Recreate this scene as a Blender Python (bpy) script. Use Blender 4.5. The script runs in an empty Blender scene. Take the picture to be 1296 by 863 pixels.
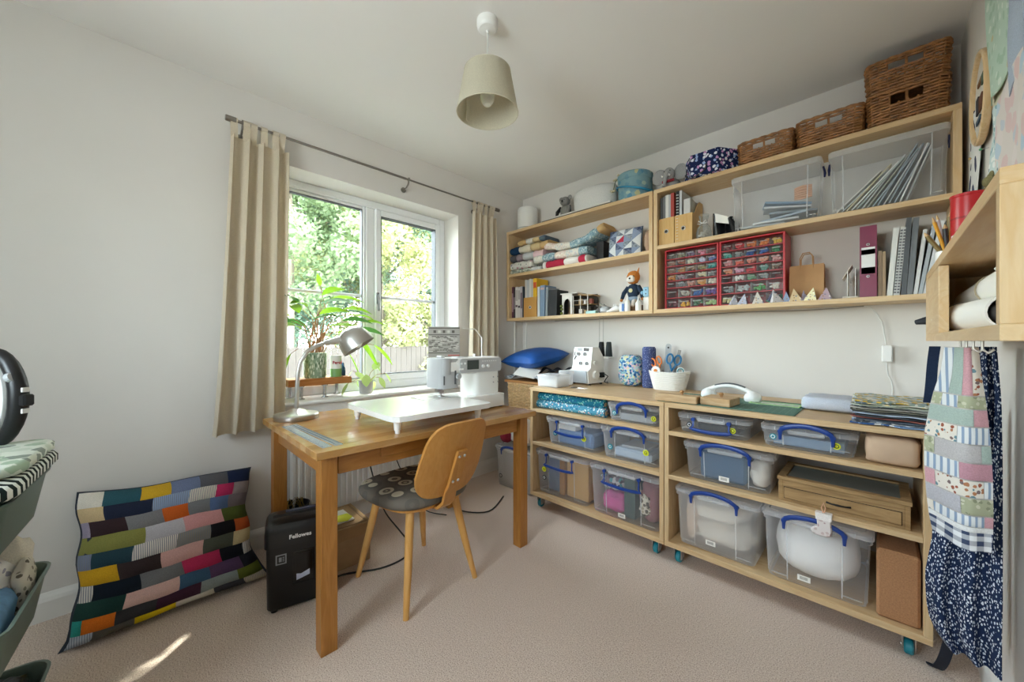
import bpy, math, random
from mathutils import Vector, Matrix
random.seed(7)
R, pi, sin, cos = math.radians, math.pi, math.sin, math.cos
scene = bpy.context.scene
col = scene.collection

# ------------------------------------------------------------------ camera
cam_d = bpy.data.cameras.new('camera')
cam = bpy.data.objects.new('camera', cam_d); col.objects.link(cam)
cam.location = (0, 0, 1.10)
cam.rotation_euler = (R(90), 0, R(44.45))
cam_d.sensor_width = 36.0
cam_d.lens = 476.0 / 1296.0 * 36.0
cam_d.clip_start = 0.02
scene.camera = cam

# ------------------------------------------------------------------ world and sun
SUN = Vector((0.50, -0.62, -0.86)).normalized()      # direction the sunlight travels
world = bpy.data.worlds.new('sky'); scene.world = world
world.use_nodes = True
wn = world.node_tree
bg = wn.nodes['Background']
sky = wn.nodes.new('ShaderNodeTexSky')
sky.sky_type = 'NISHITA'
sky.sun_disc = False
sky.sun_elevation = math.asin(-SUN.z)
sky.sun_rotation = math.atan2(-SUN.x, -SUN.y)
sky.air_density = 1.0
sky.dust_density = 2.5
sky.ozone_density = 1.0
hz = wn.nodes.new('ShaderNodeMixRGB')              # thin bright cloud veiling the blue
hz.inputs[0].default_value = 0.64
hz.inputs[2].default_value = (4.9, 4.9, 4.9, 1)
wn.links.new(sky.outputs[0], hz.inputs[1])
wn.links.new(hz.outputs[0], bg.inputs[0])
bg.inputs[1].default_value = 0.55
sun_d = bpy.data.lights.new('sun', 'SUN'); sun_d.energy = 4.0; sun_d.angle = R(1.5); sun_d.color = (1.0, 0.93, 0.82)
sun = bpy.data.objects.new('sun', sun_d); col.objects.link(sun)
sun.rotation_euler = SUN.to_track_quat('-Z', 'Y').to_euler()
sun.location = (-6, 5, 8)

def portal(name, loc, rot, sx, sy):
    d = bpy.data.lights.new(name, 'AREA'); d.shape = 'RECTANGLE'; d.size = sx; d.size_y = sy
    d.cycles.is_portal = True
    o = bpy.data.objects.new(name, d); col.objects.link(o); o.location = loc; o.rotation_euler = rot
portal('daylight_portal', (-2.66, 1.18, 1.42), (0, R(-90), 0), 1.36, 1.28)
portal('daylight_portal', (-.85, -1.24, 1.5), (R(90), 0, 0), 1.0, 1.0)

vs = scene.view_settings
vs.view_transform = 'Standard'; vs.look = 'None'; vs.gamma = 1.0; vs.use_curve_mapping = False
vs.exposure = 3.45
scene.cycles.max_bounces = 12
scene.cycles.diffuse_bounces = 8
scene.cycles.glossy_bounces = 4
scene.cycles.transmission_bounces = 6
scene.cycles.transparent_max_bounces = 24
scene.cycles.caustics_reflective = False
scene.cycles.caustics_refractive = False
scene.cycles.sample_clamp_indirect = 8.0
scene.cycles.use_denoising = True

# ------------------------------------------------------------------ materials
def lin(h):
    if not isinstance(h, str): return tuple(h)[:3]
    h = h.lstrip('#'); out = []
    for i in (0, 2, 4):
        c = int(h[i:i+2], 16) / 255.0
        out.append(c / 12.92 if c <= 0.04045 else ((c + 0.055) / 1.055) ** 2.4)
    return tuple(out)
def c4(h, k=1.0):
    r = lin(h); return (min(1, r[0]*k), min(1, r[1]*k), min(1, r[2]*k), 1.0)
MATS = {}
class NT:
    def __init__(s, name):
        s.m = bpy.data.materials.new(name); s.m.use_nodes = True
        s.t = s.m.node_tree; s.b = s.t.nodes['Principled BSDF']; s.out = s.t.nodes['Material Output']
        MATS[name] = s.m
    def n(s, typ, **kw):
        x = s.t.nodes.new('ShaderNode' + typ)
        for k, v in kw.items(): setattr(x, k, v)
        return x
    def l(s, a, b): s.t.links.new(a, b)
    def co(s, scale=(1, 1, 1), rot=(0, 0, 0)):
        tc = s.n('TexCoord'); mp = s.n('Mapping')
        mp.inputs['Scale'].default_value = scale; mp.inputs['Rotation'].default_value = rot
        s.l(tc.outputs['Object'], mp.inputs['Vector']); return mp.outputs['Vector']
    def noise(s, vec, scale, detail=3, dist=0.0):
        x = s.n('TexNoise'); x.inputs['Scale'].default_value = scale; x.inputs['Detail'].default_value = detail
        x.inputs['Distortion'].default_value = dist; s.l(vec, x.inputs['Vector']); return x
    def ramp(s, fac, stops, const=False):
        x = s.n('ValToRGB'); e = x.color_ramp.elements
        while len(e) < len(stops): e.new(0.5)
        for i, (p, c) in enumerate(stops): e[i].position = p; e[i].color = c
        if const: x.color_ramp.interpolation = 'CONSTANT'
        s.l(fac, x.inputs[0]); return x.outputs[0]
    def mix(s, fac, a, b):
        x = s.n('MixRGB')
        for i, v in ((0, fac), (1, a), (2, b)):
            if hasattr(v, 'is_output'): s.l(v, x.inputs[i])
            elif i == 0: x.inputs[0].default_value = v
            else: x.inputs[i].default_value = v
        return x.outputs[0]
    def math(s, op, a, b=0.0):
        x = s.n('Math', operation=op)
        for i, v in ((0, a), (1, b)):
            if hasattr(v, 'is_output'): s.l(v, x.inputs[i])
            else: x.inputs[i].default_value = v
        return x.outputs[0]
    def bump(s, h, strength, dist=0.002):
        x = s.n('Bump'); x.inputs['Strength'].default_value = strength; x.inputs['Distance'].default_value = dist
        s.l(h, x.inputs['Height']); s.l(x.outputs[0], s.b.inputs['Normal'])
    def base(s, c):
        if hasattr(c, 'is_output'): s.l(c, s.b.inputs['Base Color'])
        else: s.b.inputs['Base Color'].default_value = c
    def rough(s, r, metal=0.0, spec=0.5):
        s.b.inputs['Roughness'].default_value = r; s.b.inputs['Metallic'].default_value = metal
        s.b.inputs['Specular IOR Level'].default_value = spec

def pm(name, c, rough=0.55, metal=0.0, var=0.0, vs_=25, bump=0.0, bs=250, spec=0.5):
    if name in MATS: return MATS[name]
    n = NT(name); n.rough(rough, metal, spec)
    v = n.co() if (var or bump) else None
    if var:
        n.base(n.ramp(n.noise(v, vs_, 4).outputs[0], [(0.3, c4(c, 1 - var)), (0.7, c4(c, 1 + var))]))
    else: n.base(c4(c))
    if bump: n.bump(n.noise(v, bs, 2).outputs[0], bump)
    return n.m

def wood(name, c1, c2, axis='x', rough=0.45, sc=1.0, spec=0.4, knots=False):
    if name in MATS: return MATS[name]
    n = NT(name); n.rough(rough, 0, spec)
    k = {'x': (0.9, 9, 9), 'y': (9, 0.9, 9), 'z': (9, 9, 0.9)}[axis]
    v = n.co(tuple(a * sc for a in k))
    a = n.noise(v, 2.2, 5, 1.4).outputs[0]
    f = n.noise(n.co(tuple(x * sc * 6 for x in k)), 3.0, 3).outputs[0]
    r = n.ramp(a, [(0.30, c4(c2)), (0.48, c4(c1)), (0.56, c4(c2, 1.08)), (0.72, c4(c1))])
    n.base(n.mix(n.math('MULTIPLY', f, 0.32), r, c4(c2, 0.72)))
    n.bump(f, 0.12, 0.001)
    return n.m

def pat(name, bgc, cols, scale=60, thr=0.42, kind='floral', rough=0.92, rot=(0, 0, 0), axes=(1, 1, 1)):
    """woven print: flat pattern on the cloth"""
    if name in MATS: return MATS[name]
    n = NT(name); n.rough(rough, 0, 0.2)
    v = n.co(axes, rot)
    if kind == 'floral':
        vo = n.n('TexVoronoi'); vo.inputs['Scale'].default_value = scale; n.l(v, vo.inputs['Vector'])
        sp = n.n('SeparateColor'); n.l(vo.outputs['Color'], sp.inputs[0])
        k = len(cols)
        cr = n.ramp(sp.outputs[0], [(i / k, c4(x)) for i, x in enumerate(cols)], True) if k > 1 else c4(cols[0])
        wob = n.math('ADD', vo.outputs['Distance'], n.math('MULTIPLY', n.math('SUBTRACT', n.noise(v, scale * 1.6, 2).outputs[0], 0.5), 0.45))
        n.base(n.mix(n.math('LESS_THAN', wob, thr + 0.14), c4(bgc), cr))
    elif kind == 'stripe':
        sx = n.n('SeparateXYZ'); n.l(v, sx.inputs[0])
        fr = n.math('FRACT', n.math('MULTIPLY', sx.outputs[0], scale))
        n.base(n.mix(n.math('LESS_THAN', fr, thr), c4(bgc), c4(cols[0])))
    elif kind == 'check':
        sx = n.n('SeparateXYZ'); n.l(v, sx.inputs[0])
        a = n.math('LESS_THAN', n.math('FRACT', n.math('MULTIPLY', sx.outputs[0], scale)), 0.5)
        b = n.math('LESS_THAN', n.math('FRACT', n.math('MULTIPLY', sx.outputs[2], scale)), 0.5)
        n.base(n.mix(n.math('MULTIPLY', n.math('ADD', a, b), 0.5), c4(bgc), c4(cols[0])))
    elif kind == 'swirl':
        w = n.n('TexWave'); w.inputs['Scale'].default_value = scale; w.inputs['Distortion'].default_value = 5
        w.inputs['Detail'].default_value = 1.0; w.inputs['Detail Scale'].default_value = 0.6; n.l(v, w.inputs['Vector'])
        n.base(n.mix(n.math('LESS_THAN', w.outputs['Fac'], thr), c4(bgc), c4(cols[0])))
    n.bump(n.noise(v, 400, 2).outputs[0], 0.25, 0.001)
    return n.m

def cloth(name, c, var=0.10, weave=0.35):
    if name in MATS: return MATS[name]
    n = NT(name); n.rough(0.95, 0, 0.15)
    v = n.co()
    n.base(n.ramp(n.noise(v, 350, 2).outputs[0], [(0.3, c4(c, 1 - var)), (0.7, c4(c, 1 + var))]))
    n.bump(n.noise(v, 500, 2).outputs[0], weave, 0.001)
    return n.m

def clear(name, c='#e8f0f8', body=0.16, rough=0.12, milk=0.0):
    if name in MATS: return MATS[name]
    n = NT(name); n.rough(rough, 0, 0.5); n.base(c4(c))
    tr = n.n('BsdfTransparent'); tr.inputs[0].default_value = c4(c)
    fr = n.n('Fresnel'); fr.inputs[0].default_value = 1.35
    mx = n.n('MixShader'); fac = n.math('ADD', n.math('MULTIPLY', fr.outputs[0], 0.5), body)
    tl = n.n('BsdfTranslucent'); tl.inputs[0].default_value = c4(c); m2 = n.n('MixShader'); m2.inputs[0].default_value = milk
    n.l(n.b.outputs[0], m2.inputs[1]); n.l(tl.outputs[0], m2.inputs[2])
    n.l(n.math('MINIMUM', fac, 0.9), mx.inputs[0]); n.l(tr.outputs[0], mx.inputs[1]); n.l(m2.outputs[0], mx.inputs[2])
    n.l(mx.outputs[0], n.out.inputs[0]); return n.m

def glow(name, c, strength):
    n = NT(name); n.b.inputs['Emission Color'].default_value = c4(c); n.b.inputs['Emission Strength'].default_value = strength
    n.base(c4(c)); return n.m

def translucent(name, c, k=0.35, var=0.06, rough=0.95):
    if name in MATS: return MATS[name]
    n = NT(name); n.rough(rough, 0, 0.1)
    v = n.co(); cr = n.ramp(n.noise(v, 300, 2).outputs[0], [(0.3, c4(c, 1 - var)), (0.7, c4(c, 1 + var))])
    n.base(cr); n.bump(n.noise(v, 500, 2).outputs[0], 0.3, 0.001)
    t = n.n('BsdfTranslucent'); n.l(cr, t.inputs[0])
    mx = n.n('MixShader'); mx.inputs[0].default_value = k
    n.l(n.b.outputs[0], mx.inputs[1]); n.l(t.outputs[0], mx.inputs[2]); n.l(mx.outputs[0], n.out.inputs[0]); return n.m

# ------------------------------------------------------------------ mesh builder
def rrect(w, d, r, n=3, cx=0, cy=0):
    """rounded rectangle outline, counter-clockwise"""
    r = min(r, w / 2 - 1e-4, d / 2 - 1e-4); out = []
    for (sx, sy, a0) in ((1, 1, 0), (-1, 1, 90), (-1, -1, 180), (1, -1, 270)):
        for i in range(n + 1):
            a = R(a0 + 90 * i / n)
            out.append((cx + sx * (w / 2 - r) + r * cos(a), cy + sy * (d / 2 - r) + r * sin(a)))
    return out

class MB:
    def __init__(s): s.v = []; s.f = []; s.mi = []; s.cur = 0
    def add(s, vs, fs, T=None):
        k = len(s.v)
        s.v += [tuple(T @ Vector(p)) for p in vs] if T is not None else [tuple(p) for p in vs]
        s.f += [tuple(i + k for i in f) for f in fs]; s.mi += [s.cur] * len(fs); return s
    def bx(s, x0, x1, y0, y1, z0, z1, T=None):
        v = [(x, y, z) for z in (z0, z1) for x, y in ((x0, y0), (x1, y0), (x1, y1), (x0, y1))]
        return s.add(v, [(3, 2, 1, 0), (4, 5, 6, 7), (0, 1, 5, 4), (1, 2, 6, 5), (2, 3, 7, 6), (3, 0, 4, 7)], T)
    def box(s, c, d, T=None):
        return s.bx(c[0]-d[0]/2, c[0]+d[0]/2, c[1]-d[1]/2, c[1]+d[1]/2, c[2]-d[2]/2, c[2]+d[2]/2, T)
    def cbx(s, x0, x1, y0, y1, z0, z1, b=0.003, T=None):
        """box with chamfered edges"""
        b = min(b, (x1-x0)/2.1, (y1-y0)/2.1, (z1-z0)/2.1)
        k = len(s.v); idx = {}; vs = []
        X, Y, Z = (x0, x1), (y0, y1), (z0, z1)
        for i in (0, 1):
            for j in (0, 1):
                for l in (0, 1):
                    sx, sy, sz = (b, -b)[i], (b, -b)[j], (b, -b)[l]
                    for ax in range(3):
                        p = [X[i] + (sx if ax != 0 else 0), Y[j] + (sy if ax != 1 else 0), Z[l] + (sz if ax != 2 else 0)]
                        idx[(i, j, l, ax)] = len(vs); vs.append(p)
        fs = []
        for i in (0, 1):
            q = [idx[(i, j, l, 0)] for j, l in ((0, 0), (1, 0), (1, 1), (0, 1))]; fs.append(q if i else q[::-1])
            q = [idx[(j, i, l, 1)] for j, l in ((0, 0), (0, 1), (1, 1), (1, 0))]; fs.append(q if i else q[::-1])
            q = [idx[(j, l, i, 2)] for j, l in ((0, 0), (1, 0), (1, 1), (0, 1))]; fs.append(q if i else q[::-1])
        for a in (0, 1):
            for c in (0, 1):
                q = [idx[(0, a, c, 1)], idx[(1, a, c, 1)], idx[(1, a, c, 2)], idx[(0, a, c, 2)]]; fs.append(q if (a != c) else q[::-1])
                q = [idx[(a, 0, c, 0)], idx[(a, 1, c, 0)], idx[(a, 1, c, 2)], idx[(a, 0, c, 2)]]; fs.append(q if (a == c) else q[::-1])
                q = [idx[(a, c, 0, 0)], idx[(a, c, 1, 0)], idx[(a, c, 1, 1)], idx[(a, c, 0, 1)]]; fs.append(q if (a != c) else q[::-1])
        for i in (0, 1):
            for j in (0, 1):
                for l in (0, 1):
                    q = [idx[(i, j, l, 0)], idx[(i, j, l, 1)], idx[(i, j, l, 2)]]; fs.append(q if (i + j + l) % 2 else q[::-1])
        return s.add(vs, fs, T)
    def loft(s, rings, cap=True, close=True, T=None):
        k = len(rings[0]); vs = [p for r in rings for p in r]; fs = []
        for i in range(len(rings) - 1):
            for j in range(k if close else k - 1):
                a, b = i*k + j, i*k + (j+1) % k
                fs.append((a, b, b + k, a + k))
        if cap: fs.append(tuple(range(k))[::-1]); fs.append(tuple(range((len(rings)-1)*k, len(rings)*k)))
        return s.add(vs, fs, T)
    def prism(s, poly, z0, z1, T=None):
        return s.loft([[(x, y, z0) for x, y in poly], [(x, y, z1) for x, y in poly]], True, True, T)
    def cyl(s, p0, p1, r0, r1=None, n=12, cap=True):
        return s.tube([p0, p1], [r0, r0 if r1 is None else r1], n, cap)
    def tube(s, pts, r, n=6, cap=True, closed=False, flat=1.0, up=None):
        pts = [Vector(p) for p in pts]; m = len(pts)
        rs = r if isinstance(r, (list, tuple)) else [r] * m
        rings = []; prev = None
        for i in range(m):
            if closed: t = pts[(i+1) % m] - pts[i-1]
            else: t = pts[min(i+1, m-1)] - pts[max(i-1, 0)]
            if t.length < 1e-9: t = Vector((0, 0, 1))
            t.normalize()
            if up is not None: a = Vector(up) - t * t.dot(Vector(up))
            elif prev is None: a = t.orthogonal()
            else: a = prev - t * t.dot(prev)
            if a.length < 1e-6: a = t.orthogonal()
            a.normalize(); prev = a; b = t.cross(a)
            rings.append([tuple(pts[i] + a * (rs[i] * flat * cos(2*pi*j/n)) + b * (rs[i] * sin(2*pi*j/n))) for j in range(n)])
        if closed: rings.append(rings[0]); cap = False
        return s.loft(rings, cap)
    def lathe(s, prof, n=20, T=None, cap=True):
        return s.loft([[(r * cos(2*pi*j/n), r * sin(2*pi*j/n), z) for j in range(n)] for r, z in prof], cap, True, T)
    def ball(s, c, r, n=12, m=8, T=None):
        if not isinstance(r, (tuple, list)): r = (r, r, r)
        rings = []
        for i in range(1, m):
            a = pi * i / m - pi / 2
            rings.append([(c[0] + r[0]*cos(a)*cos(2*pi*j/n), c[1] + r[1]*cos(a)*sin(2*pi*j/n), c[2] + r[2]*sin(a)) for j in range(n)])
        k = len(s.v); s.loft(rings, False, True, T)
        top = len(s.v); P = [(c[0], c[1], c[2]-r[2]), (c[0], c[1], c[2]+r[2])]
        s.v += [tuple(T @ Vector(p)) for p in P] if T is not None else P
        for j in range(n):
            s.f.append((top, k + (j+1) % n, k + j)); s.f.append((top + 1, k + (m-2)*n + j, k + (m-2)*n + (j+1) % n)); s.mi += [s.cur] * 2
        return s
    def sheet(s, fn, nu, nv, t=0.0, u0=0, u1=1, v0=0, v1=1):
        """surface fn(u,v)->point; t gives it thickness along its normal"""
        def P(u, v): return Vector(fn(u, v))
        A, B = [], []
        for i in range(nu + 1):
            for j in range(nv + 1):
                u = u0 + (u1-u0)*i/nu; v = v0 + (v1-v0)*j/nv
                p = P(u, v); A.append(tuple(p))
                if t:
                    e = 1e-3
                    nn = (P(u+e, v) - P(u-e, v)).cross(P(u, v+e) - P(u, v-e))
                    if nn.length > 1e-12: nn.normalize()
                    B.append(tuple(p - nn * t))
        w = nv + 1; fs = []
        for i in range(nu):
            for j in range(nv): fs.append((i*w+j, (i+1)*w+j, (i+1)*w+j+1, i*w+j+1))
        if t:
            k = len(A); fs += [tuple(x + k for x in f[::-1]) for f in fs[:]]
            for i in range(nu):
                a, b = i*w, (i+1)*w; fs.append((b, a, a+k, b+k)); a, b = i*w+nv, (i+1)*w+nv; fs.append((a, b, b+k, a+k))
            for j in range(nv):
                a, b = j, j+1; fs.append((a, b, b+k, a+k)); a, b = nu*w+j, nu*w+j+1; fs.append((b, a, a+k, b+k))
        return s.add(A + B, fs)
    def mesh(s, name, mat, smooth=35):
        me = bpy.data.meshes.new(name); me.from_pydata(s.v, [], s.f)
        ms = mat if isinstance(mat, (list, tuple)) else [mat]
        for m in ms: me.materials.append(m)
        if len(ms) > 1: me.polygons.foreach_set('material_index', s.mi)
        if smooth:
            me.shade_smooth(); me.set_sharp_from_angle(angle=R(smooth))
        me.update(); return me
    def build(s, name, mat, parent=None, loc=(0, 0, 0), rot=(0, 0, 0), smooth=35):
        o = bpy.data.objects.new(name, s.mesh(name, mat, smooth)); col.objects.link(o)
        o.location = loc; o.rotation_euler = rot
        if parent is not None: o.parent = parent
        return o

def tag(o, label, cat, group=None, kind=None):
    if label: o['label'] = label
    if cat: o['category'] = cat
    if group: o['group'] = group
    if kind: o['kind'] = kind
    return o
def thing(name, label, cat, loc=(0, 0, 0), rz=0.0, group=None):
    o = bpy.data.objects.new(name, None); col.objects.link(o); o.empty_display_size = 0.05
    o.location = loc; o.rotation_euler = (0, 0, rz)
    return tag(o, label, cat, group)
def struct(o): o['kind'] = 'structure'; return o
def inst(src, name, parent=None, loc=(0, 0, 0), rot=(0, 0, 0), scale=None):
    o = bpy.data.objects.new(name, src if isinstance(src, bpy.types.Mesh) else src.data); col.objects.link(o)
    o.location = loc; o.rotation_euler = rot
    if scale: o.scale = scale
    if parent is not None: o.parent = parent
    return o
def Tm(loc=(0, 0, 0), rx=0, ry=0, rz=0, sc=None):
    m = Matrix.Translation(loc) @ Matrix.Rotation(rz, 4, 'Z') @ Matrix.Rotation(ry, 4, 'Y') @ Matrix.Rotation(rx, 4, 'X')
    if sc: m = m @ Matrix.Diagonal((sc[0], sc[1], sc[2], 1))
    return m
def textobj(name, body, size, mat, parent, loc, rot, extrude=0.0003, align='CENTER', bold=0.0):
    cu = bpy.data.curves.new(name, 'FONT'); cu.body = body; cu.size = size; cu.extrude = extrude
    cu.align_x = align; cu.align_y = 'CENTER'; cu.offset = bold; cu.resolution_u = 2
    t = bpy.data.objects.new(name, cu); col.objects.link(t)
    dg = bpy.context.evaluated_depsgraph_get(); me = bpy.data.meshes.new_from_object(t.evaluated_get(dg))
    bpy.data.objects.remove(t); bpy.data.curves.remove(cu)
    me.materials.clear(); me.materials.append(mat); me.name = name
    o = bpy.data.objects.new(name, me); col.objects.link(o); o.location = loc; o.rotation_euler = rot
    if parent is not None: o.parent = parent
    return o

# ------------------------------------------------------------------ common materials
WALL = pm('wall_paint', '#dcd8d3', 0.85, var=0.012, vs_=3, bump=0.05, bs=90, spec=0.2)
CEIL = pm('ceiling_paint', '#eae8e5', 0.9, spec=0.2)
TRIM = pm('trim_gloss_white', '#e6e4e0', 0.35)
UPVC = pm('white_upvc', '#eceef0', 0.25)
def carpet():
    n = NT('beige_carpet'); n.rough(1.0, 0, 0.05); v = n.co()
    a = n.noise(v, 260, 3).outputs[0]; b = n.noise(v, 45, 4).outputs[0]
    c = n.ramp(a, [(0.32, c4('#a59084')), (0.5, c4('#dac8bb')), (0.68, c4('#efe3d8'))])
    n.base(n.mix(n.math('MULTIPLY', b, 0.35), c, c4('#ccb7a6')))
    n.bump(n.math('ADD', a, n.math('MULTIPLY', b, 0.5)), 0.55, 0.005); return n.m
PINE = {a: wood('pale_pine_' + a, '#dfc39a', '#d0ae80', a) for a in 'xyz'}
PLY = {a: wood('birch_ply_' + a, '#d6ba90', '#c4a378', a) for a in 'xyz'}
OAK = {a: wood('oiled_oak_' + a, '#b57d3e', '#a06a2e', a, 0.32) for a in 'xyz'}
CHROME = pm('chrome', '#d6d6d8', 0.15, 1.0)
STEEL = pm('brushed_steel', '#c2bfba', 0.34, 1.0)
NICKEL = pm('pole_nickel', '#8f8983', 0.3, 0.9)
BLACKP = pm('black_plastic', '#121214', 0.38)
WHITEP = pm('white_plastic', '#eeeeec', 0.3)
GREYP = pm('grey_plastic', '#a9abad', 0.35)
BLUEP = pm('blue_handle_plastic', '#123a86', 0.35)
CLEAR = clear('clear_box_plastic', '#fbfcfe', 0.19, 0.15, 0.5)
FROST = clear('frosted_plastic', '#fbfcfd', 0.36, 0.3, 0.45)
GLASS = clear('window_glass', '#f6fbfa', 0.0, 0.02)
GLASSJ = clear('jar_glass', '#f2f4f2', 0.10, 0.05)
PAPER = pm('white_paper', '#efede7', 0.9)
CARD = pm('brown_card', '#a88a68', 0.85, var=0.06, vs_=40)
YELLOW = pm('yellow_sticker', '#d8df1e', 0.5)
BLACKC = pm('black_cable', '#161616', 0.5)
WHITEC = pm('white_cable', '#dcdcd8', 0.5)
# ------------------------------------------------------------------ room shell
XA, XC, YB, YF, HC = -2.36, 0.25, 2.55, -1.15, 2.40
struct(MB().bx(XA - 0.3, XC + 0.2, YF - 0.2, YB + 0.2, -0.12, 0).build('floor', carpet()))
struct(MB().bx(XA - 0.3, XC + 0.2, YF - 0.2, YB + 0.2, HC, HC + 0.12).build('ceiling', CEIL))
WY0, WY1, WZ0, WZ1 = 0.56, 1.806, 0.735, 2.08
XO = XA - 0.28
m = MB()
for y0, y1, z0, z1 in ((YF - .2, WY0, 0, HC), (WY1, YB + .2, 0, HC), (WY0, WY1, 0, WZ0), (WY0, WY1, WZ1, HC)):
    m.bx(XO, XA, y0, y1, z0, z1)
struct(m.build('wall_left', WALL))
struct(MB().bx(XA, XC + .2, YB, YB + .2, 0, HC).build('wall_back', WALL))
struct(MB().bx(XC, XC + .2, YF - .2, YB, 0, HC).build('wall_right', WALL))
m = MB()      # wall behind the camera, with an unseen window added as fill light
for x0, x1, z0, z1 in ((XA, -1.35, 0, HC), (-0.35, XC, 0, HC), (-1.35, -0.35, 0, 1.0), (-1.35, -0.35, 2.0, HC)):
    m.bx(x0, x1, YF - .2, YF, z0, z1)
struct(m.build('wall_front', WALL))
w2 = thing('added_fill_window', None, None, (-.85, YF - .1, 1.0)); struct(w2)
m = MB()
for x0, x1, z0, z1 in ((-.5, -.44, 0, 1.0), (.44, .5, 0, 1.0), (-.44, .44, 0, .06), (-.44, .44, .94, 1.0), (-.03, .03, .06, .94)):
    m.bx(x0, x1, -.03, .03, z0, z1)
m.build('frame', UPVC, w2)
for x0, x1 in ((-.44, -.03), (.03, .44)): MB().bx(x0, x1, -.004, .004, .06, .94).build('pane', GLASS, w2)

def skirting(name, p0, p1, nrm):
    """moulded skirting board running from p0 to p1, nrm points into the room"""
    prof = [(0, 0), (.018, 0), (.018, .075), (.014, .088), (.008, .098), (.004, .105), (0, .105)]
    rings = [[(p[0] + nrm[0]*d, p[1] + nrm[1]*d, z) for d, z in prof] for p in (p0, p1)]
    struct(MB().loft(rings).build(name, TRIM, smooth=0))
skirting('baseboard_left', (XA, YF), (XA, YB), (1, 0))
skirting('baseboard_back', (XA, YB), (XC, YB), (0, -1))
skirting('baseboard_right', (XC, YF), (XC, YB), (-1, 0))

# ------------------------------------------------------------------ window in the left wall
win = struct(thing('window_1', None, None, (-2.575, WY0, 0.76)))
H, W = WZ1 - 0.76, WY1 - WY0            # opening above the sill
def wb(name, y0, y1, z0, z1, x0=-.035, x1=.035, mat=UPVC, par=None, b=.006):
    return MB().cbx(x0, x1, y0, y1, z0, z1, b).build(name, mat, par or win)
m = MB()
for y0, y1, z0, z1 in ((0, .05, 0, H), (W-.05, W, 0, H), (.05, W-.05, 0, .06), (.05, W-.05, H-.05, H)):
    m.cbx(-.035, .035, y0, y1, z0, z1, .006)
m.build('frame', UPVC, win)
wb('mullion', .59, .65, .06, H-.05)
GASK = pm('dark_gasket', '#3a3f42', 0.6)
def light(y0, y1, fr, x1, name):
    m = MB()
    for a, b, c, d in ((y0, y0+fr, .06, H-.05), (y1-fr, y1, .06, H-.05), (y0+fr, y1-fr, .06, .06+fr), (y0+fr, y1-fr, H-.05-fr, H-.05)):
        m.cbx(-.02, x1, a, b, c, d, .008)
    s = m.build(name, UPVC, win)
    m = MB(); g = .004
    for a, b, c, d in ((y0+fr, y0+fr+g, .06+fr, H-.05-fr), (y1-fr-g, y1-fr, .06+fr, H-.05-fr), (y0+fr, y1-fr, .06+fr, .06+fr+g), (y0+fr, y1-fr, H-.05-fr-g, H-.05-fr)):
        m.bx(-.008, x1-.006, a, b, c, d)
    m.build('gasket', GASK, s)
    MB().bx(-.006, .006, y0+fr, y1-fr, .06+fr, H-.05-fr).build('pane', GLASS, s)
    MB().cbx(.007, .018, y0+fr, y1-fr, .642, .662, .004).build('glazing_bar', UPVC, s)
    return s
light(.05, .59, .022, .03, 'fixed_light')
rl = light(.65, W-.05, .045, .05, 'casement')
m = MB(); m.cbx(.05, .062, .655, .675, .60, .68, .003); m.cbx(.062, .08, .658, .672, .55, .665, .004)
m.build('handle', pm('handle_grey', '#6a6a68', .35, .8), rl)
# sill board with a rounded nose, and plastered reveal is the wall itself
prof = [(-.25, 0), (-.25, -.026), (.022, -.026), (.030, -.022), (.034, -.013), (.030, -.004), (.022, 0)]
MB().loft([[(XA + .0 + x - win.location.x, y, z) for x, z in prof] for y in (.0005, W-.0005)]).build('window_sill', TRIM, win, loc=(0, 0, 0))

# ------------------------------------------------------------------ radiator under the window
rad = thing('radiator', 'white ribbed panel radiator on the wall under the desk', 'radiator', (XA + .045, 1.17, .13))
m = MB()
poly = []
N = 34; L = 1.1
for i in range(N):
    y = -L/2 + L * i / N; w = L / N
    poly += [(.05, y), (.05, y + w*.45), (.042, y + w*.55), (.042, y + w*.9)]
poly = poly + [(.05, L/2), (.0, L/2), (.0, -L/2)]
m.prism(poly, 0, .50)
m.build('panel', pm('radiator_white', '#e9e8e4', .35), rad, smooth=0)
m = MB(); m.cbx(-.03, .052, -L/2-.004, L/2+.004, .50, .515, .003); m.build('top_grille', MATS['radiator_white'], rad)
for y in (-.4, .4): MB().bx(-.044, 0, y-.02, y+.02, .1, .4).build('bracket', MATS['radiator_white'], rad)

# ------------------------------------------------------------------ outside: lawn, fence, trees
GZ = -0.35
gr = MB().bx(-34, XO, -22, 30, GZ - .3, GZ)
tag(gr.build('patio', pm('pale_paving', '#4a4641', .95, var=.25, vs_=6, bump=.5, bs=60)), None, None, None, 'structure')
f = thing('garden_fence', 'sunlit pale wooden garden fence beyond the window', 'fence', (-9.2, 8.2, GZ), 0)
FW = pm('fence_wood', '#4d463f', .85, var=.12, vs_=8)
bm_ = MB().cbx(-.01, .01, -.072, .072, 0, 1.28, .004).mesh('board', FW)
for i in range(64): inst(bm_, 'board', f, (random.uniform(-.004, .004), -9.6 + i * .15, .02 + random.uniform(-.008, .008)))
pb = MB().cbx(-.05, .05, -.05, .05, 0, 1.4, .008).mesh('post', FW)
for i in range(6): inst(pb, 'post', f, (-.07, -9.6 + i * 1.9, 0))
for z in (.3, 1.05): MB().cbx(-.05, -.012, -9.65, .05, z, z + .08, .004).build('rail', FW, f)

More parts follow.
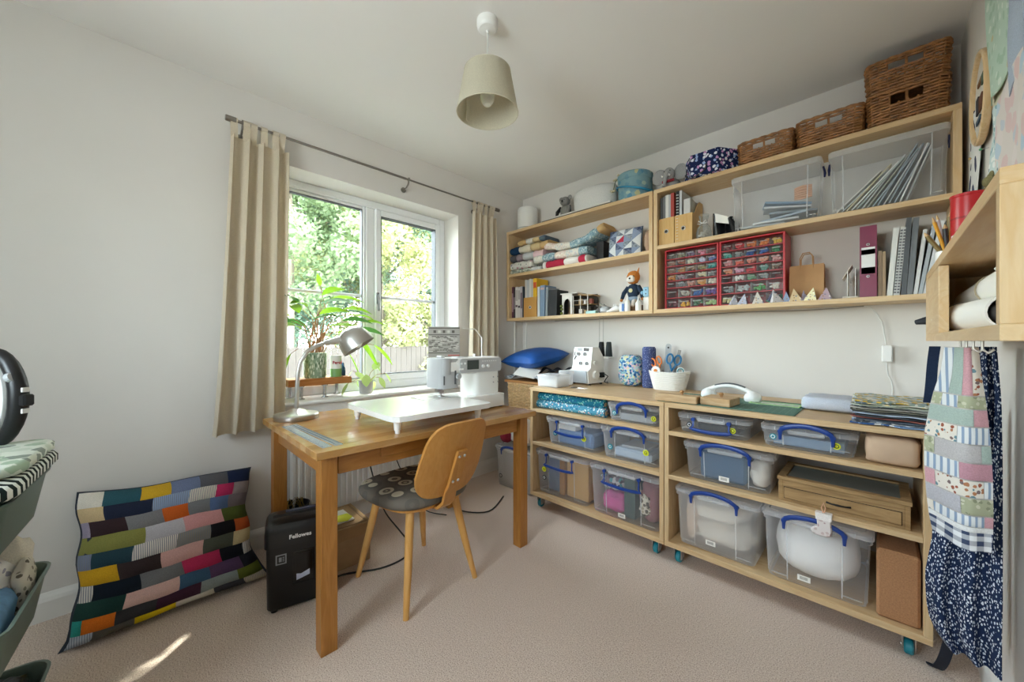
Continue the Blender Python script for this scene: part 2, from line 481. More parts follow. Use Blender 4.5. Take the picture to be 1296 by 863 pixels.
def leafmat(name, c1, c2):
    n = NT(name); n.rough(.6, 0, .3)
    cr = n.ramp(n.noise(n.co(), 1.6, 3).outputs[0], [(.35, c4(c1)), (.65, c4(c2))]); n.base(cr)
    t = n.n('BsdfTranslucent'); n.l(cr, t.inputs[0]); mx = n.n('MixShader'); mx.inputs[0].default_value = .4
    n.l(n.b.outputs[0], mx.inputs[1]); n.l(t.outputs[0], mx.inputs[2]); n.l(mx.outputs[0], n.out.inputs[0]); return n.m
LEAF = [leafmat('leaf_mid', '#6f845f', '#98aa80'), leafmat('leaf_dark', '#66806e', '#8aa38e'), leafmat('leaf_pale', '#a0a570', '#bcbd8c')]
BARK = pm('bark', '#84796a', .95, var=.2, vs_=10)
rng = random.Random(3)
# the shaft of sun that reaches the carpet: leaves cleared to shape it
def in_gap(p):
    k = (XA - p.x) / SUN.x; q = p + SUN * k
    return .5 < q.y < 1.9 and .54 < q.z < 1.10
def tree(x, y, h, r, mi, label, nb=42, nl=640, leaf=.062, zmin=.12):
    t = thing('garden_tree', label, 'tree', (x, y, GZ), 0, 'trees beyond the garden fence')
    m = MB(); zt = h * .8
    m.tube([(0, 0, 0), (.05, .03, h*.3), (-.04, .05, h*.6), (0, 0, zt)], [.10, .08, .06, .02], 8)
    blobs = []
    for i in range(nb):
        a = rng.uniform(0, 2*pi); zz = zmin + (1 - zmin) * rng.random() ** .8; rr = r * math.sqrt(max(0.05, 1 - (2*zz - 1.0) ** 2)) * rng.uniform(.35, 1)
        c = Vector((rr*cos(a), rr*sin(a), h*(.08 + .9*zz))); blobs.append((c, rng.uniform(.32, .55) * r * .62))
        if i % 3 == 0: m.tube([(0, 0, max(.3, c.z - rr*.6)), tuple(c * .6 + Vector((0, 0, c.z*.36))), tuple(c)], [.05, .035, .015], 5)
    m.build('trunk', BARK, t)
    V, F = [], []
    for c, br in blobs:
        for k in range(nl):
            d = Vector((rng.gauss(0, 1), rng.gauss(0, 1), rng.gauss(0, 1))); d.normalize()
            p = c + d * br * rng.uniform(.55, 1.08)
            if p.z < .05 or in_gap(p + Vector((x, y, GZ))): continue
            u = Vector((rng.gauss(0, 1), rng.gauss(0, 1), rng.gauss(0, .6))).normalized(); w = u.cross(d).normalized() * .6
            s = leaf * rng.uniform(.6, 1.3); b = len(V)
            V += [tuple(p - u*s), tuple(p + w*s), tuple(p + u*s), tuple(p - w*s)]; F.append((b, b+1, b+2, b+3))
    me = bpy.data.meshes.new('foliage'); me.from_pydata(V, [], F); me.materials.append(LEAF[mi])
    o = bpy.data.objects.new('foliage', me); col.objects.link(o); o.parent = t
    return t
tree(-4.95, 4.45, 7.4, 1.8, 0, 'unseen tree close to the house, added to keep sun off the window', 64, 230, .10, .60)  # unseen near crown, placed to block the sun outside the leaf gap
tree(-9.8, 2.6, 7.2, 2.1, 0, 'tall mid-green tree seen behind the desk lamp and leafy plant')
tree(-10.6, 5.2, 7.6, 2.3, 2, 'pale yellow-green tree filling the middle of the left pane')
tree(-10.4, 8.2, 7.4, 2.2, 1, 'dark blue-green tree seen through the right pane beside the mullion')
tree(-11.4, 11.2, 7.8, 2.4, 0, 'green tree at the right edge of the right-hand pane')
tree(-13.6, 7.0, 9.2, 2.6, 0, 'taller green tree standing behind the pale yellow-green one')
tree(-13.0, 3.6, 8.8, 2.5, 1, 'tall dark tree standing behind the others in the left pane')
tree(-14.2, 13.6, 9.2, 2.8, 1, 'far blue-green tree behind the right-hand pane edge')
tree(-15.5, 9.6, 9.6, 2.9, 2, 'tall pale tree far back between the two panes')
tree(-16.0, 5.4, 9.6, 2.9, 1, 'tall dark tree far back in the left-hand pane')
tree(-16.5, 2.4, 9.8, 2.9, 0, 'tall green tree far back beside the left curtain')
tree(-15.5, 16.8, 9.8, 2.9, 2, 'tall pale tree far back beside the right window frame')
for (x, y, mi, lb) in ((-9.9, 6.6, 2, 'low pale bush just behind the fence left of the mullion'), (-9.9, 9.8, 0, 'low green bush just behind the fence in the right pane')):
    tree(x, y, 2.7, 1.3, mi, lb, 18, 420, .055)
# ------------------------------------------------------------------ curtain pole and curtains
XP, ZP = -2.285, 2.193
pole = thing('curtain_pole', 'thin brushed metal curtain pole above the window', 'curtain pole', (XP, .33, ZP))
MB().cyl((0, .02, 0), (0, .98, 0), .0075, n=10).build('rod', NICKEL, pole)
MB().cyl((0, .95, 0), (0, 1.83, 0), .006, n=10).build('inner_rod', NICKEL, pole)
for y0, y1 in ((0, .045), (1.80, 1.845)):
    MB().lathe([(.012, 0), (.0145, .003), (.0145, .042), (.012, .045)], 14, Tm((0, y0, 0), rx=R(-90))).build('end_cap', NICKEL, pole)
for y in (.07, 1.0, 1.62):
    m = MB(); m.tube([(XA - XP + .002, y, -.05), (-.03, y, -.045), (-.008, y, -.03), (0, y, -.013)], .005, 6)
    m.cyl((XA - XP + .001, y, -.05), (XA - XP + .008, y, -.05), .018, n=10)
    m.tube([(.0125*cos(a), y, .0125*sin(a)) for a in [2*pi*i/10 for i in range(10)]], .003, 5, closed=True)
    m.build('bracket', NICKEL, pole)
LINEN = translucent('cream_linen', '#e0d5c1', .30)
def curtain(label, y0, y1, by0, by1, zb, folds, seed, xc=0.0):
    rg = random.Random(seed); c = thing('curtain', label, 'curtain', (XP + xc, (y0+y1)/2, zb))
    ym = (y0 + y1) / 2; zt = ZP - .075 - zb
    ph = [rg.uniform(-.5, .5) for _ in range(3)]
    def fn(u, v):
        w0 = y0 + (y1-y0)*u; w1 = by0 + (by1-by0)*u; k = max(v, 0) ** .8
        y = w1 + (w0 - w1) * k - ym
        amp = .036 * (1 - .45*v)
        x = amp * sin(2*pi*folds*u + ph[0] + .5*sin(3*v+ph[1])) + .006*sin(2*pi*folds*1.6*u + ph[2])
        y += .012 * sin(2*pi*folds*u*1.0 + 1.3) * (1 - v*.4)
        return (x, y, v * zt)
    MB().sheet(fn, folds*14, 22, .0025).build('drape', LINEN, c, smooth=60)
    hem = lambda u, v: (fn(u, v*.045)[0] + .0022, fn(u, v*.045)[1], v*.045*zt)
    MB().sheet(hem, folds*14, 2, .0015).build('hem', LINEN, c, smooth=60)
    n = folds + 2                                   # tab tops looped over the pole
    for i in range(n):
        u = (i + .35) / n; p = fn(min(1, u + .03), 1); yy = p[1]; hw = (y1-y0) / n * .34
        path = []
        for a in range(-60, 241, 30): path.append((-xc + .0135*cos(R(a)), .0135*sin(R(a)) + (ZP - zb)))
        path = [(p[0]+.004, zt - .012)] + path + [(p[0]-.004, zt - .012)]
        tf = lambda uu, vv, path=path, yy=yy, hw=hw: (lambda k, fr: (path[k][0]*(1-fr)+path[min(k+1, len(path)-1)][0]*fr, yy + (uu-.5)*2*hw, path[k][1]*(1-fr)+path[min(k+1, len(path)-1)][1]*fr))(min(int(vv*(len(path)-1)), len(path)-2) if vv > 0 else 0, vv*(len(path)-1) - (min(int(vv*(len(path)-1)), len(path)-2) if vv > 0 else 0))
        MB().sheet(tf, 2, len(path)-1, 0).build('tab', LINEN, c)
    return c
curtain('cream tab-top linen curtain gathered left of the window, behind the lamp', .345, .60, .27, .575, .64, 4, 4, .0)
curtain('cream tab-top linen curtain on the corner side of the window', 1.88, 2.13, 1.82, 2.15, .66, 4, 9, .0)

# ------------------------------------------------------------------ ceiling pendant
pd = thing('pendant_light', 'pendant lamp with tapered cream drum shade hanging from ceiling', 'lamp', (-1.141, 1.021, HC))
MB().lathe([(.001, 0), (.043, 0), (.043, -.022), (.041, -.03), (.034, -.037), (.006, -.041), (.006, -.05), (.001, -.05)][::-1], 24).build('ceiling_rose', WHITEP, pd)
MB().cyl((0, 0, -.045), (0, 0, -.235), .0028, n=8).build('cord', WHITEC, pd)
SH = translucent('lampshade_cream', '#d6d0bd', .35)
z1, z0, ra, rb = -.208, -.373, .094, .125
MB().lathe([(ra, z1), (rb, z0), (rb - .0025, z0), (ra - .0025, z1), (ra, z1)], 40, cap=False).build('lamp_shade', SH, pd)
for z, r in ((z1, ra - .001), (z0, rb - .001)): MB().tube([(r*cos(a), r*sin(a), z) for a in [2*pi*i/36 for i in range(36)]], .0025, 5, closed=True).build('shade_trim', pm('shade_edge', '#c9c2ae', .8), pd)
m = MB(); m.tube([(.02*cos(a), .02*sin(a), z1 - .02) for a in [2*pi*i/16 for i in range(16)]], .002, 5, closed=True)
for i in range(3):
    a = 2*pi*i/3 + .4; m.tube([(.02*cos(a), .02*sin(a), z1 - .02), (ra*cos(a), ra*sin(a), z1)], .0018, 5)
m.build('shade_ring', WHITEC, pd)
MB().lathe([(.001, -.225), (.018, -.228), (.02, -.262), (.014, -.272), (.001, -.272)][::-1], 16).build('lamp_holder', WHITEP, pd)
MB().lathe([(.001, -.345), (.014, -.342), (.024, -.33), (.029, -.312), (.027, -.295), (.016, -.278), (.013, -.268)], 18).build('bulb', clear('bulb_glass', '#fbfbf6', .45, .15), pd)
MB().bx(.105, .1075, -.009, .009, z0+.002, z1).build('shade_seam', MATS['shade_edge'], pd, rot=(0, R(-0), R(190)))

# ------------------------------------------------------------------ desk
DZ = .724
desk = thing('desk', 'oak desk with square legs standing under the window', 'desk', (-1.73, .995, 0), R(-1.1))
LX, LY = .395, .548
NS = 13
for i in range(NS):
    x0 = -LX + 2*LX*i/NS; x1 = -LX + 2*LX*(i+1)/NS
    k = i % 4
    mt = wood('oak_stave_%d' % k, ('#c0925a', '#b8874e', '#c79c66', '#b28248')[k], ('#b2813f', '#ab7a3e', '#b98a50', '#a6753a')[k], 'y', .20, spec=.8)
    MB().cbx(x0, x1, -LY, LY, DZ - .026, DZ, .0012).build('stave', mt, desk)
lg = .056
for sx in (-1, 1):
    for sy in (-1, 1):
        cx, cy = sx*(LX - .066), sy*(LY - .054)
        MB().cbx(cx - lg/2, cx + lg/2, cy - lg/2, cy + lg/2, 0, DZ - .026, .002).build('leg', OAK['z'], desk)
for sx in (-1, 1): MB().cbx(sx*(LX-.066) - .011, sx*(LX-.066) + .011, -LY + .09, LY - .09, DZ - .105, DZ - .026, .0015).build('apron', OAK['y'], desk)
for sy in (-1, 1): MB().cbx(-LX + .1, LX - .1, sy*(LY-.054) - .011, sy*(LY-.054) + .011, DZ - .105, DZ - .026, .0015).build('apron', OAK['x'], desk)
MB().cbx(LX - .054, LX - .048, -.30, .38, DZ - .075, DZ - .038, .001).build('apron_strip', OAK['y'], desk)

# ------------------------------------------------------------------ chair
ch = thing('chair', 'plywood desk chair with patterned grey seat tucked under the desk', 'chair', (-1.548, .94, 0), R(2))
CW = wood('honey_beech_z', '#c58d4a', '#b87f3c', 'z', .38)
CWL = wood('pale_beech_leg', '#d6a566', '#c8944f', 'z', .38)
def seatout(s, n=36):
    out = []
    for i in range(n):
        a = 2*pi*i/n; ca, sa = cos(a), sin(a); e = .62
        x = .212 * s * math.copysign(abs(ca)**e, ca); y = .215 * s * math.copysign(abs(sa)**e, sa)
        y *= 1 - .10 * (x / .21)      # slightly narrower at the back
        out.append((x, y))
    return out
def seatpat():
    n = NT('seat_fabric'); n.rough(.9, 0, .2); v = n.co((1, 1, .2))
    vo = n.n('TexVoronoi'); vo.inputs['Scale'].default_value = 11.5; vo.inputs['Randomness'].default_value = .35; n.l(v, vo.inputs['Vector'])
    a = n.ramp(vo.outputs['Distance'], [(0, c4('#b6ab92')), (.10, c4('#756d61')), (.17, c4('#6a625a')), (.20, c4('#c4b99f')), (.27, c4('#c9bfa6')), (.36, c4('#6b645b')), (.385, c4('#655f57')), (.52, c4('#6f675d'))], True)
    n.base(a); n.bump(n.noise(v, 500, 2).outputs[0], .2, .001); return n.m
rings = []
for s, z in ((.86, .402), (.965, .404), (1.0, .418), (1.0, .430), (.97, .443), (.88, .452), (.6, .458), (.25, .460)):
    rings.append([(x, y, z + .006*(x/.2)**2) for x, y in seatout(s)])
MB().loft(rings).build('seat', seatpat(), ch, smooth=60)
MB().prism(seatout(.90), .392, .403).build('seat_base', CW, ch)
for sx in (-1, 1):
    for sy in (-1, 1):
        MB().tube([(sx*.13, sy*.115, .40), (sx*.17, sy*.15, .18), (sx*.205, sy*.182, .0)], [.0185, .0165, .0115], 14).build('leg', CWL, ch)
# curved backrest of moulded plywood, leaning back
def backp(u, v):
    hw = .168 * (1 - .10*abs(v-.35)**1.0 * 2 * (1 if v > .35 else .9))
    y = (u - .5) * 2 * hw
    x = .205 + .125*v + .04*(1 - (abs(u-.5)*2)**2) * .9
    return Vector((x, y, .455 + .325*v))
oc = []
def bo(n=44):
    o = []
    for i in range(n):
        a = 2*pi*i/n; ca, sa = cos(a), sin(a); e = .5
        o.append((.5 + .5*math.copysign(abs(ca)**e, ca), .5 + .5*math.copysign(abs(sa)**e, sa)))
    return o
m = MB(); N = 44; ol = bo(N); rings = []
def bring(s, off):
    return [tuple(backp(.5 + (u-.5)*s, .5 + (v-.5)*s) + Vector((off, 0, -off*.35))) for u, v in ol]
m.loft([bring(k, -.0055) for k in (.02, .35, .7, 1.0)] + [bring(k, .0055) for k in (1.0, .7, .35, .02)])
m.build('backrest', CW, ch, smooth=50)
pts = [Vector((.06, 0, .386)), Vector((.15, 0, .384)), Vector((.205, 0, .392)), Vector((.238, 0, .42)), Vector((.252, 0, .47))] + [backp(.5, k) + Vector((.013, 0, -.004)) for k in (.15, .3, .45, .58, .63)]
m = MB()
rings = []
for i, p in enumerate(pts):
    t = (pts[min(i+1, len(pts)-1)] - pts[max(i-1, 0)]).normalized(); nn = Vector((t.z, 0, -t.x)); w = .034 - .010 * i / len(pts)
    rings.append([tuple(p + nn*a + Vector((0, b, 0))) for a, b in ((-.0065, -w), (.0065, -w), (.0065, w), (-.0065, w))])
m.loft(rings); m.build('back_support', CW, ch)
for k in (.22, .56):
    for y in (-.013, .013):
        p = backp(.5, k) + Vector((.019, y, -.005))
        MB().ball(tuple(p), (.0045, .0075, .0075), 8, 6).build('bolt', CHROME, ch)

# ------------------------------------------------------------------ sewing machine and extension table
sm = thing('sewing_machine', 'white computerised sewing machine with grey head and screen on the desk', 'sewing machine', (-1.68, 1.28, DZ), R(-1.1))
SMW = pm('machine_white', '#ecebe7', .28); SMG = pm('machine_grey', '#b4b5b6', .32)
def rb(x0, x1, y0, y1, z0, z1, r, mat, name, par=sm, axis='z', n=3):
    """rounded box: rounded outline about one axis"""
    m = MB()
    if axis == 'z': m.prism(rrect(x1-x0, y1-y0, r, n, (x0+x1)/2, (y0+y1)/2), z0, z1)
    elif axis == 'y': m.prism(rrect(x1-x0, z1-z0, r, n, (x0+x1)/2, -(z0+z1)/2), y0, y1, Tm(rx=R(-90)))
    else: m.prism(rrect(z1-z0, y1-y0, r, n, -(z0+z1)/2, (y0+y1)/2), x0, x1, Tm(ry=R(90)))
    return m.build(name, mat, par)
rb(-.10, .125, -.03, .25, .008, .075, .02, SMW, 'base')
rb(-.075, .055, -.235, -.03, .02, .078, .03, SMW, 'free_arm')
rb(-.075, .085, .06, .245, .075, .215, .03, SMW, 'pillar')
rb(-.075, .09, -.125, .245, .195, .285, .028, SMW, 'arm', axis='y')
rb(-.06, .088, -.172, -.045, .130, .283, .03, SMG, 'head')
rb(-.055, .094, -.16, -.10, .20, .286, .02, SMG, 'head_cover')
rb(.0895, .0945, -.05, .243, .205, .280, .012, SMG, 'control_panel', axis='x')
MB().cbx(.093, .097, -.005, .075, .222, .272, .002).build('screen', pm('screen_dark', '#3d443f', .15), sm)
for y in (.105, .14): MB().lathe([(.001, .008), (.009, .008), (.010, .0)][::-1], 14, Tm((.0945, y, .236), ry=R(90))).build('dial', WHITEP, sm)
for i in range(7): MB().bx(.0945, .096, .10 + i*.016, .108 + i*.016, .262, .266).build('button', WHITEP, sm)
for i in range(3): MB().lathe([(.001, .004), (.006, .004), (.006, 0)][::-1], 10, Tm((.0945, -.065 + i*.022, .256), ry=R(90))).build('button', WHITEP, sm)
MB().cbx(.094, .098, -.062, -.03, .222, .231, .002).build('button', WHITEP, sm)
MB().bx(.088, .0895, -.152, -.144, .150, .195).build('thread_slot', pm('slot_dark', '#55585a', .5), sm)
MB().bx(.088, .0895, -.083, -.073, .15, .23).build('thread_slot', MATS['slot_dark'], sm)
m = MB(); m.cyl((.0, -.185, .135), (.0, -.185, .105), .007, n=10); m.cyl((.012, -.18, .14), (.012, -.18, .115), .005, n=8); m.cyl((-.005, -.195, .13), (-.005, -.215, .128), .006, n=8)
m.bx(-.008, .008, -.2, -.17, .096, .112); m.bx(-.012, .02, -.215, -.2, .108, .122)
m.build('needle_bar', CHROME, sm, (0, .075, 0))
m = MB(); m.cyl((.0, -.185, .1), (.0, -.185, .079), .0016, n=6); m.bx(-.014, .02, -.196, -.174, .0795, .083); m.bx(-.004, .004, -.189, -.181, .083, .098)
m.build('presser_foot', CHROME, sm, (0, .075, 0))
MB().bx(-.045, .05, -.222, -.14, .078, .0795).build('needle_plate', pm('plate_steel', '#c9cbcc', .3, .9), sm, (0, .06, 0))
MB().lathe([(.001, .012), (.014, .012), (.016, .008), (.016, 0)][::-1], 14, Tm((.088, -.06, .19), ry=R(90))).build('knob', GREYP, sm)
m = MB(); m.cyl((-.03, .20, .285), (-.03, .20, .40), .003, n=8); m.tube([(-.03, .20, .395), (-.03, .15, .445), (-.03, .06, .448)], .0025, 6); m.cyl((-.05, .16, .285), (-.05, .16, .30), .008, n=10)
m.build('thread_stand', WHITEP, sm)
m = MB(); m.cbx(-.03, .02, -.12, -.095, .280, .297, .004); m.cbx(-.04, .03, -.02, .05, .283, .288, .002); m.build('top_lid', SMG, sm)
for y, z in ((.19, .14), (.225, .14), (.19, .17), (.225, .17)): MB().lathe([(.001, .003), (.004, .003), (.004, 0)][::-1], 8, Tm((.085, y, z), ry=R(90))).build('socket', SMG, sm)
for x in (-.08, .10):
    for y in (0, .23): MB().cyl((x, y, 0), (x, y, .009), .012, n=10).build('rubber_foot', BLACKP, sm)

et = thing('extension_table', 'wide white extension table on small legs around the sewing machine', 'extension table', (-1.60, .985, DZ), R(-1.1))
poly = rrect(.50, .52, .055, 4)
# cut the outline around the machine's free arm
poly = [(x + .01, y) for x, y in poly]
cut = [(.26, .255)]
pl = []
for x, y in poly: pl.append((x, y))
a, b = [], []
outl = [(.26, -.205), (.255, -.235), (.235, -.255), (.20, -.26)] + [(-.19, -.26), (-.225, -.25), (-.24, -.225), (-.245, -.19)] + [(-.245, .255), (-.165, .255), (-.165, .05), (-.155, .04), (-.025, .04), (-.015, .05), (-.015, .255), (.215, .26), (.245, .25), (.26, .22)]
MB().prism(outl[::-1], .056, .078).build('table_top', pm('table_gloss_white', '#f0efec', .12), et)
for x, y in ((-.20, -.215), (.20, -.215), (-.215, .2), (.20, .205)):
    l = MB().lathe([(.010, .0), (.0105, .012), (.0135, .014), (.017, .056)], 12, Tm((x, y, 0))).build('leg', SMW, et)
    MB().cyl((x, y, -.001), (x, y, .012), .0095, n=12).build('rubber_foot', BLACKP, l)

# ------------------------------------------------------------------ desk lamp
dl = thing('desk_lamp', 'brushed steel gooseneck desk lamp with domed shade', 'lamp', (-2.028, .572, DZ), 0)
MB().lathe([(.001, 0), (.095, 0), (.097, .004), (.097, .020), (.093, .025), (.075, .027), (.055, .030), (.035, .042), (.020, .047), (.012, .049), (.001, .05)], 36).build('base', STEEL, dl)
neck = [(0, 0, .045), (0, .001, .14), (.002, .006, .22), (.005, .016, .275), (.012, .045, .325), (.02, .085, .352), (.03, .13, .368), (.036, .165, .375)]
MB().tube(neck, .0095, 10).build('gooseneck', STEEL, dl)
MB().tube([(.028, .12, .365), (.036, .17, .377), (.042, .20, .383)], [.012, .018, .021], 14).build('socket', STEEL, dl)
hd = Vector((.05, .262, .380))
Th = Matrix.Translation(hd) @ (Vector((.30, .42, -.75)).normalized().to_track_quat('Z', 'Y').to_matrix().to_4x4()) @ Matrix.Diagonal((1.28, 1.28, 1.2, 1))
MB().lathe([(.001, -.062), (.025, -.058), (.045, -.044), (.060, -.02), (.067, .01), (.069, .035), (.066, .035), (.064, .01), (.057, -.018), (.042, -.041), (.022, -.054), (.001, -.057)], 28, Th).build('lamp_shade', STEEL, dl)
MB().ball((0, 0, .005), (.026, .026, .032), 14, 8, Th).build('bulb', clear('bulb_frost', '#fafaf5', .8, .3), dl)

# ------------------------------------------------------------------ clear rulers on the desk
RUL = clear('acrylic', '#e9eff0', .22, .05); RB = pm('ruler_black', '#23283a', .5)
for (x, y, w, L_, lb, rz) in ((-1.63, .487, .030, .47, 'clear acrylic quilting ruler nearest the end edge of the desk', 1.0), (-1.635, .524, .026, .48, 'clear ruler with two dark lines, the one nearer the machine', 2.0)):
    r = thing('ruler', lb, 'ruler', (x, y, DZ + .0002), R(rz))
    MB().bx(-L_/2, L_/2, -w/2, w/2, 0, .003).build('blade', RUL, r)
    if w < .03:
        for yy in (-.007, .007): MB().bx(-L_/2 + .02, L_/2 - .02, yy-.0022, yy+.0022, .003, .0036).build('printed_line', RB, r)
    else:
        MB().bx(-L_/2, L_/2, -w/2, -w/2 + .0018, .003, .0034).build('printed_line', RB, r)
    for i in range(11):
        MB().bx(-L_/2 + .02 + i*(L_-.04)/10 - .0005, -L_/2 + .02 + i*(L_-.04)/10 + .0005, -w/2 + .002, -w/2+.008, .003, .0034).build('tick', RB, r)

# ------------------------------------------------------------------ things on the window sill
SZ = .760
sr = thing('sill_shelf', 'small wooden riser shelf on steel legs on the window sill', 'shelf', (-2.455, .80, SZ))
MB().cbx(-.075, .075, -.17, .185, .078, .118, .002).build('board', wood('riser_wood', '#b8793f', '#9c6029', 'y', .5), sr)
for x, y in ((-.05, -.13), (.055, -.10), (.055, .03), (-.05, .14)):
    m = MB(); m.cyl((x, y, .005), (x, y, .078), .0105, n=12); m.cyl((x, y, 0), (x, y, .006), .02, n=14); m.cyl((x, y, .073), (x, y, .078), .018, n=14)
    m.build('leg', pm('leg_steel', '#b9bbbd', .25, .9), sr)
RT = SZ + .1182
def leaf(m, base, tip_dir, L_, w, droop, roll=0.0, n=6, fold=.25):
    """one leaf blade, folded along its midrib, drooping"""
    base = Vector(base); d = Vector(tip_dir).normalized(); side = d.cross(Vector((0, 0, 1)))
    if side.length < 1e-3: side = Vector((1, 0, 0))
    side.normalize(); up = side.cross(d)
    side = (side*cos(roll) + up*sin(roll)); up = side.cross(d)
    rows = []
    for i in range(n + 1):
        t = i / n; c = base + d*(L_*t) + Vector((0, 0, -droop*L_*t*t)); ww = w * (sin(pi*min(1, t*.97 + .02)) ** .75) * (1 - .25*t)
        rows.append([tuple(c - side*ww + up*ww*fold), tuple(c), tuple(c + side*ww + up*ww*fold)])
    k = len(m.v); m.v += [p for r in rows for p in r]
    for i in range(n):
        for j in (0, 1): m.f.append((k+i*3+j, k+i*3+j+1, k+i*3+j+4, k+i*3+j+3)); m.mi.append(m.cur)
pl = thing('potted_plant', 'leafy plant with red stems in a green grassy-textured pot', 'plant', (-2.462, .795, RT))
POT = pat('grass_pot', '#8ba086', ['#c9d4c0', '#5d7558', '#a5b59a', '#dfe6d6'], 120, .34, rough=.6, axes=(1, 1, .35))
MB().lathe([(.001, 0), (.058, 0), (.062, .01), (.066, .15), (.062, .152), (.06, .13), (.001, .13)], 24).build('pot', POT, pl)
MB().lathe([(.001, .135), (.060, .131), (.001, .128)][::-1], 16).build('soil', pm('soil', '#3b2c22', .95), pl)
LG = translucent('calathea_leaf', '#86b030', .45, .15, .45); LD = translucent('calathea_dark', '#4f7d3c', .35, .15, .45)
STEM = pm('red_stem', '#a67c50', .6)
rg = random.Random(21)
spec = [(.02, .25, .42, 0), (.05, -.2, .36, 1), (.16, .1, .34, 0), (-.10, .15, .30, 0), (-.13, -.05, .25, 1), (.20, -.05, .30, 0), (.30, .05, .26, 0), (.36, .08, .10, 2), (-.14, .1, .05, 2), (.19, .08, .05, 2), (-.06, .2, .34, 0), (.10, .3, .30, 1), (.26, .2, .36, 3), (.30, .15, .29, 3), (-.02, .1, .26, 1), (.08, .05, .40, 0), (-.12, .2, .36, 1), (.14, .25, .26, 1), (.02, .05, .3, 0), (-.05, .0, .22, 1), (.06, .2, .22, 0), (-.10, .25, .20, 0), (.22, .2, .20, 1), (.12, .1, .18, 0), (-.15, .1, .28, 0), (.0, .3, .36, 1)]
for i, (dy, dx, dz, k) in enumerate(spec):
    b0 = Vector((rg.uniform(-.03, .03), rg.uniform(-.035, .035), .13))
    tip = Vector((max(-.045, dx*.22 + .01), dy, .13 + dz*.95 - .03))
    mid = b0*.5 + tip*.5 + Vector((0, -dy*.16, .07))
    MB().tube([tuple(b0), tuple(b0*.7 + mid*.3 + Vector((0, 0, .03))), tuple(mid), tuple(tip)], [.0034, .003, .0024, .0016], 6).build('stem', STEM, pl)
    if k == 3: continue
    d = Vector((.08 if dx > 0 else -.02, dy*1.2 + rg.uniform(-.1, .1), .05 if k != 2 else -.45)); L_ = rg.uniform(.16, .22) if k != 2 else .17
    m = MB(); leaf(m, tip, d, L_, rg.uniform(.032, .044), .35 if k != 2 else .15, rg.uniform(-.6, .6)); m.build('leaf', LG if k != 1 else LD, pl, smooth=60)
for y, z, L_ in ((.235, .17, .26),):
    m = MB(); leaf(m, (.03, y - .06, .30), (.05, .55, -.35), L_, .032, .55, .4, 8); m.build('leaf', LG, pl, smooth=60)
m = MB(); leaf(m, (.0, .03, .56), (0, -.25, 1), .075, .022, 0, 1.2); m.build('leaf', LG, pl, smooth=60)
MB().tube([(0, .01, .14), (.01, .06, .40), (0, .03, .57)], .0022, 6).build('stem', STEM, pl)

cn = thing('tin_can', 'printed green and white tin standing on the riser shelf', 'tin', (-2.435, .908, RT))
MB().lathe([(.001, 0), (.033, 0), (.034, .003), (.033, .006), (.033, .05)], 24).build('lower_label', pm('tin_green', '#6f9c58', .4), cn)
MB().lathe([(.033, .05), (.033, .125), (.034, .128), (.033, .131), (.030, .131), (.030, .127), (.001, .127)], 24).build('upper_label', pm('tin_white', '#dcdcd6', .4), cn)
textobj('lettering', 'Persil', .026, pm('tin_red', '#b5303c', .5), cn, (.0338, -.004, .088), (R(90), 0, R(90)), .0004, bold=.0006)
bl = thing('glass_bottle', 'small dark blue glass bottle beside the printed tin', 'bottle', (-2.470, .962, RT))
MB().lathe([(.001, 0), (.017, 0), (.018, .004), (.018, .05), (.010, .062), (.008, .08), (.009, .083), (.001, .083)], 16).build('body', clear('blue_glass', '#41678c', .45, .1), bl)
sp = thing('potted_plant', 'small pale-leaved plant in a grey pot on the sill', 'plant', (-2.40, 1.085, SZ))
MB().lathe([(.001, 0), (.038, 0), (.040, .003), (.046, .085), (.043, .086), (.041, .07), (.001, .07)], 22).build('pot', pm('pot_grey', '#a9a7a6', .7, var=.05), sp)
LP = translucent('peperomia_leaf', '#a9bd72', .4, .12, .4)
for i in range(11):
    a = 2*pi*i/11 + .3; r = .05 + .03*(i % 3)
    b0 = Vector((.012*cos(a), .012*sin(a), .07)); t = Vector((r*cos(a)*.6 + .01, r*sin(a)*1.15, .075 + .025*(i % 4)))
    MB().tube([tuple(b0), tuple((b0+t)/2 + Vector((0, 0, .02))), tuple(t)], .0016, 5).build('stem', STEM, sp)
    m = MB(); leaf(m, t, (cos(a)*.4, sin(a)*.5, -.8 if i % 3 else .5), .075, .032, .1, rg.uniform(-.5, .5), 5, .1); m.build('leaf', LP, sp, smooth=60)

cd = thing('spiral_calendar', 'grey page of dense print standing on the sill behind the sewing machine', 'calendar', (-2.40, 1.70, SZ), R(50))
GP = pm('print_grey', '#a3a09c', .85)
MB().cbx(-.12, .12, -.004, .004, 0, .45, .001).build('page', GP, cd, rot=(R(0), 0, 0))
DK = pm('print_dark', '#5d5854', .85); LT = pm('print_light', '#c9c6c2', .85)
for z, h, mt in ((.435, .008, DK), (.385, .006, DK), (.245, .006, DK), (.205, .008, DK), (.225, .010, pm('print_red', '#b86a66', .85))):
    x0, x1 = (-.118, .118) if mt is not MATS['print_red'] else (.03, .118)
    MB().bx(x0, x1, -.0046, -.004, z, z+h).build('printed_band', mt, cd)
rg = random.Random(5)
for r in range(13):
    x = -.112
    while x < .10:
        w = rg.uniform(.012, .034); w = min(w, .114 - x)
        MB().bx(x, x + w, -.0046, -.004, .258 + r*.0095, .258 + r*.0095 + .0055).build('printed_word', rg.choice([DK, GP, LT, DK]), cd); x += w + .005
for i in range(5): MB().bx(-.08 + i*.035, -.06 + i*.035, -.0046, -.004, .402, .422).build('printed_word', LT if i % 2 else DK, cd)
